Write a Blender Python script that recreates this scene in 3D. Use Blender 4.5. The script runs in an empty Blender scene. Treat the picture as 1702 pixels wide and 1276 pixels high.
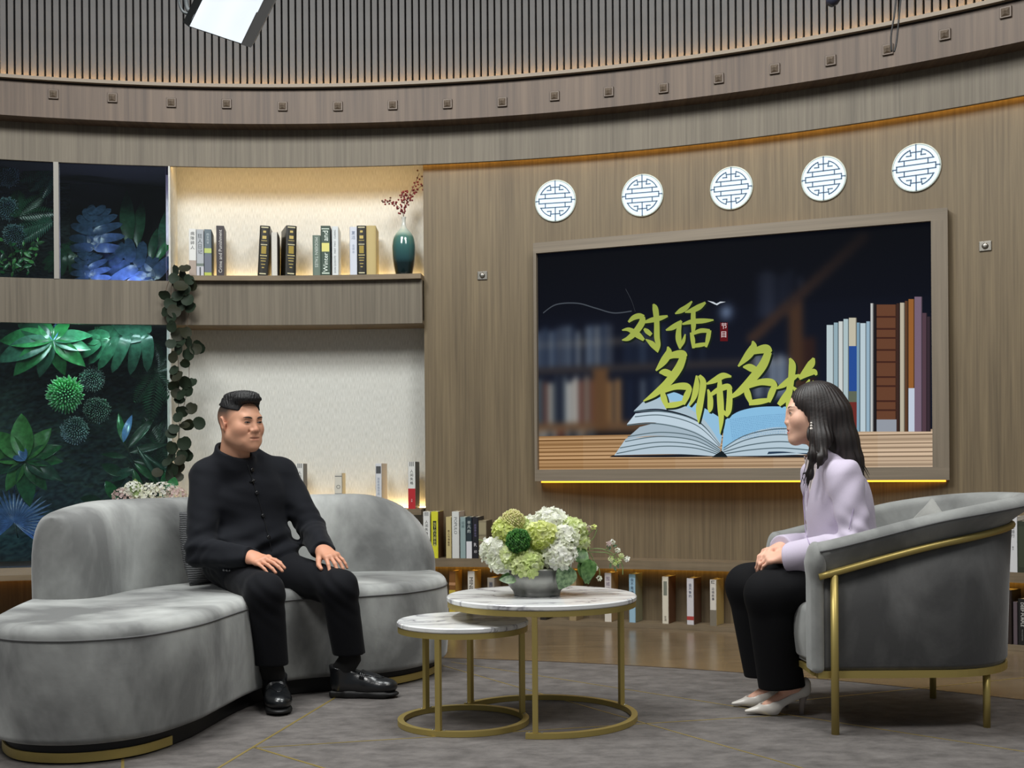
import bpy, bmesh, math, random
import numpy as np
from mathutils import Vector, Matrix

# ---------------------------------------------------------------- camera, world, lights, exposure
SC = bpy.context.scene
COL = SC.collection
random.seed(7)
RNG = np.random.default_rng(7)
FPX, CX0, HY, ROLL, CAMZ = 1950.0, 851.0, 778.0, 0.0075, 0.917   # 1702x1276 frame
cam_d = bpy.data.cameras.new('camera')
cam = bpy.data.objects.new('camera', cam_d); COL.objects.link(cam)
cam_d.sensor_width = 36.0
cam_d.lens = FPX / 1702.0 * 36.0
cam_d.shift_y = (HY - 638.0) / 1702.0
cam_d.clip_start = 0.05
cam.matrix_world = Matrix.Translation((0, 0, CAMZ)) @ Matrix.Rotation(math.radians(90), 4, 'X') @ Matrix.Rotation(-ROLL, 4, 'Z')
SC.camera = cam

w = bpy.data.worlds.new('studio_world'); SC.world = w; w.use_nodes = True
w.node_tree.nodes['Background'].inputs[0].default_value = (0.86, 0.93, 1.0, 1)
w.node_tree.nodes['Background'].inputs[1].default_value = 0.15

def area(name, loc, target, sx, sy, power, color=(1, 1, 1)):
    d = bpy.data.lights.new(name, 'AREA'); d.shape = 'RECTANGLE'; d.size = sx; d.size_y = sy
    d.energy = power; d.color = color
    o = bpy.data.objects.new(name, d); COL.objects.link(o)
    o.location = loc
    o.rotation_euler = (Vector(target) - Vector(loc)).to_track_quat('-Z', 'Y').to_euler()
    return o
area('key_panel_left', (-2.4, 1.7, 5.0), (-0.9, 5.2, 0.9), 1.6, 1.2, 122, (1.0, 0.985, 0.95))
area('key_panel_right', (2.2, 1.7, 5.0), (0.9, 5.0, 0.9), 1.6, 1.2, 72, (1.0, 0.985, 0.95))
area('top_panel_left', (-1.5, 4.3, 4.4), (-1.3, 4.9, 0.0), 1.2, 1.0, 92, (0.97, 1.0, 0.99))
area('top_panel_right', (0.7, 4.2, 4.4), (0.8, 4.8, 0.0), 1.2, 1.0, 62, (0.97, 1.0, 0.99))

SC.view_settings.view_transform = 'Standard'
SC.view_settings.look = 'None'
SC.view_settings.gamma = 1.0
SC.view_settings.use_curve_mapping = False
SC.view_settings.exposure = 0.2
SC.render.film_transparent = False

# ---------------------------------------------------------------- pixel <-> world helpers
def uv_of(px, py):
    xc, yc = px - CX0, py - HY
    return (xc - yc * ROLL) / FPX, (yc + xc * ROLL) / FPX
def at(px, py, Y):
    """world point seen at pixel (px,py) of the photograph at depth Y"""
    u, v = uv_of(px, py)
    return Vector((u * Y, Y, CAMZ - v * Y))
def atz(px, py, z):
    u, v = uv_of(px, py)
    Y = (CAMZ - z) / v
    return Vector((u * Y, Y, z))
WC = Vector((-1.28, 0.754))                       # plan centre of the curved studio wall
def on_arc(px, py, R):
    """world point seen at pixel (px,py) lying on the upright cylinder of radius R about WC"""
    u, v = uv_of(px, py)
    a = u * u + 1; b = -2 * (u * WC.x + WC.y); c = WC.x ** 2 + WC.y ** 2 - R * R
    Y = (-b + math.sqrt(b * b - 4 * a * c)) / (2 * a)
    return Vector((u * Y, Y, CAMZ - v * Y))
def ang_of(p):
    return math.atan2(p.x - WC.x, p.y - WC.y)
def ang(px, R, py=600):
    return ang_of(on_arc(px, py, R))
def arc_pt(a, R, z=0.0):
    return Vector((WC.x + R * math.sin(a), WC.y + R * math.cos(a), z))

# ---------------------------------------------------------------- materials
def lin(c):
    def f(x):
        x /= 255.0
        return x / 12.92 if x <= 0.04045 else ((x + 0.055) / 1.055) ** 2.4
    return tuple(f(x) for x in c)
MATS = {}
def new_mat(name):
    m = bpy.data.materials.new(name); m.use_nodes = True
    MATS[name] = m
    nt = m.node_tree
    return m, nt, nt.nodes['Principled BSDF']
def plain(name, rgb, rough=0.6, metal=0.0, spec=0.5, sheen=0.0, coat=0.0, noise=0.0, nscale=40.0, bump=0.0, bscale=200.0):
    if name in MATS: return MATS[name]
    m, nt, b = new_mat(name)
    c = lin(rgb)
    b.inputs['Base Color'].default_value = (*c, 1)
    b.inputs['Roughness'].default_value = rough
    b.inputs['Metallic'].default_value = metal
    b.inputs['Specular IOR Level'].default_value = spec
    if sheen:
        b.inputs['Sheen Weight'].default_value = sheen; b.inputs['Sheen Roughness'].default_value = 0.4
    if coat: b.inputs['Coat Weight'].default_value = coat; b.inputs['Coat Roughness'].default_value = 0.1
    if noise or bump:
        tc = nt.nodes.new('ShaderNodeTexCoord')
    if noise:
        n = nt.nodes.new('ShaderNodeTexNoise'); n.inputs['Scale'].default_value = nscale; n.inputs['Detail'].default_value = 4
        nt.links.new(tc.outputs['Object'], n.inputs['Vector'])
        r = nt.nodes.new('ShaderNodeValToRGB')
        r.color_ramp.elements[0].position = 0.3; r.color_ramp.elements[1].position = 0.7
        r.color_ramp.elements[0].color = (*[x * (1 - noise) for x in c], 1)
        r.color_ramp.elements[1].color = (*[min(1, x * (1 + noise)) for x in c], 1)
        nt.links.new(n.outputs['Fac'], r.inputs['Fac']); nt.links.new(r.outputs['Color'], b.inputs['Base Color'])
    if bump:
        n = nt.nodes.new('ShaderNodeTexNoise'); n.inputs['Scale'].default_value = bscale; n.inputs['Detail'].default_value = 3
        nt.links.new(tc.outputs['Object'], n.inputs['Vector'])
        bp = nt.nodes.new('ShaderNodeBump'); bp.inputs['Strength'].default_value = bump; bp.inputs['Distance'].default_value = 0.004
        nt.links.new(n.outputs['Fac'], bp.inputs['Height']); nt.links.new(bp.outputs['Normal'], b.inputs['Normal'])
    return m
def emit(name, rgb, strength):
    if name in MATS: return MATS[name]
    m, nt, b = new_mat(name)
    b.inputs['Base Color'].default_value = (0, 0, 0, 1)
    b.inputs['Emission Color'].default_value = (*lin(rgb), 1)
    b.inputs['Emission Strength'].default_value = strength
    return m
def vcol(name, rough=0.6, emission=0.0, spec=0.5, sheen=0.0, sss=0.0, bump=0.0, bscale=300.0):
    """material that takes its colour from the mesh attribute Col"""
    if name in MATS: return MATS[name]
    m, nt, b = new_mat(name)
    a = nt.nodes.new('ShaderNodeAttribute'); a.attribute_name = 'Col'
    if emission:
        b.inputs['Base Color'].default_value = (0.002, 0.002, 0.002, 1)
        nt.links.new(a.outputs['Color'], b.inputs['Emission Color']); b.inputs['Emission Strength'].default_value = emission
    else:
        nt.links.new(a.outputs['Color'], b.inputs['Base Color'])
    b.inputs['Roughness'].default_value = rough; b.inputs['Specular IOR Level'].default_value = spec
    if sheen: b.inputs['Sheen Weight'].default_value = sheen
    if sss:
        b.inputs['Subsurface Weight'].default_value = sss; b.inputs['Subsurface Radius'].default_value = (0.012, 0.005, 0.003)
        b.inputs['Subsurface Scale'].default_value = 0.5
    if bump:
        tc = nt.nodes.new('ShaderNodeTexCoord')
        n = nt.nodes.new('ShaderNodeTexNoise'); n.inputs['Scale'].default_value = bscale
        nt.links.new(tc.outputs['Object'], n.inputs['Vector'])
        bp = nt.nodes.new('ShaderNodeBump'); bp.inputs['Strength'].default_value = bump; bp.inputs['Distance'].default_value = 0.003
        nt.links.new(n.outputs['Fac'], bp.inputs['Height']); nt.links.new(bp.outputs['Normal'], b.inputs['Normal'])
    return m
def wood(name, dark, light, rough=0.5, su=70.0, sv=1.6, coat=0.0, swap=False, spec=0.4):
    """veneer with straight grain along v of the UV map (metres)"""
    m, nt, b = new_mat(name)
    uv = nt.nodes.new('ShaderNodeUVMap'); uv.uv_map = 'UVMap'
    mp = nt.nodes.new('ShaderNodeMapping'); mp.inputs['Scale'].default_value = (sv, su, 1) if swap else (su, sv, 1)
    nt.links.new(uv.outputs['UV'], mp.inputs['Vector'])
    n = nt.nodes.new('ShaderNodeTexNoise'); n.inputs['Scale'].default_value = 1.0; n.inputs['Detail'].default_value = 6; n.inputs['Roughness'].default_value = 0.62; n.inputs['Distortion'].default_value = 0.25
    nt.links.new(mp.outputs['Vector'], n.inputs['Vector'])
    mp2 = nt.nodes.new('ShaderNodeMapping'); mp2.inputs['Scale'].default_value = (0.35, 6, 1) if swap else (6, 0.35, 1)
    nt.links.new(uv.outputs['UV'], mp2.inputs['Vector'])
    n2 = nt.nodes.new('ShaderNodeTexNoise'); n2.inputs['Scale'].default_value = 1.0; n2.inputs['Detail'].default_value = 3
    nt.links.new(mp2.outputs['Vector'], n2.inputs['Vector'])
    mx = nt.nodes.new('ShaderNodeMath'); mx.operation = 'MULTIPLY_ADD'; mx.inputs[1].default_value = 0.35; 
    sub = nt.nodes.new('ShaderNodeMath'); sub.operation = 'MULTIPLY'; sub.inputs[1].default_value = 0.65
    nt.links.new(n.outputs['Fac'], sub.inputs[0]); nt.links.new(n2.outputs['Fac'], mx.inputs[0]); nt.links.new(sub.outputs[0], mx.inputs[2])
    r = nt.nodes.new('ShaderNodeValToRGB')
    r.color_ramp.elements[0].position = 0.36; r.color_ramp.elements[1].position = 0.64
    r.color_ramp.elements[0].color = (*lin(dark), 1); r.color_ramp.elements[1].color = (*lin(light), 1)
    nt.links.new(mx.outputs[0], r.inputs['Fac']); nt.links.new(r.outputs['Color'], b.inputs['Base Color'])
    b.inputs['Roughness'].default_value = rough; b.inputs['Specular IOR Level'].default_value = spec
    if coat: b.inputs['Coat Weight'].default_value = coat; b.inputs['Coat Roughness'].default_value = 0.08
    return m

# ---------------------------------------------------------------- object helpers
def wmat(o):
    m = o.matrix_basis.copy()
    return m if o.parent is None else wmat(o.parent) @ o.matrix_parent_inverse @ m
def props(o, label=None, cat=None, group=None, kind=None):
    if label: o['label'] = label
    if cat: o['category'] = cat
    if group: o['group'] = group
    if kind: o['kind'] = kind
    return o
def link(o, parent=None):
    COL.objects.link(o)
    if parent is not None:
        o.parent = parent; o.matrix_parent_inverse = wmat(parent).inverted()
    return o
def empty(name, loc, label=None, cat=None, group=None):
    o = bpy.data.objects.new(name, None); o.location = Vector(loc); o.empty_display_size = 0.05
    COL.objects.link(o)
    return props(o, label, cat, group)
def mesh_of(name, V, F, smooth=False, uv=None, col=None, mats=None, fmat=None):
    me = bpy.data.meshes.new(name)
    V = np.asarray(V, dtype=np.float32).reshape(-1, 3)
    if isinstance(F, np.ndarray):
        n, k = F.shape
        me.vertices.add(len(V)); me.vertices.foreach_set('co', V.ravel())
        me.loops.add(n * k); me.loops.foreach_set('vertex_index', F.astype(np.int32).ravel())
        me.polygons.add(n); me.polygons.foreach_set('loop_start', np.arange(0, n * k, k, dtype=np.int32))
        me.update(calc_edges=True)
    else:
        me.from_pydata(V.tolist(), [], [list(f) for f in F])
    if uv is not None:
        l = me.uv_layers.new(name='UVMap')
        idx = np.zeros(len(me.loops), dtype=np.int32); me.loops.foreach_get('vertex_index', idx)
        uv = np.asarray(uv, dtype=np.float32)
        l.data.foreach_set('uv', (uv[idx] if len(uv) == len(V) else uv).ravel())
    if col is not None:
        col = np.asarray(col, dtype=np.float32)
        dom = 'POINT' if len(col) == len(V) else 'FACE'
        a = me.attributes.new('Col', 'FLOAT_COLOR', dom)
        c4 = np.ones((len(col), 4), dtype=np.float32); c4[:, :3] = col
        a.data.foreach_set('color', c4.ravel())
    for m in (mats or []): me.materials.append(m)
    if fmat is not None: me.polygons.foreach_set('material_index', np.asarray(fmat, dtype=np.int32))
    if smooth: me.polygons.foreach_set('use_smooth', np.ones(len(me.polygons), dtype=bool))
    me.update()
    return me
def mk(name, V, F, m, parent=None, smooth=False, uv=None, col=None, fmat=None, **kw):
    """one mesh object from world-space vertices; top-level ones get their origin at the base"""
    V = np.asarray(V, dtype=np.float64).reshape(-1, 3)
    o = bpy.data.objects.new(name, None)
    c = np.array([(V[:, 0].min() + V[:, 0].max()) / 2, (V[:, 1].min() + V[:, 1].max()) / 2, V[:, 2].min()])
    me = mesh_of(name, V - c, F, smooth, uv, col, m if isinstance(m, (list, tuple)) else [m], fmat)
    o = bpy.data.objects.new(name, me); o.location = c
    link(o, parent)
    return props(o, **kw)
class MB:
    """collects shapes for ONE mesh object"""
    def __init__(s): s.V = []; s.F = []; s.M = []; s.mi = 0
    def add(s, V, F):
        n = len(s.V); s.V += [tuple(v) for v in V]; s.F += [[i + n for i in f] for f in F]; s.M += [s.mi] * len(F)
        return s
    def box(s, c, size, rz=0.0, M=None, bevel=0.0):
        V, F = box_vf(size, bevel)
        m = M if M is not None else Matrix.Translation(Vector(c)) @ Matrix.Rotation(rz, 4, 'Z')
        return s.add([m @ Vector(v) for v in V], F)
    def tube(s, pts, r, n=8, caps=True, closed=False):
        V, F = tube_vf(pts, r, n, caps, closed); return s.add(V, F)
    def lathe(s, prof, c, n=32, M=None):
        V, F = lathe_vf(prof, n)
        c = Vector(c)
        return s.add([(M @ Vector(v) if M is not None else Vector(v)) + c for v in V], F)
    def make(s, name, m, parent=None, smooth=False, **kw):
        return mk(name, s.V, s.F, m, parent, smooth, fmat=s.M if isinstance(m, (list, tuple)) else None, **kw)
def box_vf(size, bevel=0.0):
    x, y, z = [a / 2 for a in size]
    if bevel <= 0:
        V = [(-x, -y, -z), (x, -y, -z), (x, y, -z), (-x, y, -z), (-x, -y, z), (x, -y, z), (x, y, z), (-x, y, z)]
        return V, [(0, 3, 2, 1), (4, 5, 6, 7), (0, 1, 5, 4), (1, 2, 6, 5), (2, 3, 7, 6), (3, 0, 4, 7)]
    bm = bmesh.new(); bmesh.ops.create_cube(bm, size=1)
    for v in bm.verts: v.co = Vector((v.co.x * 2 * x, v.co.y * 2 * y, v.co.z * 2 * z))
    bmesh.ops.bevel(bm, geom=bm.edges[:], offset=bevel, segments=2, affect='EDGES', profile=0.5)
    bm.verts.index_update()
    V = [v.co.copy() for v in bm.verts]; F = [[v.index for v in f.verts] for f in bm.faces]; bm.free()
    return V, F
def frames(pts, closed=False):
    pts = [Vector(p) for p in pts]; n = len(pts); out = []; up = None
    for i, p in enumerate(pts):
        a = pts[i - 1] if (i > 0 or closed) else p
        b = pts[(i + 1) % n] if (i < n - 1 or closed) else p
        t = (b - a).normalized()
        if up is None:
            up = Vector((0, 0, 1)) if abs(t.z) < 0.9 else Vector((0, 1, 0))
        s = t.cross(up)
        if s.length < 1e-6: s = t.orthogonal()
        s.normalize(); up = s.cross(t).normalized()
        out.append((p, t, s, up))
    return out
def tube_vf(pts, r, n=8, caps=True, closed=False):
    fr = frames(pts, closed); V = []; F = []
    for i, (p, t, s, u) in enumerate(fr):
        rr = r[i] if isinstance(r, (list, tuple)) else r
        for k in range(n):
            a = 2 * math.pi * k / n
            V.append(p + s * (math.cos(a) * rr) + u * (math.sin(a) * rr))
    m = len(fr)
    for i in range(m if closed else m - 1):
        j = (i + 1) % m
        for k in range(n):
            k2 = (k + 1) % n
            F.append((i * n + k, i * n + k2, j * n + k2, j * n + k))
    if caps and not closed:
        F.append(tuple(range(n - 1, -1, -1))); F.append(tuple((m - 1) * n + k for k in range(n)))
    return V, F
def lathe_vf(prof, n=32):
    V = []; F = []
    for r, z in prof:
        for k in range(n):
            a = 2 * math.pi * k / n
            V.append((r * math.cos(a), r * math.sin(a), z))
    for i in range(len(prof) - 1):
        for k in range(n):
            k2 = (k + 1) % n
            F.append((i * n + k, i * n + k2, (i + 1) * n + k2, (i + 1) * n + k))
    F.append(tuple(range(n - 1, -1, -1))); F.append(tuple((len(prof) - 1) * n + k for k in range(n)))
    return V, F
def spline(pts, n, closed=False):
    """Catmull-Rom through pts, n samples per span; works for any dimension"""
    P = np.asarray(pts, dtype=float); m = len(P); out = []
    spans = m if closed else m - 1
    for i in range(spans):
        if closed:
            p0, p1, p2, p3 = P[(i - 1) % m], P[i], P[(i + 1) % m], P[(i + 2) % m]
        else:
            p0, p1, p2, p3 = P[max(i - 1, 0)], P[i], P[i + 1], P[min(i + 2, m - 1)]
        for k in range(n):
            t = k / n
            out.append(0.5 * ((2 * p1) + (-p0 + p2) * t + (2 * p0 - 5 * p1 + 4 * p2 - p3) * t * t + (-p0 + 3 * p1 - 3 * p2 + p3) * t ** 3))
    if not closed: out.append(P[-1])
    return np.array(out)
_txt_cache = {}
def text_vf(s, size=1.0):
    """flat glyph mesh of a string (x right, y up), centred; bundled default fonts only"""
    if s in _txt_cache: V, F = _txt_cache[s]
    else:
        c = bpy.data.curves.new('t', 'FONT'); c.body = s; c.resolution_u = 2
        o = bpy.data.objects.new('t', c); COL.objects.link(o)
        dg = bpy.context.evaluated_depsgraph_get()
        me = bpy.data.meshes.new_from_object(o.evaluated_get(dg))
        V = np.array([v.co[:] for v in me.vertices]).reshape(-1, 3); F = [list(p.vertices) for p in me.polygons]
        bpy.data.objects.remove(o); bpy.data.curves.remove(c); bpy.data.meshes.remove(me)
        if len(V):
            V[:, 0] -= (V[:, 0].min() + V[:, 0].max()) / 2; V[:, 1] -= (V[:, 1].min() + V[:, 1].max()) / 2
        _txt_cache[s] = (V, F)
    return V * size, F
# ================================================================ STRUCTURE
def arc_box(name, R0, R1, a0, a1, z0, z1, m, parent=None, n=96, open_back=False, **kw):
    V = []; UV = []; F = []
    for i in range(n + 1):
        a = a0 + (a1 - a0) * i / n
        for (R, z) in ((R0, z0), (R0, z1), (R1, z1), (R1, z0)):
            V.append(arc_pt(a, R, z)); UV.append((R * a, z + (R - R0) * (1 if z == z1 else -1)))
    for i in range(n):
        for k in range(4):
            k2 = (k + 1) % 4
            F.append((i * 4 + k, i * 4 + k2, i * 4 + 4 + k2, i * 4 + 4 + k))
    F.append((3, 2, 1, 0)); F.append(tuple(n * 4 + k for k in range(4)))
    o = mk(name, V, F, m, parent, uv=UV, **kw)
    for p in o.data.polygons: p.use_smooth = False
    return o
RL, RW, RB = 6.39, 6.45, 6.26        # lintel face, tv wall face, ornament band face
A0, A1 = -0.62, 1.02                 # the set's full sweep
a_case = ang(284, RL); a_bay = ang(705.5, RW)
Z_LIN = 2.76; Z_BAND = 2.985; Z_TRIM = 3.187; Z_SHELF = 2.095; Z_FAS = 1.80; Z_LEDGE = 0.385
M_WALL = wood('wall_veneer', (95, 82, 63), (128, 112, 86), 0.55, su=70, sv=1.3)
M_LIN = wood('lintel_veneer', (94, 86, 74), (120, 111, 96), 0.55, su=60, sv=1.2)
M_BAND = wood('band_veneer', (72, 58, 48), (108, 90, 74), 0.5, su=30, sv=0.7)
M_DARKW = wood('ledge_veneer', (104, 91, 72), (132, 116, 94), 0.5, su=2, sv=40)
M_TRIM = plain('trim_laminate', (128, 114, 96), 0.5)
M_DARK = plain('painted_shadow_black', (26, 22, 22), 0.8)
M_SLAT = plain('slat_grey', (88, 86, 85), 0.6, noise=0.08, nscale=6)
M_PAPER = plain('fabric_wallpaper', (196, 195, 188), 0.9, spec=0.1)
# woven vertical weave on the wallpaper
def weave(m):
    nt = m.node_tree; b = nt.nodes['Principled BSDF']
    uv = nt.nodes.new('ShaderNodeUVMap'); uv.uv_map = 'UVMap'
    mp = nt.nodes.new('ShaderNodeMapping'); mp.inputs['Scale'].default_value = (300, 26, 1)
    nt.links.new(uv.outputs['UV'], mp.inputs['Vector'])
    n = nt.nodes.new('ShaderNodeTexNoise'); n.inputs['Scale'].default_value = 1.0; n.inputs['Detail'].default_value = 3
    nt.links.new(mp.outputs['Vector'], n.inputs['Vector'])
    r = nt.nodes.new('ShaderNodeValToRGB')
    r.color_ramp.elements[0].position = 0.3; r.color_ramp.elements[1].position = 0.7
    r.color_ramp.elements[0].color = (*lin((194, 194, 187)), 1); r.color_ramp.elements[1].color = (*lin((220, 220, 214)), 1)
    nt.links.new(n.outputs['Fac'], r.inputs['Fac']); nt.links.new(r.outputs['Color'], b.inputs['Base Color'])
    bp = nt.nodes.new('ShaderNodeBump'); bp.inputs['Strength'].default_value = 0.35; bp.inputs['Distance'].default_value = 0.002
    nt.links.new(n.outputs['Fac'], bp.inputs['Height']); nt.links.new(bp.outputs['Normal'], b.inputs['Normal'])
weave(M_PAPER)
E_WARM = emit('led_warm', (255, 190, 96), 34.0)
E_AMBER = emit('led_amber', (255, 196, 84), 2.6)
E_SHELF = emit('led_shelf', (255, 214, 140), 20.0)

# --- floor: grey carpet tiles inside, gloss timber ring outside
def disc(name, R0, R1, a0, a1, z, m, n=64, nr=1, **kw):
    V = []; UV = []; F = []
    for i in range(n + 1):
        a = a0 + (a1 - a0) * i / n
        for j in range(nr + 1):
            R = R0 + (R1 - R0) * j / nr
            p = arc_pt(a, R, z); V.append(p); UV.append((p.x, p.y))
    k = nr + 1
    for i in range(n):
        for j in range(nr): F.append((i * k + j, i * k + j + 1, i * k + k + j + 1, i * k + k + j))
    return mk(name, V, F, m, uv=UV, **kw)
m, nt, b = new_mat('floor_carpet')
tc = nt.nodes.new('ShaderNodeUVMap'); tc.uv_map = 'UVMap'
n1 = nt.nodes.new('ShaderNodeTexNoise'); n1.inputs['Scale'].default_value = 9; n1.inputs['Detail'].default_value = 8; n1.inputs['Roughness'].default_value = 0.7
mpf = nt.nodes.new('ShaderNodeMapping'); mpf.inputs['Scale'].default_value = (1.0, 1.6, 1)
nt.links.new(tc.outputs['UV'], mpf.inputs['Vector']); nt.links.new(mpf.outputs['Vector'], n1.inputs['Vector'])
r1 = nt.nodes.new('ShaderNodeValToRGB'); r1.color_ramp.elements[0].position = 0.33; r1.color_ramp.elements[1].position = 0.68
r1.color_ramp.elements[0].color = (*lin((82, 78, 76)), 1); r1.color_ramp.elements[1].color = (*lin((118, 113, 110)), 1)
nt.links.new(n1.outputs['Fac'], r1.inputs['Fac']); nt.links.new(r1.outputs['Color'], b.inputs['Base Color'])
n2 = nt.nodes.new('ShaderNodeTexNoise'); n2.inputs['Scale'].default_value = 160
nt.links.new(tc.outputs['UV'], n2.inputs['Vector'])
bp = nt.nodes.new('ShaderNodeBump'); bp.inputs['Strength'].default_value = 0.3; bp.inputs['Distance'].default_value = 0.003
nt.links.new(n2.outputs['Fac'], bp.inputs['Height']); nt.links.new(bp.outputs['Normal'], b.inputs['Normal'])
b.inputs['Roughness'].default_value = 0.75; b.inputs['Specular IOR Level'].default_value = 0.3
M_FLOOR = m
R_TILE = 5.02
fl = disc('floor', 0.0, R_TILE, -math.pi, math.pi, 0.0, M_FLOOR, n=160, kind='structure')
# gold inlay strips let into the floor
M_INLAY = plain('inlay_brass', (178, 158, 96), 0.4, 0.6)
def floor_strip(p0, p1, wd=0.009):
    a = atz(*p0, 0.0); c = atz(*p1, 0.0); d = (c - a).normalized(); s = Vector((-d.y, d.x, 0)) * wd / 2
    V = []
    for z in (0.0, 0.0012):
        for q in (a - s, c - s, c + s, a + s): V.append((q.x, q.y, z))
    mk('inlay_strip', V, [(4, 5, 6, 7), (0, 1, 5, 4), (1, 2, 6, 5), (2, 3, 7, 6), (3, 0, 4, 7)], M_INLAY, fl)
floor_strip((556, 1160), (330, 1296)); floor_strip((420, 1243), (1305, 1188), 0.006); floor_strip((423, 1242), (590, 1292))
floor_strip((204, 1240), (204, 1300)); floor_strip((736, 1106), (1360, 1284), 0.006); floor_strip((750, 1100), (1760, 1258), 0.006)
floor_strip((1290, 1168), (1760, 1120), 0.006)
M_GLOSSW = wood('floor_gloss_timber', (92, 79, 62), (126, 109, 86), 0.24, su=3, sv=34, coat=0.0, spec=0.45)
f2 = disc('floor_timber', R_TILE, 7.4, -0.9, 1.5, 0.0, M_GLOSSW, n=96, nr=2, kind='structure')
arc_box('trim_1', R_TILE - 0.004, R_TILE + 0.004, -0.9, 1.5, -0.005, 0.0015, plain('edge_brown', (70, 56, 44), 0.4), kind='structure')

# --- tv wall, lintel, fascia, ornament band
wall = arc_box('wall_screen', RW, RW + 0.12, a_bay, A1, 0.02, Z_LIN + 0.2, M_WALL, kind='structure')
lintel = arc_box('trim_2', RL, RL + 0.022, A0, A1, Z_LIN, Z_BAND + 0.02, M_LIN, kind='structure')
band = arc_box('trim_3', RB, RL + 0.02, A0, A1, Z_BAND, Z_TRIM, M_BAND, kind='structure')
arc_box('trim_lip', RB - 0.035, RB + 0.02, A0, A1, Z_TRIM + 0.006, Z_TRIM + 0.026, M_TRIM, band)
arc_box('painted_shadow', RB - 0.004, RB + 0.3, A0, A1, Z_TRIM - 0.001, Z_TRIM + 0.0065, M_DARK, band)  # black strip painted in for the shade under the lip
arc_box('light_strip', RB - 0.012, RB - 0.004, A0, A1, Z_TRIM + 0.026, Z_TRIM + 0.030, E_WARM, band)
arc_box('light_strip', RL + 0.028, RL + 0.044, A0, A1, Z_LIN + 0.03, Z_LIN + 0.036, emit('led_cove', (255, 190, 84), 8.0), lintel)
upper = arc_box('wall_upper', RB + 0.075, RB + 0.15, A0, A1, Z_TRIM + 0.026, 4.6, plain('slat_backing', (30, 29, 30), 0.8), kind='structure')
# one slat, then copies along the arc
per = 0.0413
sl_me = mesh_of('slat', *box_vf((0.0315, 0.024, 1.32), 0.003), mats=[M_SLAT])
na = int((A1 - A0) * RB / per)
for i in range(na):
    a = A0 + (i + 0.5) * per / RB
    if a > ang(1900, RB, 20): continue
    o = bpy.data.objects.new('slat', sl_me); p = arc_pt(a, RB + 0.034, Z_TRIM + 0.026 + 0.66)
    o.location = p; o.rotation_euler = (0, 0, -a + RNG.uniform(-0.02, 0.02)); link(o, upper)

# --- left side: fascia, bay with wallpaper, planted case
a_far = A0
fascia = arc_box('trim_4', RL, RL + 0.03, a_far, a_bay, Z_FAS, Z_SHELF - 0.03, M_LIN, kind='structure')
fas2 = arc_box('soffit', RL + 0.03, 6.66, a_case, a_bay, Z_FAS, Z_FAS + 0.02, M_DARKW, fascia)
bay = arc_box('wall_bay', 6.66, 6.70, a_case - 0.01, a_bay + 0.03, 0.3, Z_LIN + 0.15, M_PAPER, kind='structure')
arc_box('light_strip', RL + 0.03, RL + 0.045, a_case, a_bay, Z_LIN + 0.05, Z_LIN + 0.058, emit('led_bay', (255, 220, 160), 17.0), bay)
# partition between planted case and bay (real depth, seen edge on)
arc_box('wall_divider', RL + 0.001, 6.80, a_case - 0.0012, a_case + 0.0004, 0.30, Z_LIN + 0.1, M_PAPER, kind='structure', n=2)
# shelf boards (things that could be lifted away)
sh = arc_box('wall_shelf', RL - 0.035, 6.655, a_case + 0.0035, a_bay, Z_SHELF - 0.03, Z_SHELF, M_DARKW,
             label='long curved wooden wall shelf carrying the upper row of books and the green vase', cat='shelf')
arc_box('light_strip', 6.63, 6.642, a_case + 0.01, a_bay - 0.005, Z_SHELF + 0.001, Z_SHELF + 0.007, E_SHELF, sh)
Z_SH2 = 0.675
sh2 = arc_box('wall_shelf', RL - 0.02, 6.655, a_case + 0.002, a_bay - 0.002, Z_SH2 - 0.035, Z_SH2, M_DARKW,
              label='lower wooden wall shelf behind the sofa back under the red and white books', cat='shelf')
arc_box('light_strip', 6.63, 6.642, a_case + 0.01, a_bay - 0.005, Z_SH2 + 0.001, Z_SH2 + 0.007, E_SHELF, sh2)
# --- low ledge: top board, back panel, plinth, amber strip
RLG = 6.27
ledge = arc_box('display_ledge', RLG, 6.65, a_case + 0.25 * 0, A1, Z_LEDGE - 0.05, Z_LEDGE, M_DARKW,
                label='long low curved wooden book ledge running along the foot of the wall', cat='ledge')
arc_box('back_panel', RW - 0.02, RW - 0.001, a_bay, A1, 0.026, Z_LEDGE - 0.051, M_WALL, ledge)
arc_box('plinth', RLG, RW + 0.1, a_case, A1, 0.0005, 0.026, M_DARKW, ledge)
arc_box('light_strip', RW - 0.045, RW - 0.03, a_bay, A1, Z_LEDGE - 0.059, Z_LEDGE - 0.051, E_AMBER, ledge)
# left stretch of the ledge under the planted case
lz = 0.35
l2 = arc_box('display_ledge', 5.87, 6.44, a_far, a_case - 0.03, lz - 0.03, lz, M_DARKW,
             label='low wooden ledge under the planted glass case left of the sofa', cat='ledge')
arc_box('back_panel', 6.38, 6.40, a_far, a_case - 0.03, 0.002, lz - 0.031, wood('recess_amber_wood', (110, 84, 52), (140, 110, 70), 0.5, su=30, sv=1), l2)
arc_box('light_strip', 6.35, 6.36, a_far, a_case - 0.03, lz - 0.042, lz - 0.032, E_AMBER, l2)
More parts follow.
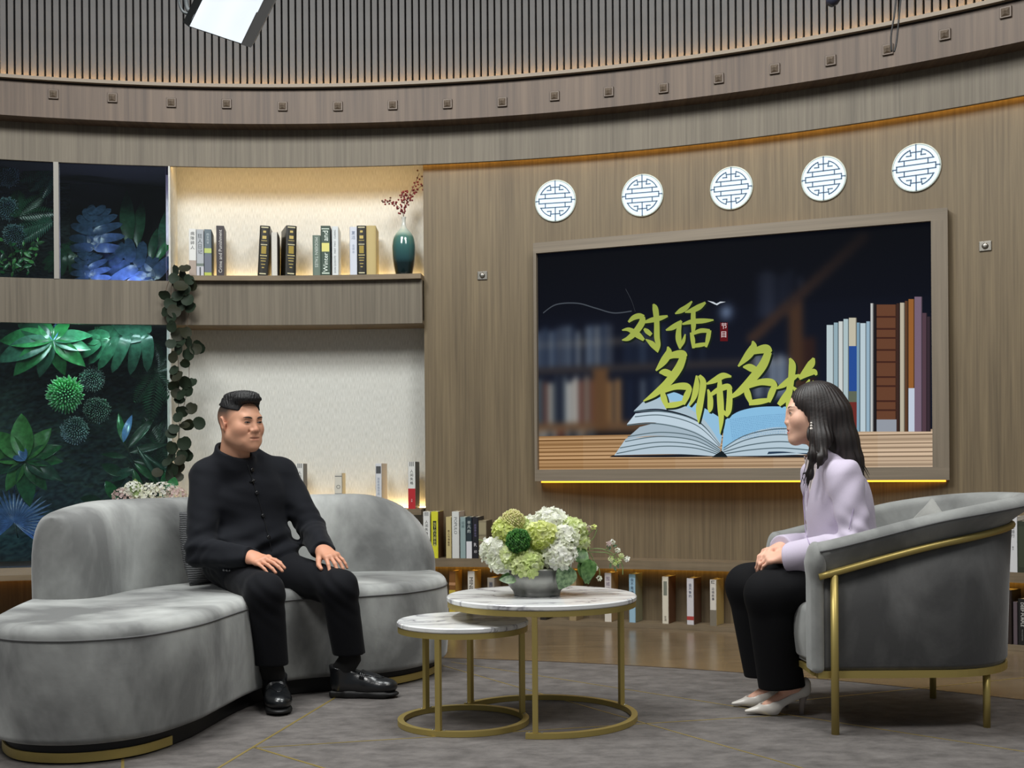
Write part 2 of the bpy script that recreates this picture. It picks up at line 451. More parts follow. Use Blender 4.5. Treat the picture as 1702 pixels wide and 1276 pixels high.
# planted case: moss back, floor, mullion, glass
RG = RL + 0.016
M_MULL = plain('mullion_grey', (150, 146, 138), 0.5)
a_mul = ang(93.5, RL, 350)
arc_box('trim_5', RL - 0.004, RL + 0.05, a_mul - 0.0022, a_mul + 0.0022, Z_SHELF - 0.03, Z_LIN, M_MULL, kind='structure', n=2)
case_back = 6.98
wl = arc_box('wall_green', case_back, case_back + 0.05, a_far, a_case - 0.004, 0.28, Z_LIN + 0.1, plain('case_back_black', (10, 16, 18), 0.9), kind='structure')
arc_box('case_floor', RL + 0.03, case_back, a_far, a_case - 0.004, lz - 0.04, lz - 0.001, plain('case_floor_dark', (20, 24, 22), 0.8), wl)
arc_box('case_shelf', RL + 0.03, case_back, a_far, a_case - 0.004, Z_FAS + 0.02, Z_SHELF - 0.04, plain('case_floor_dark', (20, 24, 22), 0.8), wl)
arc_box('case_ceiling', RL + 0.03, case_back, a_far, a_case - 0.004, Z_LIN + 0.012, Z_LIN + 0.03, plain('case_floor_dark', (20, 24, 22), 0.8), wl)
m, nt, b = new_mat('case_glass')
nt.nodes.remove(b)
tr = nt.nodes.new('ShaderNodeBsdfTransparent'); tr.inputs[0].default_value = (0.86, 0.93, 0.93, 1)
gl = nt.nodes.new('ShaderNodeBsdfGlossy'); gl.inputs['Roughness'].default_value = 0.02
fr = nt.nodes.new('ShaderNodeFresnel'); fr.inputs['IOR'].default_value = 1.45
mx = nt.nodes.new('ShaderNodeMixShader')
nt.links.new(fr.outputs[0], mx.inputs[0]); nt.links.new(tr.outputs[0], mx.inputs[1]); nt.links.new(gl.outputs[0], mx.inputs[2])
nt.links.new(mx.outputs[0], nt.nodes['Material Output'].inputs[0])
M_GLASS = m
arc_box('window_1', RG, RG + 0.006, a_mul + 0.0022, a_case - 0.004, Z_SHELF - 0.03, Z_LIN, M_GLASS, kind='structure', n=24)
arc_box('window_2', RG, RG + 0.006, a_far, a_mul - 0.0022, Z_SHELF - 0.03, Z_LIN, M_GLASS, kind='structure', n=24)
arc_box('window_3', RG, RG + 0.006, a_far, a_case - 0.004, lz, Z_FAS, M_GLASS, kind='structure', n=40)

# --- square crystal studs on the ornament band, one by one
M_STUD = plain('stud_bronze', (78, 66, 56), 0.45, 0.3); M_CRYS = plain('stud_crystal', (128, 114, 100), 0.2, 0.4)
studs = [(89, 157), (187, 163), (285, 171), (377, 173), (470, 177), (562, 177), (653, 175), (744, 173), (835, 170), (922, 160),
         (1012, 153), (1103, 147), (1195, 131), (1288, 115), (1381, 101), (1476, 83), (1571, 58), (1672, 21)]
ordn = ['first', 'second', 'third', 'fourth', 'fifth', 'sixth', 'seventh', 'eighth', 'ninth', 'tenth', 'eleventh', 'twelfth',
        'thirteenth', 'fourteenth', 'fifteenth', 'sixteenth', 'seventeenth', 'eighteenth']
def stud(px, py, R, s, name, label, cat, group):
    p = on_arc(px, py, R); a = ang_of(p)
    M = Matrix.Translation(p) @ Matrix.Rotation(-a, 4, 'Z')
    root = empty(name, p, label, cat, group)
    mb = MB(); mb.box((0, 0, 0), (s, 0.012, s), M=M @ Matrix.Translation((0, -0.006, 0)), bevel=0.002)
    mb.make('mount', M_STUD, root)
    mb = MB(); k = s * 0.36
    V = [(-k, -0.013, -k), (k, -0.013, -k), (k, -0.013, k), (-k, -0.013, k), (0, -0.034, 0), (-k * .5, -0.026, 0), (k * .5, -0.026, 0), (0, -0.026, k * .5), (0, -0.026, -k * .5)]
    F = [(0, 1, 8), (1, 6, 8), (1, 2, 6), (2, 7, 6), (2, 3, 7), (3, 5, 7), (3, 0, 5), (0, 8, 5), (8, 6, 4), (6, 7, 4), (7, 5, 4), (5, 8, 4), (3, 2, 1, 0)]
    mb.add([M @ Vector(v) for v in V], F); mb.make('faceted_boss', M_CRYS, root)
for i, (px, py) in enumerate(studs):
    stud(px, py, RB, 0.056, 'wall_stud', 'small bronze stud, %s from the left on the upper wooden band' % ordn[i],
         'ornament', 'studs along the wooden band')
def latch(px, py, label):
    p = on_arc(px, py, RW); a = ang_of(p); M = Matrix.Translation(p) @ Matrix.Rotation(-a, 4, 'Z')
    root = empty('wall_latch', p, label, 'latch', 'wall latches')
    mb = MB(); mb.box((0, 0, 0), (0.06, 0.008, 0.05), M=M @ Matrix.Translation((0, -0.004, 0)), bevel=0.002); mb.make('plate', plain('latch_steel', (150, 146, 138), 0.3, 0.9), root)
    mb = MB(); prof = [(0.016, 0), (0.016, 0.012), (0.011, 0.018), (0.004, 0.018)]
    mb.lathe(prof, p, 16, (Matrix.Rotation(-a, 3, 'Z') @ Matrix.Rotation(math.radians(90), 3, 'X')).to_3x3())
    mb.make('dial', plain('latch_steel', (150, 146, 138), 0.3, 0.9), root, smooth=True)
latch(802, 458, 'small square metal latch plate on the wood left of the screen'); latch(1638, 409, 'small square metal latch plate on the wood right of the screen')

# --- five round backlit lattice medallions
E_DISC = emit('medallion_glow', (214, 238, 255), 1.15); M_FRET = plain('fret_blue_grey', (62, 84, 112), 0.5)
def medallion(px, py, rpx, label):
    p = on_arc(px, py, RW); a = ang_of(p); r = rpx / FPX * p.y
    M = Matrix.Translation(p) @ Matrix.Rotation(-a, 4, 'Z') @ Matrix.Rotation(math.radians(90), 4, 'X')   # local xy = wall plane, z out
    root = empty('wall_medallion', p - Vector((0, 0, r)), label, 'lamp', 'round backlit wall medallions')
    def put(name, V, F, m, **k): return mk(name, [M @ Vector(v) for v in V], F, m, root, **k)
    V, F = lathe_vf([(r * .97, -0.01), (r * .97, 0.008), (r * .965, 0.010)], 48); put('diffuser', V, F, E_DISC)
    V, F = tube_vf([(r * math.cos(t * math.pi / 24), r * math.sin(t * math.pi / 24), 0.006) for t in range(48)], 0.006, 8, False, True)
    put('rim', V, F, plain('rim_acrylic', (196, 206, 200), 0.2), smooth=True)
    mb = MB(); t = 0.045 * r; z = 0.013
    def seg(x0, y0, x1, y1, wd=t):
        d = Vector((x1 - x0, y1 - y0)); L = d.length * r + wd
        mb.box((0, 0, 0), (L, wd, 0.006), M=M @ Matrix.Translation(((x0 + x1) / 2 * r, (y0 + y1) / 2 * r, z)) @ Matrix.Rotation(math.atan2(d.y, d.x), 4, 'Z'))
    for s in (1, -1):
        seg(-.74, s * .34, .74, s * .34)                     # chord of the half moon
        pts = [(.80 * math.cos(q), s * .80 * math.sin(q)) for q in np.linspace(math.radians(25.2), math.radians(72), 7)]
        for side in (1, -1):
            for (x0, y0), (x1, y1) in zip(pts[:-1], pts[1:]): seg(side * x0, y0, side * x1, y1)
            x, y = pts[-1]
            seg(side * x, y, side * .21, s * .52); seg(side * .21, s * .52, side * .40, s * .52); seg(side * .22, s * .66, 0, s * .66)
            seg(side * .50, s * .34, side * .50, s * .12)
        seg(0, s * .34, 0, s * .98)
        seg(-.82, s * .12, .82, s * .12)
    seg(-.82, .12, -.82, -.12); seg(.82, .12, .82, -.12); seg(-.98, 0, -.82, 0); seg(.82, 0, .98, 0)
    mb.make('lattice', M_FRET, root)
for (px, py, rr), lb in zip([(923.5, 334, 33.5), (1068, 325, 34), (1216, 313, 34.5), (1369.5, 297, 36), (1523.5, 279, 38.5)],
        ['round backlit lattice medallion nearest the shelf bay, first of five above the screen', 'second round backlit medallion from the shelf bay above the screen',
         'middle round backlit medallion of the five above the screen', 'fourth round backlit medallion from the shelf bay above the screen',
         'round backlit medallion farthest from the shelf bay, highest of the five']):
    medallion(px, py, rr, lb)
# ================================================================ smooth-union bodies, meshed with sparse surface nets
class Fr:
    """local frame: origin o, rotation columns R (local->world)"""
    def __init__(s, o=(0, 0, 0), R=None):
        s.o = np.array(o, float); s.R = np.eye(3) if R is None else np.array(R, float)
    def loc(s, P): return (P - s.o) @ s.R
    def w(s, p): return s.o + s.R @ np.asarray(p, float)
    def v(s, p): return s.R @ np.asarray(p, float)
ID = Fr()
def rotz(a):
    c, s = math.cos(a), math.sin(a); return np.array([[c, -s, 0], [s, c, 0], [0, 0, 1.0]])
def rotx(a):
    c, s = math.cos(a), math.sin(a); return np.array([[1.0, 0, 0], [0, c, -s], [0, s, c]])
def roty(a):
    c, s = math.cos(a), math.sin(a); return np.array([[c, 0, s], [0, 1.0, 0], [-s, 0, c]])
def _bb(fr, lo, hi):
    C = np.array([[x, y, z] for x in (lo[0], hi[0]) for y in (lo[1], hi[1]) for z in (lo[2], hi[2])])
    W = C @ fr.R.T + fr.o
    return W.min(0), W.max(0)
def cone(a, b, ra, rb, op='u', k=0.02, fr=ID, sx=None):
    """round cone a->b; sx=(dir, factor) squashes the section along a direction"""
    a = fr.w(a); b = fr.w(b); d = b - a; L2 = max(float(d @ d), 1e-12)
    if sx is not None:
        nv = fr.v(sx[0]); nv = nv / np.linalg.norm(nv); f = sx[1]
    def fn(P):
        q = P - a; t = np.clip(q @ d / L2, 0, 1)
        e = q - t[:, None] * d
        if sx is not None: e = e + np.outer(e @ nv, nv) * (1 / f - 1)
        r = ra + (rb - ra) * t
        D = np.sqrt((e * e).sum(1)) - r
        return D * min(1, f) if sx is not None else D
    R = max(ra, rb) * (max(1, sx[1]) if sx is not None else 1)
    return (fn, np.minimum(a, b) - R, np.maximum(a, b) + R, op, k)
def ell(c, r, op='u', k=0.02, fr=ID, R=None):
    f2 = Fr(fr.w(c), fr.R if R is None else fr.R @ R); r = np.array(r, float)
    def fn(P):
        q = f2.loc(P); k0 = np.sqrt(((q / r) ** 2).sum(1)); k1 = np.sqrt(((q / (r * r)) ** 2).sum(1))
        return k0 * (k0 - 1) / np.maximum(k1, 1e-9)
    lo, hi = _bb(f2, -r, r)
    return (fn, lo, hi, op, k)
def rbox(c, h, rad, op='u', k=0.02, fr=ID, R=None):
    f2 = Fr(fr.w(c), fr.R if R is None else fr.R @ R); h = np.array(h, float)
    def fn(P):
        q = np.abs(f2.loc(P)) - (h - rad)
        return np.sqrt((np.maximum(q, 0) ** 2).sum(1)) + np.minimum(q.max(1), 0) - rad
    lo, hi = _bb(f2, -h, h)
    return (fn, lo, hi, op, k)
def sdf_eval(prims, P, warp=None):
    P = np.asarray(P, float); d = np.full(len(P), 0.5)
    Q = P if warp is None else warp(P)
    for fn, lo, hi, op, k in prims:
        e = fn(Q)
        d = comb(d, e, op, k)
    return d
def comb(d, e, op, k):
    if op == 'u':
        if k <= 0: return np.minimum(d, e)
        h = np.maximum(k - np.abs(d - e), 0) / k
        return np.minimum(d, e) - h * h * k * 0.25
    if op == 's':
        e = -e
        if k <= 0: return np.maximum(d, e)
        h = np.maximum(k - np.abs(d - e), 0) / k
        return np.maximum(d, e) + h * h * k * 0.25
    if op == 'i':
        h = np.maximum(k - np.abs(d - e), 0) / max(k, 1e-9)
        return np.maximum(d, e) + h * h * k * 0.25
def sdf_mesh(prims, h, disp=None, B=24, lift=0.0):
    """returns verts, quads"""
    blocks = set(); mg = 0.03 + 3 * h
    for fn, lo, hi, op, k in prims:
        if op != 'u': continue
        l = np.floor((lo - k * 0.5 - 2 * h - lift) / (h * B)).astype(int); u = np.floor((hi + k * 0.5 + 2 * h + lift) / (h * B)).astype(int)
        for x in range(l[0], u[0] + 1):
            for y in range(l[1], u[1] + 1):
                for z in range(l[2], u[2] + 1): blocks.add((x, y, z))
    n = B + 1
    g = np.arange(n)
    GX, GY, GZ = np.meshgrid(g, g, g, indexing='ij')
    base = np.stack([GX.ravel(), GY.ravel(), GZ.ravel()], 1).astype(float)
    OFF = 1 << 20
    def key(ix, iy, iz): return ((ix + OFF) << 42) | ((iy + OFF) << 21) | (iz + OFF)
    AK = []; AV = []; Q = []
    for (bx, by, bz) in blocks:
        o = np.array([bx, by, bz]) * B
        P = (base + o) * h
        lo_b, hi_b = P[0], P[-1]
        d = np.full(len(P), 0.5); hit = False
        for fn, lo, hi, op, k in prims:
            if np.any(lo - k - mg > hi_b) or np.any(hi + k + mg < lo_b): continue
            d = comb(d, fn(P), op, k); hit = True
        if not hit or d.min() > 0.02 + 4 * h: continue
        if disp is not None: d = d + disp(P)
        D = d.reshape(n, n, n)
        S = D < 0
        if S.all() or not S.any(): continue
        c = S[:-1, :-1, :-1].astype(np.int8)
        cnt = sum(S[i:B + i, j:B + j, l:B + l].astype(np.int8) for i in (0, 1) for j in (0, 1) for l in (0, 1))
        cells = np.argwhere((cnt > 0) & (cnt < 8))
        if len(cells):
            acc = np.zeros((len(cells), 3)); num = np.zeros(len(cells))
            X, Y, Z = cells.T
            for ax in range(3):
                for i in (0, 1):
                    for j in (0, 1):
                        off = [0, 0, 0]; oth = [q for q in range(3) if q != ax]; off[oth[0]] = i; off[oth[1]] = j
                        x, y, z = X + off[0], Y + off[1], Z + off[2]
                        d0 = D[x, y, z]; d1 = D[x + (ax == 0), y + (ax == 1), z + (ax == 2)]
                        m = (d0 < 0) != (d1 < 0)
                        t = np.where(m, d0 / np.where(m, d0 - d1, 1), 0)
                        p = np.stack([x, y, z], 1).astype(float); p[:, ax] += t
                        acc[m] += p[m]; num[m] += 1
            AV.append((acc / num[:, None] + o) * h)
            G = cells + o
            AK.append(key(G[:, 0], G[:, 1], G[:, 2]))
        for ax in range(3):
            sl0 = [slice(0, B)] * 3; sl1 = [slice(0, B)] * 3; sl1[ax] = slice(1, B + 1)
            s0 = S[tuple(sl0)]; s1 = S[tuple(sl1)]
            e = np.argwhere(s0 != s1)
            if not len(e): continue
            fl = s0[tuple(e.T)]
            E = e + o
            a, b2 = [(1, 2), (2, 0), (0, 1)][ax]
            ua = np.zeros(3, int); ua[a] = 1; ub = np.zeros(3, int); ub[b2] = 1
            ks = [key(*(E - ua - ub).T), key(*(E - ub).T), key(*E.T), key(*(E - ua).T)]
            q = np.stack(ks, 1)
            q[~fl] = q[~fl][:, ::-1]
            Q.append(q)
    K = np.concatenate(AK); V = np.concatenate(AV); Q = np.concatenate(Q)
    srt = np.argsort(K); K = K[srt]; V = V[srt]
    idx = np.searchsorted(K, Q); idx = np.minimum(idx, len(K) - 1)
    ok = (K[idx] == Q).all(1)
    return V, idx[ok]
def sdf_obj(name, prims, h, m, parent=None, disp=None, colorfn=None, relax=1, lift=0.0, **kw):
    V, F = sdf_mesh(prims, h, disp, lift=lift)
    for _ in range(relax):                         # light tangential relaxation
        acc = np.zeros_like(V); c = np.zeros(len(V))
        for i in range(4):
            np.add.at(acc, F[:, i], V[F[:, (i + 1) % 4]]); np.add.at(c, F[:, i], 1)
            np.add.at(acc, F[:, i], V[F[:, (i - 1) % 4]]); np.add.at(c, F[:, i], 1)
        V = V * 0.5 + 0.5 * acc / np.maximum(c, 1)[:, None]
    col = colorfn(V) if colorfn else None
    return mk(name, V, F, m, parent, smooth=True, col=col, **kw)
def march(prims, px, py, y0=3.4, y1=6.0, disp=None):
    """first hit of the ray through a pixel with a body"""
    u, v = uv_of(px, py)
    o = np.array([0, 0, CAMZ]); d = np.array([u, 1, -v])
    t = y0
    for _ in range(200):
        e = float(sdf_eval(prims, (o + d * t)[None])[0])
        if e < 0.0004 or t > y1: break
        t += max(e * 0.8, 0.0005)
    return o + d * t
def sdf_normal(prims, p, e=0.002):
    p = np.asarray(p, float)
    Q = np.stack([p + np.eye(3)[i] * e for i in range(3)] + [p - np.eye(3)[i] * e for i in range(3)])
    d = sdf_eval(prims, Q); n = d[:3] - d[3:]
    return n / np.linalg.norm(n)
_nl = np.random.default_rng(3).uniform(-1, 1, (3, 9, 4))
def wob(P, s, seed=0):
    """cheap smooth noise: sum of sines"""
    r = np.random.default_rng(seed); out = 0
    for i in range(6):
        k = r.normal(size=3); k /= np.linalg.norm(k)
        out = out + np.sin(P @ k * s * r.uniform(0.6, 1.6) + r.uniform(0, 6.28))
    return out / 6
# ================================================================ FURNITURE
def suede(name, dark, light, scale=5.0, rough=0.85, sheen=0.35):
    """brushed velvet: patches where the nap lies differently"""
    m, nt, b = new_mat(name)
    tc = nt.nodes.new('ShaderNodeTexCoord')
    mp = nt.nodes.new('ShaderNodeMapping'); mp.inputs['Scale'].default_value = (1, 1, 0.6); mp.inputs['Rotation'].default_value = (0.3, 0.5, 0.2)
    nt.links.new(tc.outputs['Object'], mp.inputs['Vector'])
    n = nt.nodes.new('ShaderNodeTexNoise'); n.inputs['Scale'].default_value = scale; n.inputs['Detail'].default_value = 5; n.inputs['Roughness'].default_value = 0.55; n.inputs['Distortion'].default_value = 0.35
    nt.links.new(mp.outputs['Vector'], n.inputs['Vector'])
    r = nt.nodes.new('ShaderNodeValToRGB'); r.color_ramp.elements[0].position = 0.38; r.color_ramp.elements[1].position = 0.66
    r.color_ramp.elements[0].color = (*lin(dark), 1); r.color_ramp.elements[1].color = (*lin(light), 1)
    nt.links.new(n.outputs['Fac'], r.inputs['Fac']); nt.links.new(r.outputs['Color'], b.inputs['Base Color'])
    b.inputs['Roughness'].default_value = rough; b.inputs['Specular IOR Level'].default_value = 0.2
    b.inputs['Sheen Weight'].default_value = sheen; b.inputs['Sheen Roughness'].default_value = 0.4
    n2 = nt.nodes.new('ShaderNodeTexNoise'); n2.inputs['Scale'].default_value = 60; n2.inputs['Detail'].default_value = 4
    nt.links.new(tc.outputs['Object'], n2.inputs['Vector'])
    bp = nt.nodes.new('ShaderNodeBump'); bp.inputs['Strength'].default_value = 0.15; bp.inputs['Distance'].default_value = 0.004
    nt.links.new(n2.outputs['Fac'], bp.inputs['Height']); nt.links.new(bp.outputs['Normal'], b.inputs['Normal'])
    return m
M_SOFA = suede('sofa_velvet', (110, 111, 110), (188, 190, 187), 2.4)
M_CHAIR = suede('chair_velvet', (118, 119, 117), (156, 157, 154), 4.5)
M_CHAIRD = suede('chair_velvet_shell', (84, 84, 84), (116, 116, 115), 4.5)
M_PIPE = plain('piping_grey', (88, 88, 88), 0.8)
M_GOLD = plain('brushed_gold', (186, 166, 98), 0.42, 0.6)
M_BLACKB = plain('sofa_base_black', (14, 14, 15), 0.6)

def poly_area(P): return 0.5 * np.sum(P[:, 0] * np.roll(P[:, 1], -1) - np.roll(P[:, 0], -1) * P[:, 1])
def offset_loop(P, d):
    """inward offset of a closed CCW loop"""
    t = np.roll(P, -1, 0) - np.roll(P, 1, 0); t /= np.linalg.norm(t, axis=1)[:, None]
    return P + np.stack([-t[:, 1], t[:, 0]], 1) * d
def prism(name, P, z0, z1, r_top, r_bot, m, parent=None, bulge=0.0, steps=6, crown=0.0):
    """upholstered block: closed plan loop P swept up with rounded top and bottom edges"""
    if poly_area(P) < 0: P = P[::-1]
    rings = []
    for i in range(steps + 1):
        a = math.pi / 2 * i / steps
        rings.append((r_bot * (1 - math.sin(a)), z0 + r_bot * (1 - math.cos(a))))
    for t in (0.2, 0.4, 0.6, 0.8):
        zz = z0 + r_bot + (z1 - r_top - z0 - r_bot) * t
        rings.append((-bulge * math.sin(math.pi * t), zz))
    for i in range(steps + 1):
        a = math.pi / 2 * i / steps
        rings.append((r_top * (1 - math.cos(a)), z1 - r_top * (1 - math.sin(a))))
    V = []; F = []; n = len(P)
    for d, z in rings:
        Q = offset_loop(P, d)
        for x, y in Q: V.append((x, y, z))
    for i in range(len(rings) - 1):
        for k in range(n):
            k2 = (k + 1) % n
            F.append((i * n + k, i * n + k2, (i + 1) * n + k2, (i + 1) * n + k))
    b = (len(rings) - 1) * n
    c = P.mean(0)
    top = offset_loop(P, r_top)
    F.append(tuple(range(n - 1, -1, -1)))
    F.append(tuple(b + k for k in range(n)))
    return mk(name, V, F, m, parent, smooth=True)

# ---- curved sofa
sofa = empty('curved_sofa', (-1.0, 4.7, 0), 'long curved grey velvet sofa on a dark plinth, seating the man in black', 'sofa')
seat_ctl = [(-0.305, 5.40), (-0.325, 5.18), (-0.45, 4.97), (-0.63, 4.84), (-0.80, 4.79), (-0.93, 4.68), (-1.0, 4.44), (-1.035, 4.2), (-1.07, 3.98),
            (-1.16, 3.76), (-1.30, 3.65), (-1.46, 3.63), (-1.62, 3.70), (-1.74, 3.88), (-1.80, 4.12), (-1.85, 4.40), (-1.87, 4.66), (-1.80, 4.95), (-1.62, 5.26),
            (-1.36, 5.52), (-1.05, 5.72), (-0.78, 5.82), (-0.53, 5.80), (-0.37, 5.64)]
P_seat = spline(seat_ctl, 8, True)
Z_SEAT = 0.435
prism('seat', P_seat, 0.065, Z_SEAT, 0.042, 0.025, M_SOFA, sofa, bulge=0.008)
Pin = P_seat if poly_area(P_seat) > 0 else P_seat[::-1]
piping = offset_loop(Pin, -0.001)
mb = MB(); mb.tube([(x, y, Z_SEAT - 0.043) for x, y in piping], 0.0035, 6, False, True); mb.make('piping', M_PIPE, sofa, smooth=True)
prism('plinth', offset_loop(Pin, 0.05), 0.002, 0.07, 0.003, 0.003, M_BLACKB, sofa)
# gold band let into the plinth at both ends
def band_on(loop, sel, z0, z1, off, name, m, parent):
    Q = offset_loop(loop, off); Q2 = offset_loop(loop, off + 0.006)
    idx = [i for i in range(len(Q)) if sel(Q[i])]
    # longest run, unrolled
    runs = []; cur = [idx[0]]
    for a, b2 in zip(idx[:-1], idx[1:]):
        if b2 == a + 1: cur.append(b2)
        else: runs.append(cur); cur = [b2]
    runs.append(cur)
    if len(runs) > 1 and runs[0][0] == 0 and runs[-1][-1] == len(Q) - 1: runs[0] = runs[-1] + runs[0]; runs.pop()
    run = max(runs, key=len)
    V = []; F = []
    for i in run:
        V += [(*Q[i], z0), (*Q[i], z1), (*Q2[i], z1), (*Q2[i], z0)]
    for j in range(len(run) - 1):
        for k in range(4):
            k2 = (k + 1) % 4; F.append((j * 4 + k, j * 4 + k2, j * 4 + 4 + k2, j * 4 + 4 + k))
    F += [(3, 2, 1, 0), tuple((len(run) - 1) * 4 + k for k in range(4))]
    mk(name, V, F, m, parent)
band_on(Pin, lambda p: p[1] < 3.93 and p[0] > -1.72, 0.006, 0.036, 0.042, 'gold_band', M_GOLD, sofa)
band_on(Pin, lambda p: p[0] > -0.62 and p[1] < 5.5, 0.006, 0.036, 0.042, 'gold_band', M_GOLD, sofa)
# backrest: swept with a height that falls in a quarter round at the right end
cl = spline([(-1.715, 4.56), (-1.66, 4.86), (-1.50, 5.14), (-1.27, 5.40), (-1.02, 5.57), (-0.80, 5.66), (-0.64, 5.69), (-0.515, 5.685)], 10)
def backrest():
    n = len(cl); s = np.concatenate([[0], np.cumsum(np.linalg.norm(np.diff(cl, axis=0), axis=1))]); L = s[-1]
    half = 0.138; V = []; F = []; rows = []
    t = np.gradient(cl, axis=0); t /= np.linalg.norm(t, axis=1)[:, None]
    nr = np.stack([t[:, 1], -t[:, 0]], 1)            # towards the sitter (right of travel)
    m = 22
    prof = []
    for k in range(m + 1):                            # superelliptic section from front bottom over the top to back bottom
        a = math.pi * k / m
        prof.append((math.copysign(abs(math.cos(a)) ** 0.55, math.cos(a)), abs(math.sin(a)) ** 0.42))
    # end caps: extra stations where the width closes in a half round
    st = []
    for q in np.linspace(0, 1, 9)[:-1]:
        a = q * math.pi / 2
        st.append((-half * math.cos(a), math.sin(a) ** 0.8 if q > 0 else 0.02))
    body = [(s[i], 1.0) for i in range(n)]
    end = []
    for q in np.linspace(0, 1, 9)[1:]:
        a = q * math.pi / 2; end.append((L + half * math.sin(a), max(math.cos(a) ** 0.8, 0.02)))
    for (x, wf) in st + body + end:
        if x < 0: c = cl[0] + t[0] * x; nn = nr[0]
        elif x > L: c = cl[-1] + t[-1] * (x - L); nn = nr[-1]
        else:
            c = np.array([np.interp(x, s, cl[:, 0]), np.interp(x, s, cl[:, 1])]); nn = np.array([np.interp(x, s, nr[:, 0]), np.interp(x, s, nr[:, 1])]); nn /= np.linalg.norm(nn)
        top = 0.80
        e = L + half - x
        if e < 0.42: top = 0.41 + (0.80 - 0.41) * math.sqrt(max(0, 1 - ((0.42 - e) / 0.425) ** 2.4))
        e0 = x + half
        if e0 < 0.5: top -= 0.055 * (1 - e0 / 0.5) ** 2
        z0 = 0.37
        row = []
        for (px_, pz_) in prof:
            fw = half * wf * px_ * (1.0 + 0.04 * math.sin(pz_ * math.pi))
            row.append(len(V)); V.append((c[0] + nn[0] * fw, c[1] + nn[1] * fw, z0 + (top - z0) * pz_))
        rows.append(row)
    for a, b2 in zip(rows[:-1], rows[1:]):
        for k in range(len(prof) - 1): F.append((a[k], b2[k], b2[k + 1], a[k + 1]))
    F.append(tuple(rows[0])); F.append(tuple(rows[-1][::-1]))
    mk('backrest', V, F, M_SOFA, sofa, smooth=True)
backrest()
# corduroy cushion behind the man
M_CORD, nt, b = new_mat('corduroy_grey')
tc = nt.nodes.new('ShaderNodeTexCoord'); wv = nt.nodes.new('ShaderNodeTexWave'); wv.bands_direction = 'Z'; wv.inputs['Scale'].default_value = 34; wv.inputs['Distortion'].default_value = 2.5; wv.inputs['Detail'].default_value = 2; wv.inputs['Detail Scale'].default_value = 1.2
nt.links.new(tc.outputs['Object'], wv.inputs['Vector'])
r = nt.nodes.new('ShaderNodeValToRGB'); r.color_ramp.elements[0].color = (*lin((70, 71, 73)), 1); r.color_ramp.elements[1].color = (*lin((102, 103, 105)), 1)
nt.links.new(wv.outputs['Fac'], r.inputs['Fac']); nt.links.new(r.outputs['Color'], b.inputs['Base Color']); b.inputs['Roughness'].default_value = 0.9
bp = nt.nodes.new('ShaderNodeBump'); bp.inputs['Strength'].default_value = 0.6; bp.inputs['Distance'].default_value = 0.006
nt.links.new(wv.outputs['Fac'], bp.inputs['Height']); nt.links.new(bp.outputs['Normal'], b.inputs['Normal'])
def cushion(name, c, w_, h_, th, rz, rx, m, parent=None, roty_=0.0, **kw):
    n = 18; V = []; F = []
    M = Matrix.Translation(Vector(c)) @ Matrix.Rotation(rz, 4, 'Z') @ Matrix.Rotation(rx, 4, 'X') @ Matrix.Rotation(roty_, 4, 'Y')
    for side in (1, -1):
        for i in range(n + 1):
            for j in range(n + 1):
                u = i / n * 2 - 1; v = j / n * 2 - 1
                pin = 1 - 0.07 * (abs(u) ** 2) * (1 - abs(v) ** 4) - 0.0
                pin2 = 1 - 0.07 * (abs(v) ** 2) * (1 - abs(u) ** 4)
                d = ((1 - u * u) * (1 - v * v)) ** 0.42
                V.append(M @ Vector((u * w_ / 2 * pin2, side * (th / 2 * d + 0.003), v * h_ / 2 * pin)))
    k = n + 1
    for s_, base in ((0, 0), (1, k * k)):
        for i in range(n):
            for j in range(n):
                f = (base + i * k + j, base + i * k + j + 1, base + (i + 1) * k + j + 1, base + (i + 1) * k + j)
                F.append(f if s_ == 0 else f[::-1])
    rim = [(0, j) for j in range(n)] + [(i, n) for i in range(n)] + [(n, j) for j in range(n, 0, -1)] + [(i, 0) for i in range(n, 0, -1)]
    for (a, b2) in zip(rim, rim[1:] + rim[:1]):
        i0 = a[0] * k + a[1]; i1 = b2[0] * k + b2[1]; F.append((i1, i0, i0 + k * k, i1 + k * k))
    return mk(name, V, F, m, parent, smooth=True, **kw)
cushion('cushion', (-1.30, 5.06, 0.590), 0.33, 0.31, 0.13, math.radians(64), math.radians(-10), M_CORD,
        label='dark grey corduroy cushion leaning on the sofa back behind the man', cat='cushion')

# ---- nesting coffee tables
M_MARB, nt, b = new_mat('white_marble')
tc = nt.nodes.new('ShaderNodeTexCoord'); mp = nt.nodes.new('ShaderNodeMapping'); mp.inputs['Scale'].default_value = (1.2, 3.4, 1.2); mp.inputs['Rotation'].default_value = (0, 0, 0.5)
nt.links.new(tc.outputs['Object'], mp.inputs['Vector'])
n = nt.nodes.new('ShaderNodeTexNoise'); n.inputs['Scale'].default_value = 1.5; n.inputs['Detail'].default_value = 5; n.inputs['Distortion'].default_value = 1.2
nt.links.new(mp.outputs['Vector'], n.inputs['Vector'])
r = nt.nodes.new('ShaderNodeValToRGB'); cr = r.color_ramp
cr.elements[0].position = 0.0; cr.elements[0].color = (*lin((232, 233, 232)), 1); cr.elements[1].position = 1.0; cr.elements[1].color = (*lin((236, 237, 236)), 1)
for p_, c_ in ((0.47, (230, 231, 230)), (0.497, (176, 176, 180)), (0.506, (140, 138, 142)), (0.516, (212, 213, 214)), (0.60, (234, 235, 234))):
    e = cr.elements.new(p_); e.color = (*lin(c_), 1)
nt.links.new(n.outputs['Fac'], r.inputs['Fac']); nt.links.new(r.outputs['Color'], b.inputs['Base Color']); b.inputs['Roughness'].default_value = 0.16
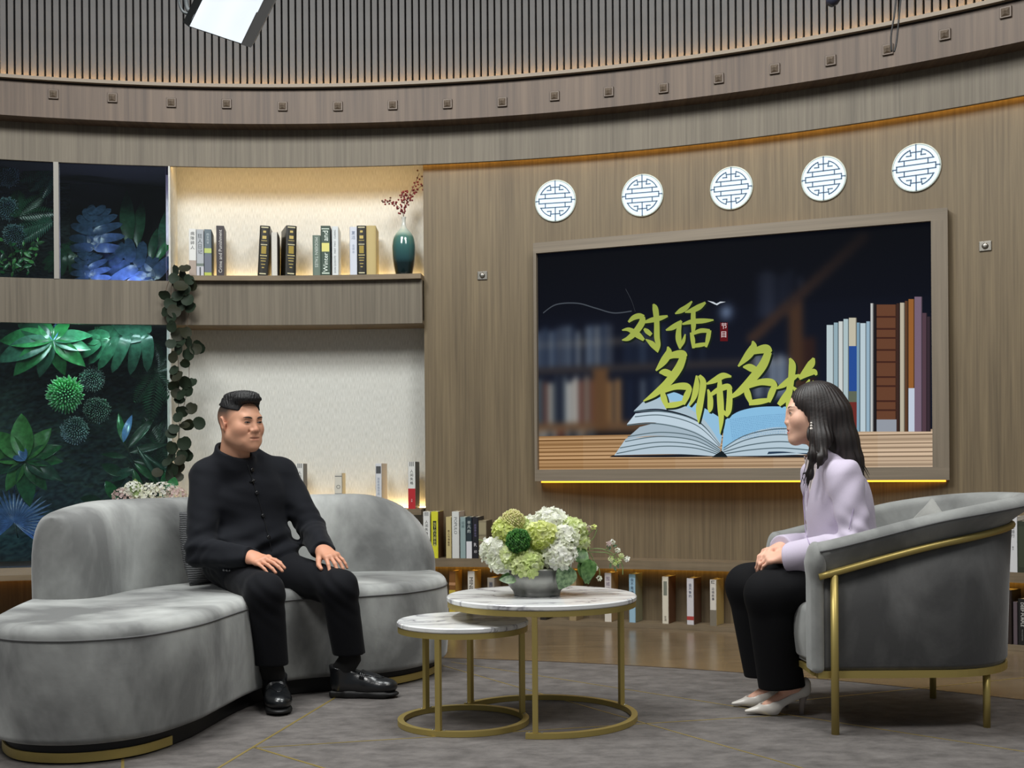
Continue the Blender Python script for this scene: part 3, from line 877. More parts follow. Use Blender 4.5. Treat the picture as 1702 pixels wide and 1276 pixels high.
def nest_table(name, c, r, z, angs, label, arc=None):
    root = empty(name, (*c, 0), label, 'table', 'round nesting tables')
    cx, cy = c; t = 0.019
    mb = MB(); mb.lathe([(r - .004, z - t), (r, z - t + .004), (r, z - .004), (r - .004, z)], (cx, cy, 0), 72); mb.make('top', M_MARB, root)
    def ring(nm, r0, r1, z0, z1, arc=None):
        V = []; F = []; n = 72
        for i in range(n):
            a = 2 * math.pi * i / n if arc is None else math.radians(arc[0] + (arc[1] - arc[0]) * i / (n - 1))
            for rr, zz in ((r0, z0), (r1, z0), (r1, z1), (r0, z1)): V.append((cx + rr * math.cos(a), cy + rr * math.sin(a), zz))
        for i in range(n if arc is None else n - 1):
            j = (i + 1) % n
            for k in range(4): F.append((i * 4 + k, j * 4 + k, j * 4 + (k + 1) % 4, i * 4 + (k + 1) % 4))
        if arc is not None: F += [(0, 1, 2, 3), tuple((n - 1) * 4 + k for k in (3, 2, 1, 0))]
        return mk(nm, V, F, M_GOLD, root)
    ring('top_ring', r - .026, r - .003, z - t - .020, z - t - .0005)
    ring('base_ring', r - .022, r, 0.001, 0.020, arc)
    for a in angs:
        a = math.radians(a); x, y = cx + (r - .013) * math.cos(a), cy + (r - .013) * math.sin(a)
        lg = MB(); lg.box((x, y, (0.02 + z - t - .020) / 2), (0.019, 0.019, z - t - .0405), rz=a, bevel=0.0012)
        o = lg.make('leg', M_GOLD, root)
        for s_ in (-1, 1):
            sc = MB()
            aa = a + s_ * 0.022 / r
            sc.lathe([(0.0045, 0.0202), (0.0045, 0.0225), (0.002, 0.024)], (cx + (r - .011) * math.cos(aa), cy + (r - .011) * math.sin(aa), 0), 10)
            sc.make('screw', plain('screw_steel', (200, 200, 196), 0.25, 0.9), o)
TB = (0.105, 4.31)
nest_table('coffee_table', TB, 0.348, 0.452, (-95.5, 25, 144), 'larger, taller white marble coffee table on a gold ring base, holding the flower bowl', arc=(-101, 148))
TS = (-0.182, 4.235)
nest_table('coffee_table', TS, 0.237, 0.372, (-110, 18, 131), 'smaller, lower white marble coffee table tucked under the larger one')

# ---- tub armchair (faces -x)
ch = empty('tub_armchair', (1.42, 4.36, 0), 'grey velvet tub armchair with gold frame, the woman sits in it', 'chair')
CYC = 4.36
# plan path of the shell: near front -> back -> far front
def chair_path(off=0.0):
    P = []
    x_f, x_b, hw = 1.045, 1.48, 0.325 + off
    for x in np.linspace(x_f, x_b, 12): P.append((x, CYC - hw))
    for a in np.linspace(-90, 90, 25)[1:-1]: P.append((x_b + (0.315 + off) * math.cos(math.radians(a)), CYC + hw * math.sin(math.radians(a))))
    for x in np.linspace(x_b, x_f, 12): P.append((x, CYC + hw))
    return np.array(P)
cp = chair_path(); cs = np.concatenate([[0], np.cumsum(np.linalg.norm(np.diff(cp, axis=0), axis=1))]); CL = cs[-1]
tn = np.gradient(cp, axis=0); tn /= np.linalg.norm(tn, axis=1)[:, None]
cn = np.stack([tn[:, 1], -tn[:, 0]], 1)          # outward normal
def rise(s): q = min(s, CL - s) / (CL / 2); return q
def ztop(s): return 0.655 + 0.158 * (math.sin(min(1, rise(s) / 0.92) * math.pi / 2) ** 1.15)
def zrail(s): return 0.545 + 0.165 * (math.sin(min(1, rise(s) / 0.95) * math.pi / 2) ** 1.05)
# shell (outer panel below the rail)
def sweep(name, sect, m, parent, smooth=True, idx=None, capped=True):
    V = []; F = []; idx = range(len(cp)) if idx is None else idx; rows = []
    for i in idx:
        row = []
        for (o_, z_) in sect(cs[i], i):
            row.append(len(V)); V.append((cp[i][0] + cn[i][0] * o_, cp[i][1] + cn[i][1] * o_, z_))
        rows.append(row)
    k = len(rows[0])
    for a, b2 in zip(rows[:-1], rows[1:]):
        for j in range(k): F.append((a[j], a[(j + 1) % k], b2[(j + 1) % k], b2[j]))
    if capped: F.append(tuple(rows[0][::-1])); F.append(tuple(rows[-1]))
    return mk(name, V, F, m, parent, smooth=smooth)
def shell_sec(s, i):
    zr = zrail(s)
    return [(-0.055, 0.215), (0.0, 0.212), (0.012, 0.23), (0.012 + 0.012 * rise(s), zr - 0.16), (0.012 + 0.02 * rise(s), zr - 0.01), (-0.055, zr - 0.01)]
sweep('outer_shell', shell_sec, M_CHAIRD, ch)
def pad_sec(s, i):
    """fat padded roll that leans outward towards the back"""
    q = rise(s); zt, zr = ztop(s), zrail(s) - 0.004; out = 0.030 + 0.085 * q ** 1.4; th = 0.040
    pts = []
    H = zt - zr
    # outside from the rail up, rounded top, inside down to the seat
    for t_ in np.linspace(0, 1, 7): pts.append((0.016 + out * t_ ** 1.2, zr + (H - th * .9) * t_))
    c0 = 0.016 + out - th
    for a in np.linspace(0, math.pi, 11)[1:]: pts.append((c0 + th * math.cos(a), zr + H - th * .9 + th * .9 * math.sin(a)))
    for t_ in np.linspace(0, 1, 6)[1:]: pts.append((c0 - th + (-0.10 - (c0 - th)) * t_, zr + H - th * .9 + (0.36 - (zr + H - th * .9)) * t_))
    pts.append((-0.04, 0.36)); pts.append((0.0, zr))
    return pts
# ends of the pad are rounded: shrink sections near the ends
def pad_rounded(s, i):
    return pad_sec(s, i)
sweep('arm_pad', pad_rounded, M_CHAIR, ch)
# rounded front faces of both arms
for y0, nm in ((CYC - 0.325, 'arm_front'), (CYC + 0.325, 'arm_front')):
    s_ = -1 if y0 < CYC else 1
    pr = [rbox((1.045, y0 - s_ * 0.028, 0.40), (0.022, 0.052, 0.195), 0.018, k=0.0), ell((1.045, y0 - s_ * 0.014, 0.595), (0.030, 0.064, 0.062), k=0.03)]
    sdf_obj(nm, pr, 0.006, M_CHAIR, ch)
# piping on the near pad's outside
pp = []
for i in range(len(cp)):
    sec = pad_sec(cs[i], i); o_, z_ = sec[6]
    pp.append((cp[i][0] + cn[i][0] * (o_ + 0.001), cp[i][1] + cn[i][1] * (o_ + 0.001), z_ + 0.006))
mb = MB(); mb.tube(pp, 0.0035, 6); mb.make('piping', M_PIPE, ch, smooth=True)
# seat base and cushion
xs0, xs1 = 1.03, 1.62
P = spline([(xs0 + 0.055, CYC - 0.252), (xs0 + 0.004, CYC - 0.17), (xs0 + 0.004, CYC + 0.17), (xs0 + 0.055, CYC + 0.252), (1.3, CYC + 0.262), (1.55, CYC + 0.22), (xs1 + .05, CYC), (1.55, CYC - 0.22), (1.3, CYC - 0.262)], 8, True)
prism('seat_base', offset_loop(P if poly_area(P) > 0 else P[::-1], 0.01), 0.215, 0.26, 0.01, 0.01, M_CHAIR, ch)
prism('seat_cushion', offset_loop(P if poly_area(P) > 0 else P[::-1], -0.006), 0.225, 0.432, 0.032, 0.03, M_CHAIR, ch, bulge=0.008)
# gold frame: base loop, rail, four legs
Mb_ = MB()
base = chair_path(0.012); bt = [(x, y) for x, y in base]
def flat_loop(mb, pts, z0, z1, wd):
    t = np.gradient(np.array(pts), axis=0); t /= np.linalg.norm(t, axis=1)[:, None]; nn = np.stack([t[:, 1], -t[:, 0]], 1); V = []; F = []
    for i, (x, y) in enumerate(pts):
        for o_, z_ in ((-wd, z0), (0, z0), (0, z1), (-wd, z1)): V.append((x + nn[i][0] * o_, y + nn[i][1] * o_, z_))
    for i in range(len(pts) - 1):
        for k in range(4): F.append((i * 4 + k, i * 4 + (k + 1) % 4, i * 4 + 4 + (k + 1) % 4, i * 4 + 4 + k))
    F += [(3, 2, 1, 0), tuple((len(pts) - 1) * 4 + k for k in range(4))]
    mb.add(V, F)
flat_loop(Mb_, bt, 0.188, 0.213, 0.03); Mb_.make('base_frame', M_GOLD, ch)
mb = MB(); mb.box((1.048, CYC, 0.20), (0.02, 0.60, 0.02)); mb.make('front_rail', M_GOLD, ch)
rp = chair_path(0.03)
mb = MB(); mb.tube([(x, y, zrail(cs[i]) - 0.006) for i, (x, y) in enumerate(rp)], 0.0125, 10); mb.make('arm_rail', M_GOLD, ch, smooth=True)
for (x, y, top) in ((1.098, CYC - 0.352, 0.545), (1.098, CYC + 0.352, 0.545)):
    mb = MB(); mb.tube([(x, y, 0.0), (x, y, top)], 0.0135, 14); mb.make('leg', M_GOLD, ch, smooth=True)
for (x, y) in ((1.652, CYC - 0.262), (1.652, CYC + 0.262)):
    mb = MB(); mb.tube([(x, y, 0.0), (x, y, 0.19)], 0.0125, 14); mb.make('leg', M_GOLD, ch, smooth=True)
cushion('cushion', (1.585, 4.50, 0.572), 0.32, 0.32, 0.12, math.radians(-70), math.radians(-14), suede('cushion_pale', (150, 150, 146), (180, 180, 174), 9), roty_=math.radians(38),
        label='pale grey cushion with pointed corner leaning inside the armchair back', cat='cushion')

# ---- studio softbox hanging into the top of the picture
sb = empty('softbox', (-1.12, 5.0, 2.7), 'white studio softbox hanging into view in front of the grey slats', 'lamp')
c0, c1, c2, c3 = at(313, 44, 4.9), at(402, 74, 4.9), at(470, -66, 4.62), at(366, -64, 4.62)
nrm = (c1 - c0).cross(c3 - c0).normalized()
if nrm.y > 0: nrm = -nrm
V = []; N_ = 10
for i in range(N_ + 1):
    for j in range(N_ + 1):
        u, v = i / N_, j / N_
        p = c0.lerp(c1, u).lerp(c3.lerp(c2, u), v)
        sag = 4 * u * (1 - u) * 4 * v * (1 - v) * 0.012 + 0.007 * math.sin(9 * u + 5 * v) * math.sin(6 * v) * 4 * u * (1 - u)
        V.append(p + nrm * sag)
F = [(i * (N_ + 1) + j, (i + 1) * (N_ + 1) + j, (i + 1) * (N_ + 1) + j + 1, i * (N_ + 1) + j + 1) for i in range(N_) for j in range(N_)]
m, nt, b = new_mat('softbox_cloth'); b.inputs['Base Color'].default_value = (0.7, 0.73, 0.75, 1); b.inputs['Emission Color'].default_value = (0.85, 0.93, 1.0, 1); b.inputs['Emission Strength'].default_value = 0.78
mk('diffuser', V, F, m, sb, smooth=True)
def quadbox(name, q, d, m):
    V = [Vector(p) for p in q] + [Vector(p) + d for p in q]
    mk(name, V, [(0, 1, 2, 3), (7, 6, 5, 4), (0, 4, 5, 1), (1, 5, 6, 2), (2, 6, 7, 3), (3, 7, 4, 0)], m, sb)
M_SIL = plain('softbox_silver', (128, 128, 128), 0.45, 0.2); M_SBK = plain('softbox_black', (52, 56, 58), 0.7)
ctr = (c0 + c1 + c2 + c3) / 4; bk = ctr - nrm * 0.42
def flap(a, b2, m, nm):
    a2 = bk + (a - ctr) * 0.28; b3 = bk + (b2 - ctr) * 0.28; th = (b2 - a).cross(a2 - a).normalized() * 0.004
    V = [a, b2, b3, a2] + [p + th for p in (a, b2, b3, a2)]
    mk(nm, V, [(0, 1, 2, 3), (7, 6, 5, 4), (0, 4, 5, 1), (1, 5, 6, 2), (2, 6, 7, 3), (3, 7, 4, 0)], m, sb)
flap(c0, c1, M_SBK, 'side_panel'); flap(c1, c2, M_SIL, 'side_panel'); flap(c2, c3, M_SBK, 'side_panel'); flap(c3, c0, M_SBK, 'side_panel')
# silver lip along the right edge and dark lip on the left edge
e = (c2 - c1).normalized(); rgt = (c1 - c0).normalized()
quadbox('edge_band', (c1 + nrm * .002, c1 + rgt * 0.04 + nrm * .0, c2 + rgt * 0.045, c2 + nrm * .002), -nrm * 0.05, M_SIL)
quadbox('edge_band', (c0 - rgt * 0.028 - e * -0.012, c0, c3, c3 - rgt * 0.028), -nrm * 0.05, M_SBK)
mb = MB(); pts = spline([tuple(at(318, 24, 4.98)), tuple(at(303, 18, 5.0)), tuple(at(297, -10, 5.0)), tuple(at(308, -60, 5.0))], 6); mb.tube([tuple(p) for p in pts], 0.006, 8); 
pts = spline([tuple(at(317, 20, 5.02)), tuple(at(310, 8, 5.04)), tuple(at(306, -50, 5.05))], 6); mb.tube([tuple(p) for p in pts], 0.010, 8); mb.make('cable', M_SBK, sb, smooth=True)
mb = MB(); p = bk - nrm * 0.10; mb.tube([bk, p], 0.07, 16); mb.tube([p, p + Vector((0, 0, 1.0))], 0.016, 10); mb.make('lamp_head', M_SBK, sb)
# loose black cable hanging over the right end of the band
mb = MB()
for dx, pts in ((0, [(1493, -40), (1487, 20), (1481, 60), (1482, 86)]), (1, [(1500, -40), (1494, 30), (1490, 70), (1486, 86)])):
    q = [at(x, y, 5.62 - 0.004 * dx) for x, y in pts]; q = spline([tuple(p) for p in q], 6); mb.tube([tuple(p) for p in q], 0.0045, 6)
mb.make('hanging_cable', plain('cable_black', (16, 16, 16), 0.5), smooth=True, label='thin black cable loop hanging in front of the slats at upper right', cat='cable')
mb = MB(); p = at(1385, -2, 5.3)
mb.lathe([(0.02, -0.03), (0.03, -0.01), (0.03, 0.05), (0.018, 0.07)], p, 16, Matrix.Rotation(0.6, 3, 'Y')); mb.tube([p + Vector((0, 0, .05)), p + Vector((0.02, 0, 0.6))], 0.008, 8)
mb.make('hanging_lamp', plain('lamp_navy', (40, 42, 60), 0.4), smooth=True, label='small dark lamp end hanging at the top edge before the slats', cat='lamp')
# ================================================================ PEOPLE
def frame_from(o, fwd, pitch=0.0, roll=0.0):
    """x = the person's right, y = forward, z = up"""
    f = Vector((fwd[0], fwd[1], 0)).normalized()
    R = np.array([[f.y, f.x, 0], [-f.x, f.y, 0], [0, 0, 1.0]])
    return Fr(o, R @ rotx(pitch) @ roty(roll))
def head_prims(H, s=1.0, fem=False):
    """sculpted head, chin at local z=-0.115, crown at +0.11"""
    e = lambda c, r, op='u', k=0.02, R=None: ell(np.array(c) * s, np.array(r) * s, op, k * s, H, R)
    c = lambda a, b2, ra, rb, op='u', k=0.02, sx=None: cone(np.array(a) * s, np.array(b2) * s, ra * s, rb * s, op, k * s, H, sx)
    w_ = 0.94 if fem else 1.04
    P = [e((0, -0.014, 0.028), (0.077 * w_, 0.098, 0.084)),
         e((0, 0.030, -0.030), (0.064 * w_, 0.060, 0.082), k=0.03)]
    for q in (1, -1):
        P += [c((q * 0.050 * w_, 0.005, -0.058), (q * 0.016, 0.066, -0.096), 0.024 if fem else 0.027, 0.017, k=0.035)]
    P += [e((0, 0.069, -0.098), (0.022, 0.019, 0.017), k=0.02)]
    for q in (1, -1):
        P += [e((q * 0.040, 0.056, -0.028), (0.026, 0.026, 0.026), k=0.03)]
    P += [c((-0.034, 0.076, 0.021), (0.034, 0.076, 0.021), 0.010 if fem else 0.013, 0.010 if fem else 0.013, k=0.02)]
    P += [e((0, 0.074, 0.005), (0.012, 0.020, 0.022), k=0.015)]
    for q in (1, -1):
        P += [e((q * 0.031, 0.099, 0.002), (0.019, 0.018, 0.0115), 's', 0.012)]
        P += [e((q * 0.031, 0.0765, 0.001), (0.0155, 0.0115, 0.0105), k=0.005)]
    nt_ = 0.104 if fem else 0.107
    P += [c((0, 0.086, 0.008), (0, nt_ - 0.009, -0.030), 0.0078, 0.0110 if fem else 0.0132, k=0.012)]
    for q in (1, -1): P += [e((q * (0.0125 if fem else 0.0152), 0.0895, -0.0335), (0.0085, 0.011, 0.0080), k=0.007)]
    if not fem:
        for q in (1, -1): P += [c((q * 0.024, 0.0865, -0.036), (q * 0.034, 0.0745, -0.064), 0.0032, 0.0030, 's', 0.010), e((q * 0.030, 0.060, -0.078), (0.022, 0.022, 0.018), k=0.02)]
    P += [e((0, 0.081, -0.060), (0.027, 0.014, 0.022), k=0.018)]
    P += [c((-0.017, 0.0885, -0.0605), (0.017, 0.0885, -0.0605), 0.0048, 0.0048, k=0.006), c((-0.014, 0.0875, -0.0715), (0.014, 0.0875, -0.0715), 0.0062, 0.0062, k=0.006)]
    P += [c((-0.022, 0.0935, -0.0655), (0.022, 0.0935, -0.0655), 0.0024, 0.0024, 's', 0.004)]
    for q in (1, -1):
        Re = roty(q * 0.12) @ rotx(0.18) @ rotz(-q * 0.35)
        P += [e((q * 0.081 * w_, -0.012, -0.004), (0.0075, 0.0185, 0.033), k=0.008, R=Re),
              e((q * 0.089 * w_, -0.008, 0.0), (0.006, 0.011, 0.020), 's', 0.006, R=Re),
              e((q * 0.080 * w_, 0.002, -0.006), (0.005, 0.005, 0.008), 'u', 0.005)]
    return P
def hand_prims(wr, f, n, thumb, spread=0.10, curl=(12, 18, 14), s=1.0, k=0.006, curls=None, thumb_in=0.0):
    f = np.array(f, float); f /= np.linalg.norm(f); n = np.array(n, float); n -= f * (n @ f); n /= np.linalg.norm(n)
    lat = np.cross(f, n) * thumb                    # towards the thumb
    wr = np.array(wr, float); P = []
    offs = [0.029, 0.0095, -0.010, -0.028]
    L = [(0.043, 0.026, 0.021), (0.047, 0.030, 0.022), (0.043, 0.028, 0.021), (0.034, 0.021, 0.018)]
    base_f = [0.088, 0.091, 0.086, 0.078]
    rad = [0.0088, 0.0090, 0.0086, 0.0076]
    for i in range(4):
        b0 = wr + (lat * offs[i] * 0.55 + f * 0.012) * s; b1 = wr + (lat * offs[i] + f * base_f[i] + n * (0.003 - 0.002 * abs(i - 1))) * s
        P.append(cone(b0, b1, 0.0150 * s, 0.0105 * s, k=0.014))
        P.append(ell(b1 + n * 0.002, (0.0098 * s,) * 3, k=0.008))
        d = f + lat * spread * (1.5 - i) * 0.9; d /= np.linalg.norm(d)
        a = 0.0; p = b1; cu = curl if curls is None else curls[i]
        for j in range(3):
            a += math.radians(cu[j]); dd = d * math.cos(a) - n * math.sin(a)
            q = p + dd * L[i][j] * s
            r0 = rad[i] * (1 - 0.09 * j) * s; r1 = rad[i] * (1 - 0.09 * (j + 1)) * s
            P.append(cone(p, q, r0, r1, k=0.003 if j else 0.006)); p = q
    P.append(cone(wr - f * 0.06 * s, wr + f * 0.02 * s, 0.027 * s, 0.025 * s, k=0.02, sx=(n, 0.78)))
    t0 = wr + (f * 0.022 + lat * 0.022 - n * 0.006) * s; t1 = t0 + (f * 0.034 + lat * 0.024 - n * 0.010) * s
    td = f * (0.80 + thumb_in * 0.3) + lat * (0.42 - thumb_in) - n * 0.25; td /= np.linalg.norm(td)
    t2 = t1 + td * 0.034 * s; td2 = f * 0.95 + lat * (0.10 - thumb_in) - n * 0.22; td2 /= np.linalg.norm(td2); t3 = t2 + td2 * 0.027 * s
    P += [cone(t0, t1, 0.016 * s, 0.0125 * s, k=0.012), cone(t1, t2, 0.0118 * s, 0.0100 * s, k=0.005), cone(t2, t3, 0.0100 * s, 0.0080 * s, k=0.003)]
    return P
def cutter(p, d, up=(0, 0, 1), size=0.16, op='s', k=0.004):
    """box whose face passes through p and that lies on the d side"""
    d = np.array(d, float); d /= np.linalg.norm(d); u = np.array(up, float)
    x = np.cross(d, u); x /= np.linalg.norm(x); u = np.cross(x, d)
    R = np.stack([x, d, u], 1)
    return rbox(np.array(p) + d * size, (size, size, size), 0.001, op, k, ID, R)
SKIN_M = np.array(lin((204, 152, 124))); SKIN_W = np.array(lin((226, 180, 156)))
def face_cols(H, s, skin, stub=None, lip=(176, 104, 96), lipk=0.6):
    lipc = np.array(lin(lip))
    def fn(V):
        Q = H.loc(V) / s; C = np.tile(skin, (len(V), 1))
        C *= (1 + 0.05 * wob(V, 60, 5))[:, None]
        m = np.exp(-((Q[:, 0] / 0.021) ** 4 + ((Q[:, 2] + 0.0665) / 0.0095) ** 4)) * (Q[:, 1] > 0.075) * lipk
        C = C * (1 - m[:, None]) + lipc * m[:, None]
        for q in (1, -1):                           # blush of cheeks, ears and nose tip
            m = 0.22 * np.exp(-(((Q - np.array([q * 0.045, 0.07, -0.032])) / 0.024) ** 2).sum(1)); C = C * (1 - m[:, None]) + np.array(lin((206, 122, 104))) * m[:, None]
            m = 0.25 * np.exp(-(((Q - np.array([q * 0.085, -0.012, -0.004])) / 0.03) ** 2).sum(1)); C = C * (1 - m[:, None]) + np.array(lin((212, 128, 112))) * m[:, None]
        m = 0.15 * np.exp(-(((Q - np.array([0, 0.105, -0.03])) / 0.018) ** 2).sum(1)); C = C * (1 - m[:, None]) + np.array(lin((206, 120, 104))) * m[:, None]
        if stub is not None:
            line = 0.000 + np.clip((Q[:, 1] - 0.005) * 1.0, 0, 0.2)
            a = np.clip((Q[:, 2] - line) / 0.050, 0, 1) ** 0.8 * np.clip((0.056 - Q[:, 1]) / 0.010, 0, 1) * (np.abs(Q[:, 0]) < 0.082)
            a *= 0.95
            nape = np.clip((-0.045 - Q[:, 1]) / 0.02, 0, 1) * np.clip((Q[:, 2] + 0.07) / 0.03, 0, 1) * 0.86
            a = np.maximum(a, nape) * (np.abs(Q[:, 2]) < 0.2)
            C = C * (1 - a[:, None]) + np.array(lin(stub)) * a[:, None]
        hands = (Q[:, 2] < -0.25)
        C[hands] = C[hands] * np.array([1.0, 0.93, 0.92])
        return C
    return fn
def face_features(prims, H, s, root, brow_rgb, fem=False, gaze=0.0):
    M_BROW = plain('brow_hair_%s' % fem, brow_rgb, 0.7); M_EYE = plain('eye_white', (205, 200, 194), 0.25); M_IRIS = plain('eye_iris', (28, 20, 16), 0.15); M_LASH = plain('lash_dark', (34, 24, 20), 0.6)
    def surf(x, z):
        y = 0.13
        for _ in range(60):
            d = float(sdf_eval(prims, H.w((x * s, y * s, z * s))[None])[0])
            if d < 0.0003: break
            y -= max(d, 0.0004) / s * 0.9
        return y
    def pt(x, z, lift=0.0): return H.w((x * s, (surf(x, z) + lift) * s, z * s))
    for q in (1, -1):
        pts = [(q * t, (0.0235 if fem else 0.0185) + (0.0045 if fem else 0.0045) * math.sin((t - 0.013) / 0.035 * math.pi * 0.8)) for t in np.linspace(0.013, 0.049, 8)]
        P = [Vector(pt(x, z, -0.0005)) for x, z in pts]
        r = [0.0012, 0.0026, 0.0031, 0.0030, 0.0027, 0.0023, 0.0016, 0.0007]
        mb = MB(); mb.tube(P, [a * (0.75 if fem else 1.1) * s for a in r], 6); mb.make('eyebrow', M_BROW, root, smooth=True)
        n = 9; up = []; lo = []
        for t in np.linspace(-1, 1, n):
            x = q * (0.031 + 0.0135 * t); hgt = (0.0048 if fem else 0.0030) * (1 - t * t) ** 0.7
            z0 = 0.0005 + 0.0012 * t
            up.append(Vector(pt(x, z0 + hgt, 0.0003))); lo.append(Vector(pt(x, z0 - hgt * 0.75, 0.0003)))
        V = up + lo; F = [(i, i + 1, n + i + 1, n + i) for i in range(n - 1)]
        mk('eye', V, F, M_EYE, root, smooth=True)
        ic = 0.031 + gaze * 0.004
        V = []; F = []; m_ = 12
        cz = 0.001
        for kx in range(m_):
            a = 2 * math.pi * kx / m_; dx, dz = 0.0056 * math.cos(a), max(min(0.0056 * math.sin(a), 0.0040 if fem else 0.0026), -0.0028 if fem else -0.0020)
            V.append(pt(q * ic + dx, cz + dz, 0.0009))
        F.append(list(range(m_)) if q > 0 else list(range(m_))[::-1]); mk('iris', V, F, M_IRIS, root)
        mb = MB(); mb.tube([p + Vector(H.v((0, 0.0006, 0.0004))) for p in up], [0.0006 * s] + [(0.0016 if fem else 0.0017) * s] * (n - 2) + [0.0008 * s], 6); mb.make('eyelash_line', M_LASH, root, smooth=True)

# ---------------------------------------------------------------- the man on the sofa
man = empty('person', (-1.08, 4.9, 0.0), 'man in black stand-collar jacket sitting on the sofa, hands on his knees', 'person')
a_t = math.radians(37)
T = frame_from((-1.115, 4.955, 0.42), (math.sin(a_t), -math.cos(a_t)))
a_h = math.radians(50)
HM = frame_from((-1.122, 4.86, 1.113), (math.sin(a_h), -math.cos(a_h)), pitch=math.radians(-1), roll=math.radians(1.5))
sh_r, sh_l = T.w((0.178, -0.015, 0.472)), T.w((-0.163, -0.015, 0.472))
el_r, wr_r = np.array([-1.262, 4.735, 0.585]), np.array([-1.035, 4.60, 0.578])
el_l, wr_l = np.array([-0.852, 5.00, 0.66]), np.array([-0.775, 4.775, 0.590])
hp_r, hp_l = T.w((0.085, 0.02, 0.085)), T.w((-0.085, 0.02, 0.085))
kn_r, kn_l = np.array([-0.945, 4.465, 0.452]), np.array([-0.690, 4.655, 0.446])
an_r, an_l = np.array([-0.930, 4.53, 0.10]), np.array([-0.652, 4.735, 0.10])
hr = hand_prims(wr_r, (0.16, -0.125, -0.028), (-0.10, -0.32, 0.95), -1, spread=0.05, curl=(10, 14, 14), s=0.98)
hl = hand_prims(wr_l, (0.115, -0.145, -0.052), (0.05, -0.30, 0.95), 1, spread=0.20, curl=(20, 22, 16), s=0.98)
body = head_prims(HM, 0.985) + [cone((0, -0.030, -0.05), (0, -0.055, -0.19), 0.058, 0.064, k=0.03, fr=HM),
    cone(T.w((0, -0.02, .44)), T.w((0, -0.01, 0.2)), 0.07, 0.09, k=0.03), cone(sh_r, sh_l, 0.045, 0.045, k=0.05), ell(T.w((0, 0, .1)), (0.11, 0.1, 0.09), k=0.05)]
for a, b2, c in ((sh_r, el_r, wr_r), (sh_l, el_l, wr_l)):
    body += [cone(a, b2, 0.040, 0.034, k=0.02), cone(b2, c, 0.034, 0.025, k=0.02)]
for a, b2, c in ((hp_r, kn_r, an_r), (hp_l, kn_l, an_l)):
    body += [cone(a, b2, 0.06, 0.045, k=0.03), cone(b2, c + (b2 - c) * 0.22, 0.042, 0.030, k=0.02)]
body += hr + hl
sdf_obj('body', body, 0.0027, vcol('skin_man', 0.5, spec=0.35, sss=0.06), man, colorfn=face_cols(HM, 0.985, SKIN_M, stub=(44, 41, 38), lip=(158, 96, 84), lipk=0.5))
face_features(head_prims(HM, 0.985), HM, 0.985, man, (38, 30, 26), gaze=0.2)
# hair: flat brush cut, faded sides
e = lambda c, r, op='u', k=0.01, R=None: ell(c, r, op, k, HM, R)
hair = [e((0, -0.014, 0.040), (0.0805, 0.0985, 0.080)), e((0, 0.052, 0.099), (0.058, 0.040, 0.024), k=0.03), e((0, 0.0, 0.108), (0.052, 0.075, 0.020), k=0.03),
        rbox((0, 0.02, -0.036), (0.2, 0.2, 0.090), 0.01, 's', 0.004, HM, rotx(math.radians(-12))),
        rbox((0, 0.125, 0.030), (0.066, 0.062, 0.052), 0.012, 's', 0.006, HM), rbox((0, 0.17, 0.02), (0.2, 0.112, 0.060), 0.01, 's', 0.006, HM)]
def hair_d(P):
    Q = HM.loc(P)
    return 0.0028 * np.sin(Q[:, 0] * 620 + 3 * np.sin(Q[:, 1] * 90)) * np.sin(Q[:, 1] * 560 + 2 * np.sin(Q[:, 0] * 130)) * np.clip((Q[:, 2] - 0.05) / 0.05, 0, 1)
m = plain('hair_black', (20, 19, 20), 0.55, spec=0.4)
sdf_obj('hair', hair, 0.0024, m, man, disp=hair_d, relax=0)
# jacket
M_JACK = plain('jacket_black_wool', (19, 21, 27), 0.85, spec=0.2, sheen=0.06, noise=0.12, nscale=300, bump=0.15, bscale=900)
J = [ell((0, -0.01, 0.10), (0.185, 0.150, 0.12), fr=T), ell((0, 0.022, 0.20), (0.168, 0.142, 0.13), k=0.06, fr=T), ell((0, 0.004, 0.375), (0.178, 0.128, 0.16), k=0.07, fr=T),
     cone((0.150, -0.015, 0.478), (-0.150, -0.015, 0.478), 0.060, 0.060, k=0.05, fr=T), cone((0.13, -0.02, 0.495), (0, -0.03, 0.548), 0.050, 0.055, k=0.05, fr=T), cone((-0.13, -0.02, 0.495), (0, -0.03, 0.548), 0.050, 0.055, k=0.05, fr=T)]
for a, b2, c in ((sh_r, el_r, wr_r), (sh_l, el_l, wr_l)):
    d = (c - b2) / np.linalg.norm(c - b2)
    J += [cone(a, b2, 0.070, 0.057, k=0.035), cone(b2, c + d * 0.05, 0.058, 0.044, k=0.02)]
    J += [cutter(c + d * 0.012, d, size=0.09)]
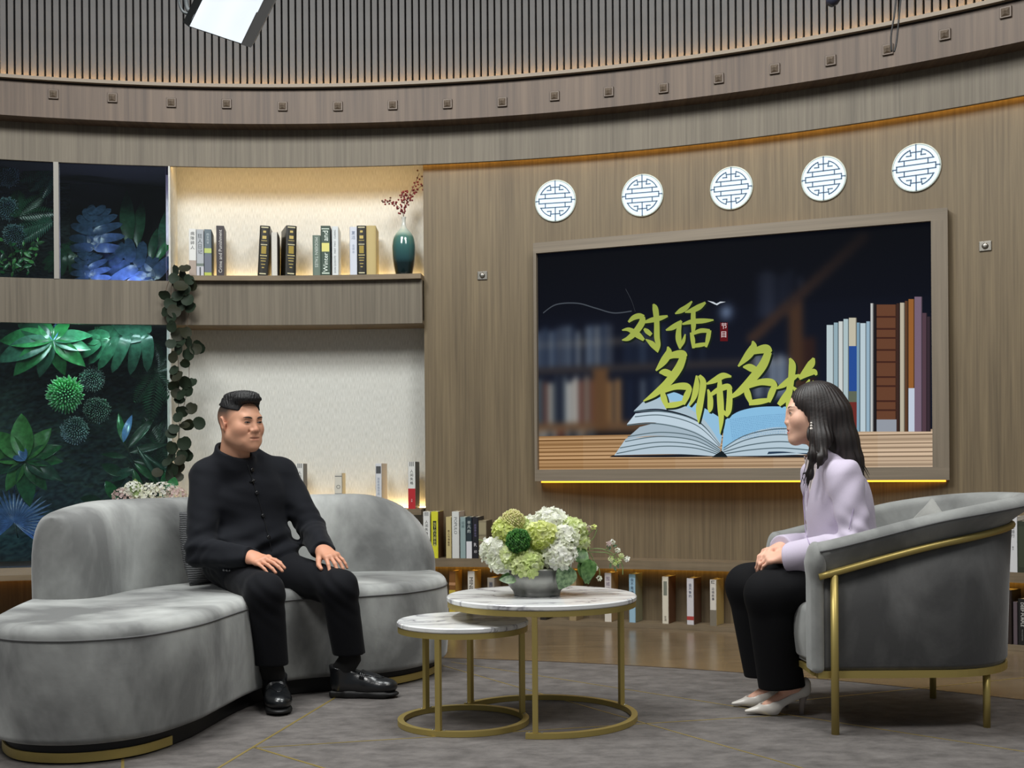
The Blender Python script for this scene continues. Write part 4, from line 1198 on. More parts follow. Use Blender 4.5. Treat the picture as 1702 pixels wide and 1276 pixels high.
# front skirts lying over the thighs
J += [cone(T.w((0.11, 0.02, 0.14)), hp_r + (kn_r - hp_r) * 0.32 + np.array([0, 0, 0.012]), 0.10, 0.092, k=0.05), cone(T.w((-0.11, 0.02, 0.14)), hp_l + (kn_l - hp_l) * 0.22 + np.array([0, 0, 0.012]), 0.095, 0.088, k=0.05)]
neck_o = HM.w((0, -0.045, -0.135)); nd = HM.v((0, 0.10, 1.0)); nd /= np.linalg.norm(nd)
J += [cone(neck_o - nd * 0.05, neck_o + nd * 0.060, 0.092, 0.078, k=0.025), cone(neck_o + nd * 0.012, neck_o + nd * 0.20, 0.068, 0.070, 's', 0.004)]
nf = HM.v((0, 0.50, 1.0)); J += [cutter(neck_o + nd * 0.022, nf, up=(0, 1, 0), size=0.085)]
cz = T.v((0, 0, 1))
def jack_d(P):
    Q = T.loc(P)
    f = 0.0035 * wob(P * np.array([1, 1, 2.2]), 38, 2) + 0.0018 * wob(P, 90, 9)
    for el, ax in ((el_r, wr_r - sh_r), (el_l, wr_l - sh_l)):
        r = P - el; L = np.sqrt((r * r).sum(1)); t = r @ (ax / np.linalg.norm(ax))
        f = f + 0.003 * np.sin(t * 150 + 3 * wob(P, 25, 4)) * np.exp(-(L / 0.085) ** 2)
    f = f + 0.006 * np.sin(Q[:, 2] * 85 + Q[:, 0] * 22 + 2 * wob(P, 20, 7)) * np.exp(-((Q[:, 2] - 0.17) / 0.075) ** 2) * (Q[:, 1] > 0)
    return f
jk = sdf_obj('jacket', J, 0.0042, M_JACK, man, disp=jack_d)
M_BTN = plain('button_black', (20, 20, 22), 0.25)
def button(px, py, prims, r, parent, name='button', m=M_BTN, y0=3.9):
    p = march(prims, px, py, y0); n = Vector(sdf_normal(prims, p, 0.006))
    q = n.to_track_quat('Z', 'Y').to_matrix()
    mb = MB(); mb.lathe([(r, -0.003), (r, 0.002), (r * .75, 0.0035), (r * .2, 0.0028)], Vector(p) + n * 0.003, 14, q); return mb.make(name, m, parent, smooth=True)
for px, py in ((418.5, 781), (426.5, 819), (437, 857), (446, 893)): button(px, py, J, 0.0085, man)
for px, py in ((372.5, 946), (377.5, 946.5), (382.5, 947)): button(px, py, J, 0.005, man, m=plain('button_grey', (120, 120, 122), 0.3))
pl = []
for t in np.linspace(0, 1, 22):
    p = march(J, 411 + 41 * t + 3 * math.sin(t * 3), 772 + 150 * t, 3.9); pl.append(Vector(p) + Vector(sdf_normal(J, p, 0.006)) * 0.002)
mb = MB(); mb.tube(pl, 0.0014, 6); mb.make('placket_edge', plain('placket_dark', (12, 13, 16), 0.9), man, smooth=True)
def lav_mic(px, py, prims, parent, s=1.0):
    p = Vector(march(prims, px, py, 3.8)) + Vector((0, -0.006, 0)); m = plain('mic_black', (10, 10, 10), 0.4)
    mb = MB(); mb.tube([p + Vector((-0.012, 0, -0.004)) * s, p + Vector((0.012, -0.002, 0.006)) * s], 0.004 * s, 8); mb.tube([p + Vector((0.004, 0, -0.012)) * s, p + Vector((0.004, -0.002, 0.010)) * s], 0.0025 * s, 6)
    mb.tube([p + Vector((-0.012, 0, -0.004)) * s, p + Vector((-0.013, 0.002, -0.02)) * s, p + Vector((-0.002, 0.006, -0.05)) * s], 0.0012, 5); mb.make('lapel_microphone', m, parent, smooth=True)
lav_mic(420, 800, J, man)
# trousers
M_TRO = plain('trousers_black', (14, 15, 20), 0.85, spec=0.2, sheen=0.03, noise=0.1, nscale=300)
TR = [ell((0, 0.0, 0.09), (0.165, 0.135, 0.088), fr=T)]
for a, b2, c in ((hp_r, kn_r, an_r), (hp_l, kn_l, an_l)):
    TR += [cone(a, b2, 0.088, 0.072, k=0.04), cone(b2, c, 0.071, 0.065, k=0.03)]
for c, z in ((an_r, 0.168), (an_l, 0.175)): TR += [rbox((c[0], c[1], z - 0.10), (0.12, 0.12, 0.10), 0.001, 's', 0.004)]
def tro_d(P):
    f = 0.0025 * wob(P * np.array([1, 1, 0.6]), 45, 11)
    for kn in (kn_r, kn_l):
        L = np.sqrt(((P - kn) ** 2).sum(1)); f = f + 0.0026 * np.sin((P[:, 2] - kn[2]) * 95 + (P[:, 0] - kn[0]) * 90 + wob(P, 30, 3)) * np.exp(-(L / 0.11) ** 2)
    return f
sdf_obj('trousers', TR, 0.0042, M_TRO, man, disp=tro_d)
M_SOCK = plain('sock_black', (9, 9, 11), 0.9)
M_LEATH = plain('leather_black', (20, 22, 25), 0.28, spec=0.6, coat=0.15, bump=0.15, bscale=120); M_SOLE = plain('sole_black', (12, 12, 13), 0.55)
def loafer(heel, toe, an, root):
    f = np.array(toe) - np.array(heel); L = np.linalg.norm(f[:2]); S = frame_from((heel[0], heel[1], 0), f); k = L / 0.285
    sh_ = empty('shoe', (heel[0], heel[1], 0)); sh_.parent = root; sh_.matrix_parent_inverse = wmat(root).inverted()
    U = [cone((0, 0.045, 0.055), (0, 0.15, 0.052), 0.043, 0.046, k=0.02, fr=S), ell((0, 0.212 * k, 0.046), (0.050, 0.068, 0.034), k=0.03, fr=S), cone((0, 0.046, 0.06), (0, 0.044, 0.130), 0.043, 0.052, k=0.02, fr=S),
         cone((0, 0.06, 0.10), (0, 0.16, 0.062), 0.034, 0.030, k=0.02, fr=S), rbox((0, 0.13, -0.075), (0.2, 0.3, 0.10), 0.002, 's', 0.004, S), rbox((0, 0.03, 0.226), (0.1, 0.13, 0.10), 0.002, 's', 0.006, S, rotx(math.radians(-12)))]
    sdf_obj('upper', U, 0.003, M_LEATH, sh_)
    B = [rbox((0, 0.055, 0.0145), (0.039, 0.056, 0.0145), 0.010, k=0.01, fr=S), rbox((0, 0.150 * k, 0.0150), (0.042, 0.085, 0.0130), 0.010, k=0.02, fr=S), ell((0, 0.215 * k, 0.016), (0.048, 0.070, 0.0155), k=0.02, fr=S), rbox((0, 0.1, -0.05), (0.2, 0.3, 0.0505), 0.001, 's', 0.001, S)]
    sdf_obj('sole', B, 0.003, M_SOLE, sh_)
    pts = []
    for t in np.linspace(-1, 1, 17):
        x = 0.030 * math.sin(t * math.pi / 2) if abs(t) < 0.62 else 0.0286 * np.sign(t); y = 0.225 * k - 0.10 * abs(t) ** 1.6
        z = 0.12
        for _ in range(60):
            d = float(sdf_eval(U, S.w((x, y, z))[None])[0])
            if d < 0.0004: break
            z -= max(d, 0.0004)
        pts.append(Vector(S.w((x, y, z + 0.0005))))
    mb = MB(); mb.tube(pts, 0.0024, 6); mb.make('apron_seam', M_LEATH, sh_, smooth=True)
    pts = []
    for t in np.linspace(-1, 1, 13):
        x = 0.041 * t; z = 0.13; y = 0.135
        for _ in range(60):
            d = float(sdf_eval(U, S.w((x, y, z))[None])[0])
            if d < 0.0004: break
            z -= max(d, 0.0004)
        pts.append(Vector(S.w((x, y, z + 0.001))))
    mb = MB()
    for q in (-0.007, 0.0, 0.007): mb.tube([p + Vector(S.v((0, q, -q * 0.35))) for p in pts], 0.0042, 6)
    mb.make('strap', M_LEATH, sh_, smooth=True)
    mb = MB(); kn = kn_r if an is an_r else kn_l; up_ = Vector(an).lerp(Vector(kn), 0.16); up2 = Vector(an).lerp(Vector(kn), 0.40); mb.tube([Vector(S.w((0, 0.044, 0.060))), Vector(S.w((0, 0.046, 0.105))), up_, up2], 0.0455, 18); mb.make('sock', M_SOCK, root, smooth=True)
loafer((-0.945, 4.615), (-0.868, 4.365), an_r, man)
loafer((-0.738, 4.745), (-0.463, 4.715), an_l, man)

# ---------------------------------------------------------------- the woman in the armchair
wom = empty('person', (1.15, 4.36, 0.0), 'woman in lilac blazer and black trousers sitting in the grey armchair', 'person')
TW = frame_from((1.235, 4.365, 0.43), (-1.0, 0.03))
HWm = frame_from((1.118, 4.372, 1.113), (-1.0, 0.10), pitch=math.radians(-2)); sW = 0.955
wsh_l, wsh_r = np.array([1.192, 4.205, 0.875]), np.array([1.178, 4.535, 0.875])
wel_l, wwr_l = np.array([1.215, 4.135, 0.640]), np.array([1.005, 4.262, 0.592])
wel_r, wwr_r = np.array([1.20, 4.545, 0.610]), np.array([1.008, 4.385, 0.612])
whp_l, whp_r = np.array([1.21, 4.275, 0.515]), np.array([1.21, 4.455, 0.515])
wkn_l, wkn_r = np.array([0.930, 4.275, 0.452]), np.array([0.895, 4.455, 0.464])
wan_l, wan_r = np.array([0.995, 4.325, 0.125]), np.array([0.975, 4.465, 0.13])
whl = hand_prims(wwr_l, (-0.13, 0.055, -0.022), (-0.1, -0.45, 0.85), 1, spread=0.02, curl=(26, 34, 26), s=0.88, thumb_in=0.25)
whr = hand_prims(wwr_r, (-0.125, -0.070, -0.018), (-0.25, 0.05, 0.95), -1, spread=0.03, curl=(22, 40, 34), s=0.88)
foot = lambda o, f: frame_from((o[0], o[1], 0), f)
wf_l, wf_r = foot((1.075, 4.335), (-1, 0.02)), foot((1.052, 4.475), (-1, 0.02))
body = head_prims(HWm, sW, True) + [cone((0, -0.022, -0.05), (0, -0.050, -0.20), 0.046, 0.052, k=0.03, fr=HWm),
    cone(TW.w((0, 0.02, .42)), TW.w((0, 0, 0.15)), 0.075, 0.08, k=0.05), cone(wsh_r, wsh_l, 0.035, 0.035, k=0.05), ell(TW.w((0, 0, .09)), (0.1, 0.12, 0.085), k=0.05)]
for a, b2, c in ((wsh_r, wel_r, wwr_r), (wsh_l, wel_l, wwr_l)): body += [cone(a, b2, 0.032, 0.027, k=0.02), cone(b2, c, 0.027, 0.021, k=0.02)]
for a, b2, c, S in ((whp_r, wkn_r, wan_r, wf_r), (whp_l, wkn_l, wan_l, wf_l)):
    body += [cone(a, b2, 0.055, 0.042, k=0.03), cone(b2, c, 0.040, 0.027, k=0.02), cone(c, S.w((0, 0.035, 0.095)), 0.027, 0.026, k=0.02), cone(S.w((0, 0.03, 0.095)), S.w((0, 0.135, 0.028)), 0.026, 0.024, k=0.02)]
body += whl + whr
sdf_obj('body', body, 0.0026, vcol('skin_woman', 0.5, spec=0.35, sss=0.06), wom, colorfn=face_cols(HWm, sW, SKIN_W, lip=(190, 78, 84), lipk=0.85))
face_features(head_prims(HWm, sW, True), HWm, sW, wom, (44, 32, 28), True)
# long dark hair
e = lambda c, r, op='u', k=0.02, R=None: ell(np.array(c), r, op, k, HWm, R)
hc = lambda a, b2, ra, rb, sx, k=0.03: cone(a, b2, ra, rb, 'u', k, ID, sx)
hairW = [e((0, -0.022, 0.034), (0.084, 0.101, 0.087)), e((0, -0.045, -0.01), (0.083, 0.078, 0.085), k=0.03),
         e((0, 0.088, -0.045), (0.066, 0.066, 0.085), 's', 0.012), e((0, 0.105, 0.015), (0.058, 0.052, 0.058), 's', 0.012), e((0.0, 0.02, -0.10), (0.058, 0.058, 0.08), 's', 0.01)]
def wp(px, py, Y): return np.array(at(px, py, Y))
path = [(1390, 690, 4.37), (1401, 735, 4.36), (1413, 770, 4.35), (1432, 806, 4.345)]
for dy, f in ((0.0, 1.0), (-0.055, 0.92), (0.055, 0.9), (0.10, 0.8)):
    Q = [wp(x, y, Y + dy) for x, y, Y in path]
    if dy == -0.055: Q[-1] = Q[-1] + np.array([-0.015, -0.01, 0.02])
    for i in range(3): hairW.append(hc(Q[i], Q[i + 1], [0.060, 0.053, 0.046][i] * f, [0.053, 0.046, 0.014][i] * f, ((0, 1, 0), 0.75)))
# lock in front of the near shoulder, falling from behind the ear
lock = [(1356, 684, 4.305), (1355, 722, 4.282), (1352, 756, 4.262), (1347, 788, 4.258), (1342, 806, 4.262)]
Q = [wp(*p) for p in lock]
for i in range(len(Q) - 1): hairW.append(hc(Q[i], Q[i + 1], [0.026, 0.020, 0.012, 0.006][i], [0.020, 0.012, 0.006, 0.002][i], ((0, 1, 0), 0.6), 0.02))
lock2 = [(1368, 690, 4.300), (1370, 730, 4.262), (1367, 760, 4.228), (1360, 778, 4.232)]
Q = [wp(*p) for p in lock2]
for i in range(len(Q) - 1): hairW.append(hc(Q[i], Q[i + 1], [0.030, 0.024, 0.010][i], [0.024, 0.010, 0.002][i], ((0, 1, 0), 0.6), 0.02))
def hairw_d(P):
    Q = HWm.loc(P)
    ph = np.arctan2(Q[:, 0], -(Q[:, 1] + 0.01))
    return 0.0011 * np.sin(ph * 44 + 4 * wob(P, 9, 3)) + 0.003 * wob(P * np.array([1, 1, .25]), 34, 8)
m, nt, b = new_mat('hair_dark_brown')
tc = nt.nodes.new('ShaderNodeTexCoord'); mp = nt.nodes.new('ShaderNodeMapping'); mp.inputs['Scale'].default_value = (160, 160, 7)
nt.links.new(tc.outputs['Object'], mp.inputs['Vector']); n = nt.nodes.new('ShaderNodeTexNoise'); n.inputs['Scale'].default_value = 1; n.inputs['Detail'].default_value = 3
nt.links.new(mp.outputs['Vector'], n.inputs['Vector'])
r = nt.nodes.new('ShaderNodeValToRGB'); r.color_ramp.elements[0].position = .35; r.color_ramp.elements[1].position = .75
r.color_ramp.elements[0].color = (*lin((22, 17, 16)), 1); r.color_ramp.elements[1].color = (*lin((44, 34, 31)), 1)
nt.links.new(n.outputs['Fac'], r.inputs['Fac']); nt.links.new(r.outputs['Color'], b.inputs['Base Color']); b.inputs['Roughness'].default_value = 0.5
bp = nt.nodes.new('ShaderNodeBump'); bp.inputs['Strength'].default_value = 0.25; bp.inputs['Distance'].default_value = 0.002
nt.links.new(n.outputs['Fac'], bp.inputs['Height']); nt.links.new(bp.outputs['Normal'], b.inputs['Normal'])
M_HAIRW = m
ho = sdf_obj('hair', hairW, 0.0027, M_HAIRW, wom, disp=hairw_d)
# loose strands
mb = MB(); rs = np.random.default_rng(5)
for i in range(70):
    t = rs.uniform(0, 1); dy = rs.uniform(-0.07, 0.07)
    p0 = wp(1384 + 22 * t, 700 + 30 * t, 4.34 + dy); p1 = wp(1398 + 26 * t, 752, 4.33 + dy); p2 = wp(1412 + 30 * t + rs.normal() * 4, 790 + rs.uniform(-4, 18), 4.32 + dy)
    mb.tube([tuple(p) for p in spline([p0, p1, p2], 6)], [0.0016] * 11 + [0.0010, 0.0004], 4)
for i in range(16):
    j = rs.normal() * 2.2
    q = [wp(1351 + j, 716, 4.288), wp(1352 + j * 1.4, 745, 4.264), wp(1347 + j * 1.6, 775, 4.252), wp(1340 + j * 2.2, 800 + rs.uniform(-10, 16), 4.254)]
    mb.tube([tuple(p) for p in spline(q, 6)], [0.0012] * 17 + [0.0008, 0.0003], 4)
st = mb.make('hair_strands', M_HAIRW, wom, smooth=True); st['kind'] = 'stuff'
# earring on the near side
p = Vector(march(hairW, 1347.5, 703, 3.8)) + Vector((0, -0.002, 0)); mb = MB()
for k_, (dz, r_) in enumerate(((0.0, 0.0040), (-0.010, 0.0048), (-0.021, 0.0060))):
    mb.lathe([(r_ * .2, -r_), (r_ * .8, -r_ * .6), (r_, 0), (r_ * .8, r_ * .6), (r_ * .2, r_)], p + Vector((0, -0.006, dz)), 12)
mb.make('earring', plain('earring_pearl', (232, 224, 214), 0.15), wom, smooth=True)
# blouse and blazer
M_LIL = plain('lilac_blazer', (196, 186, 204), 0.8, spec=0.2, sheen=0.15, noise=0.04, nscale=400)
M_BLOU = plain('blouse_ivory', (222, 210, 208), 0.7)
BL = [ell((0, 0.028, 0.30), (0.105, 0.094, 0.17), fr=TW), cone(TW.w((0, 0.05, 0.36)), HWm.w((0, -0.02, -0.155)), 0.066, 0.056, k=0.04), cone(HWm.w((0, -0.03, -0.2)), HWm.w((0, 0.02, 0.0)), 0.052, 0.05, 's', 0.004), cutter(HWm.w((0, 0, -0.142)), HWm.v((0, -0.2, 1)), up=(0, 1, 0), size=0.09)]
sdf_obj('blouse', BL, 0.0045, M_BLOU, wom)
BZ = [ell((0, -0.005, 0.13), (0.170, 0.130, 0.13), fr=TW), ell((0, 0.012, 0.25), (0.150, 0.118, 0.14), k=0.06, fr=TW), ell((0, 0.022, 0.365), (0.152, 0.118, 0.13), k=0.06, fr=TW),
      cone(wsh_l + np.array([0, 0.022, 0.008]), wsh_r + np.array([0, -0.022, 0.008]), 0.052, 0.052, k=0.05), cone(TW.w((0.1, 0.035, 0.455)), HWm.w((0.0, -0.045, -0.165)), 0.042, 0.050, k=0.05), cone(TW.w((-0.1, 0.035, 0.455)), HWm.w((0.0, -0.045, -0.165)), 0.042, 0.050, k=0.05)]
for a, b2, c in ((wsh_l, wel_l, wwr_l), (wsh_r, wel_r, wwr_r)):
    d = (c - b2) / np.linalg.norm(c - b2)
    BZ += [cone(a, b2, 0.062, 0.053, k=0.03), cone(b2, c + d * 0.06 + np.array([0, 0, -0.006]), 0.054, 0.054, k=0.015)]
    BZ += [cutter(c + d * 0.012, d, size=0.085)]
BZ += [cone(TW.w((-0.12, 0.02, 0.12)), TW.w((-0.115, 0.10, 0.085)), 0.085, 0.075, k=0.05), cone(TW.w((0.12, 0.02, 0.12)), TW.w((0.115, 0.10, 0.085)), 0.085, 0.075, k=0.05)]
BZ += [cone(HWm.w((0, -0.03, -0.22)), HWm.w((0, 0.0, 0.0)), 0.056, 0.058, 's', 0.006), ell(TW.w((0, 0.105, 0.42)), (0.045, 0.028, 0.13), 's', 0.01)]
def blz_d(P):
    f = 0.0036 * wob(P * np.array([1.3, 1, 0.8]), 36, 21)
    for el, sh__, wr in ((wel_l, wsh_l, wwr_l), (wel_r, wsh_r, wwr_r)):
        r_ = P - el; L = np.sqrt((r_ * r_).sum(1)); ax = (wr - sh__) / np.linalg.norm(wr - sh__); t = r_ @ ax
        f = f + 0.0065 * np.sin(t * 135 + 2.5 * wob(P, 26, 4)) * np.exp(-(L / 0.085) ** 2)
        u_ = (el - sh__) / np.linalg.norm(el - sh__); t2 = (P - sh__) @ u_; L2 = np.sqrt((((P - sh__) - np.outer(t2, u_)) ** 2).sum(1))
        f = f + 0.0042 * np.sin(t2 * 60 + (P[:, 0] - el[0]) * 55 + 2 * wob(P, 18, 6)) * np.exp(-(L2 / 0.09) ** 2)
    return f
sdf_obj('blazer', BZ, 0.0042, M_LIL, wom, disp=blz_d)
def seam(pts, prims, r, m, name, parent, y0=3.9, lift=0.002):
    q = []
    for px, py in spline(pts, 6):
        p = march(prims, px, py, y0); q.append(Vector(p) + Vector(sdf_normal(prims, p, 0.006)) * lift)
    q = [p for p in q if p.y < 4.8]
    if len(q) < 3: print('seam missed', name); return None
    mb = MB(); mb.tube(q, r, 6); return mb.make(name, m, parent, smooth=True)
M_LILD = plain('lilac_edge', (168, 152, 184), 0.85)
seam([(1337, 800), (1335, 840), (1338, 880), (1346, 905)], BZ, 0.0016, M_LILD, 'front_edge', wom, lift=0.0)
seam([(1428, 800), (1420, 840), (1411, 880)], BZ, 0.0012, M_LILD, 'side_seam', wom, lift=0.0)
lav_mic(1338, 786, BZ, wom, 0.8)
# wide black trousers
TW_ = [ell((0, 0.0, 0.085), (0.160, 0.150, 0.085), fr=TW)]
for a, b2, c in ((whp_l, wkn_l, wan_l), (whp_r, wkn_r, wan_r)):
    TW_ += [cone(a, b2, 0.088, 0.080, k=0.06), cone(b2, c + np.array([-0.005, 0, -0.03]), 0.081, 0.086, k=0.03, sx=((0, 1, 0), 0.85))]
TW_ += [rbox((0.99, 4.30, 0.002), (0.2, 0.098, 0.10), 0.001, 's', 0.004, R=roty(math.radians(-4))), rbox((0.97, 4.50, 0.022), (0.2, 0.108, 0.10), 0.001, 's', 0.004, R=roty(math.radians(-4)))]
sdf_obj('trousers', TW_, 0.0042, plain('trousers_deep_black', (13, 13, 16), 0.85, spec=0.2), wom, disp=lambda P: 0.003 * wob(P * np.array([1, 1, .4]), 40, 31))
# pale pointed high heels
M_PUMP = plain('pump_ivory', (214, 208, 200), 0.35, coat=0.1); M_HEEL = plain('heel_taupe', (150, 140, 134), 0.4)
for S in (wf_l, wf_r):
    sh_ = empty('shoe', S.o); sh_.parent = wom; sh_.matrix_parent_inverse = wmat(wom).inverted()
    U = [cone((0, 0.012, 0.090), (0, 0.125, 0.030), 0.030, 0.036, k=0.02, fr=S, sx=((0, 0, 1), 0.9)), cone((0, 0.12, 0.026), (0, 0.212, 0.013), 0.037, 0.009, k=0.02, fr=S, sx=((0, 0, 1), 0.75)), cone((0, 0.006, 0.088), (0, 0.004, 0.112), 0.029, 0.027, k=0.01, fr=S),
         cone((0, 0.028, 0.150), (0, 0.138, 0.062), 0.029, 0.030, 's', 0.006, S), cone((0, 0.02, 0.112), (0, 0.132, 0.044), 0.0275, 0.029, 's', 0.006, S), cone((0, -0.03, 0.045), (0, 0.075, 0.012), 0.034, 0.032, 's', 0.01, S), rbox((0, 0.12, -0.05), (0.2, 0.2, 0.052), 0.001, 's', 0.002, S)]
    sdf_obj('upper', U, 0.0026, M_PUMP, sh_)
    mb = MB(); q = [S.w((0, 0.004, 0.096)), S.w((0, 0.004, 0.070)), S.w((0, 0.010, 0.040)), S.w((0, 0.012, 0.0))]; mb.tube([Vector(p) for p in q], [0.022, 0.017, 0.010, 0.0085], 12); mb.make('heel', M_HEEL, sh_, smooth=True)
# ================================================================ THE BIG SCREEN
pTL = on_arc(893, 420, RW - 0.07); pTR = on_arc(1546, 371, RW - 0.07)
dl = pTL.y; dr = dl * 358.0 / 407.0
sBL = at(897, 778, dl); sTL = at(893, 420, dl); sTR = at(1546, 371, dr); sBR = at(1552, 778.5, dr)
zb, zt = (sBL.z + sBR.z) / 2, (sTL.z + sTR.z) / 2
xl = Vector(((sBL.x + sTL.x) / 2, dl)); xr = Vector(((sBR.x + sTR.x) / 2, dr))
SX = (xr - xl); SW = SX.length; SX.normalize(); SN = Vector((SX.y, -SX.x))        # SN points to the room
if SN.y > 0: SN = -SN
SH = zt - zb
def spt(u, v, lift=0.0):
    """screen metres -> world (u from left, v from bottom)"""
    p = xl + SX * u + SN * lift
    return Vector((p.x, p.y, zb + v))
def suv(px, py):
    """pixel of the photograph -> metres on the screen plane"""
    a, b2 = uv_of(px, py)
    # ray (a*Y, Y); plane (P-xl).SN=0
    Y = (xl.x * SN.x + xl.y * SN.y) / (a * SN.x + SN.y)
    p = Vector((a * Y, Y)); return ((p - xl).dot(SX), CAMZ - b2 * Y - zb)
tv = empty('wall_screen_unit', spt(SW / 2, -0.1), 'large wood-framed display screen with gold calligraphy, open book and bookshelf picture', 'screen')
FT, FS, FB = 0.062, 0.082, 0.068
D_out, D_in = 0.028, -0.16
def fbox(u0, u1, v0, v1, d0, d1, m, nm):
    V = [spt(u, v, d) for d in (d1, d0) for (u, v) in ((u0, v0), (u1, v0), (u1, v1), (u0, v1))]
    UV = [(u, v) for d in (d1, d0) for (u, v) in ((u0, v0), (u1, v0), (u1, v1), (u0, v1))]
    return mk(nm, V, [(3, 2, 1, 0), (4, 5, 6, 7), (0, 1, 5, 4), (1, 2, 6, 5), (2, 3, 7, 6), (3, 0, 4, 7)], m, tv, uv=UV)
M_FRAME = wood('frame_veneer', (112, 102, 88), (134, 122, 106), 0.5, su=55, sv=1.2)
M_FRAMEH = wood('frame_veneer_flat', (112, 102, 88), (134, 122, 106), 0.5, su=55, sv=1.2, swap=True)
fbox(-0.018 - 0.0, SW + FS, SH, SH + FT, D_in, D_out, M_FRAMEH, 'frame_top'); fbox(-0.018, SW + FS, -FB, 0, D_in, D_out, M_FRAMEH, 'frame_bottom')
fbox(-0.018, 0, 0, SH, D_in, D_out, M_FRAME, 'frame_side'); fbox(SW, SW + FS, 0, SH, D_in, D_out, M_FRAME, 'frame_side')
# led strips under and over the frame (behind it, lighting the wall)
fbox(0.0, SW + FS - 0.02, -FB - 0.010, -FB - 0.001, -0.055, -0.030, emit('led_yellow', (255, 178, 50), 2.3), 'light_strip')
fbox(0.02, SW + FS - 0.02, SH + FT + 0.001, SH + FT + 0.008, -0.13, -0.118, emit('led_yellow_top', (255, 196, 110), 1.6), 'light_strip')
# glass front
fbox(0, SW, 0, SH, -0.02, -0.0005, plain('panel_black', (6, 7, 10), 0.12), 'panel')

# ---- picture: soft background as a colour grid, sharp shapes as thin layers over it
NX, NY = 260, 150
gx = (np.arange(NX) + 0.5) / NX; gy = (np.arange(NY) + 0.5) / NY
img = np.zeros((NY, NX, 3)); X, Y = np.meshgrid(gx, gy)
img[:] = (10, 13, 24)
img += np.exp(-((Y - 0.35) / 0.3) ** 2)[..., None] * np.array([6, 8, 12]) * (Y < 0.7)[..., None]
rs = np.random.default_rng(12)
def rect(u0, u1, v0, v1, c, a=1.0):
    m = (X >= u0) & (X <= u1) & (Y >= v0) & (Y <= v1); img[m] = img[m] * (1 - a) + np.array(c) * a
def blur(sig):
    global img
    k = np.exp(-0.5 * (np.arange(-3 * sig, 3 * sig + 1) / sig) ** 2); k /= k.sum(); p = len(k) // 2
    A = np.pad(img, ((p, p), (p, p), (0, 0)), 'edge')
    A = sum(A[i:i + NY] * k[i] for i in range(len(k))); img = sum(A[:, i:i + NX] * k[i] for i in range(len(k)))
# left far shelves: boards, uprights and blurred spines
rect(0, 0.33, 0.56, 0.59, (52, 50, 52)); rect(0, 0.70, 0.44, 0.475, (48, 44, 46)); rect(0, 0.33, 0.175, 0.215, (96, 72, 52)); rect(0.155, 0.195, 0.17, 0.46, (92, 66, 44)); rect(0, 0.3, 0.15, 0.175, (30, 26, 26))
def spines(u0, u1, v0, vh, pal, wmin=0.008, wmax=0.016, a=1.0, skip=0.1):
    u = u0
    while u < u1:
        w__ = rs.uniform(wmin, wmax)
        if rs.uniform() > skip: rect(u, min(u + w__ * 0.9, u1), v0, v0 + vh * rs.uniform(0.82, 1.0), pal[rs.integers(len(pal))], a)
        u += w__
cool = [(120, 134, 150), (84, 98, 118), (60, 74, 96), (150, 160, 168), (40, 54, 78), (96, 104, 116)]
warm = [(176, 172, 160), (206, 204, 194), (150, 132, 112), (120, 70, 52), (96, 104, 110), (190, 182, 168), (70, 78, 84)]
spines(0.0, 0.22, 0.475, 0.19, cool, a=0.7); spines(0.24, 0.45, 0.475, 0.17, [(44, 58, 84), (70, 88, 110), (30, 40, 60)], a=0.55, skip=0.4)
spines(0.0, 0.155, 0.215, 0.22, warm, a=0.9, skip=0.03); spines(0.195, 0.23, 0.215, 0.22, [(150, 112, 70), (120, 80, 50)], a=0.9); spines(0.24, 0.34, 0.215, 0.22, [(60, 74, 92), (110, 122, 134), (30, 40, 60)], a=0.7, skip=0.3)
spines(0.0, 0.16, 0.135, 0.05, warm, a=0.5); spines(0.58, 0.68, 0.30, 0.20, [(130, 146, 166), (90, 108, 134), (160, 172, 186)], a=0.75); spines(0.59, 0.70, 0.65, 0.2, [(40, 46, 62), (60, 66, 82)], a=0.5, skip=0.4)
rect(0.665, 0.70, 0.34, 0.72, (66, 46, 34)); rect(0.70, 0.73, 0.2, 0.55, (44, 28, 26))
for t in np.linspace(0, 1, 160):                                   # slanted shelf edge
    u, v = 0.575 + 0.27 * t, 0.56 + 0.40 * t
    m = ((X - u) / 0.014) ** 2 + ((Y - v) / 0.022) ** 2 < 1; img[m] = np.array((58, 42, 36)) * (1 - 0.55 * t) + np.array((14, 15, 24)) * 0.55 * t
rect(0.0, 0.3, 0.10, 0.125, (20, 18, 20))
blur(2)
img += np.exp(-(((X - 0.51) / 0.018) ** 2 + ((Y - 0.68) / 0.035) ** 2))[..., None] * np.array([70, 80, 92])     # soft out-of-focus glint in the picture
img *= np.clip(1.12 - 0.5 * np.clip(Y - 0.6, 0, 1) / 0.4, 0.5, 1)[..., None]
def lin_arr(a):
    a = np.clip(a, 0, 255) / 255; return np.where(a <= 0.04045, a / 12.92, ((a + 0.055) / 1.055) ** 2.4)
PV = []; PF = []; PC = []
for j in range(NY + 1):
    for i in range(NX + 1): PV.append(spt(SW * i / NX, SH * j / NY, 0.0004))
for j in range(NY):
    for i in range(NX): PF.append((j * (NX + 1) + i, j * (NX + 1) + i + 1, (j + 1) * (NX + 1) + i + 1, (j + 1) * (NX + 1) + i))
PC += list(lin_arr(img.reshape(-1, 3)))
def layer(poly, c, z):
    n0 = len(PV)
    for u, v in poly: PV.append(spt(min(max(u, 0), SW), min(max(v, 0), SH), z))
    PF.append(tuple(range(n0, n0 + len(poly)))); PC.append(np.array(lin(c)))
def P_(pts): return [suv(x, y) for x, y in pts]
def crop(pts): return [(1000 + x / 4.2525, 480 + y / 4.2525) for x, y in pts]
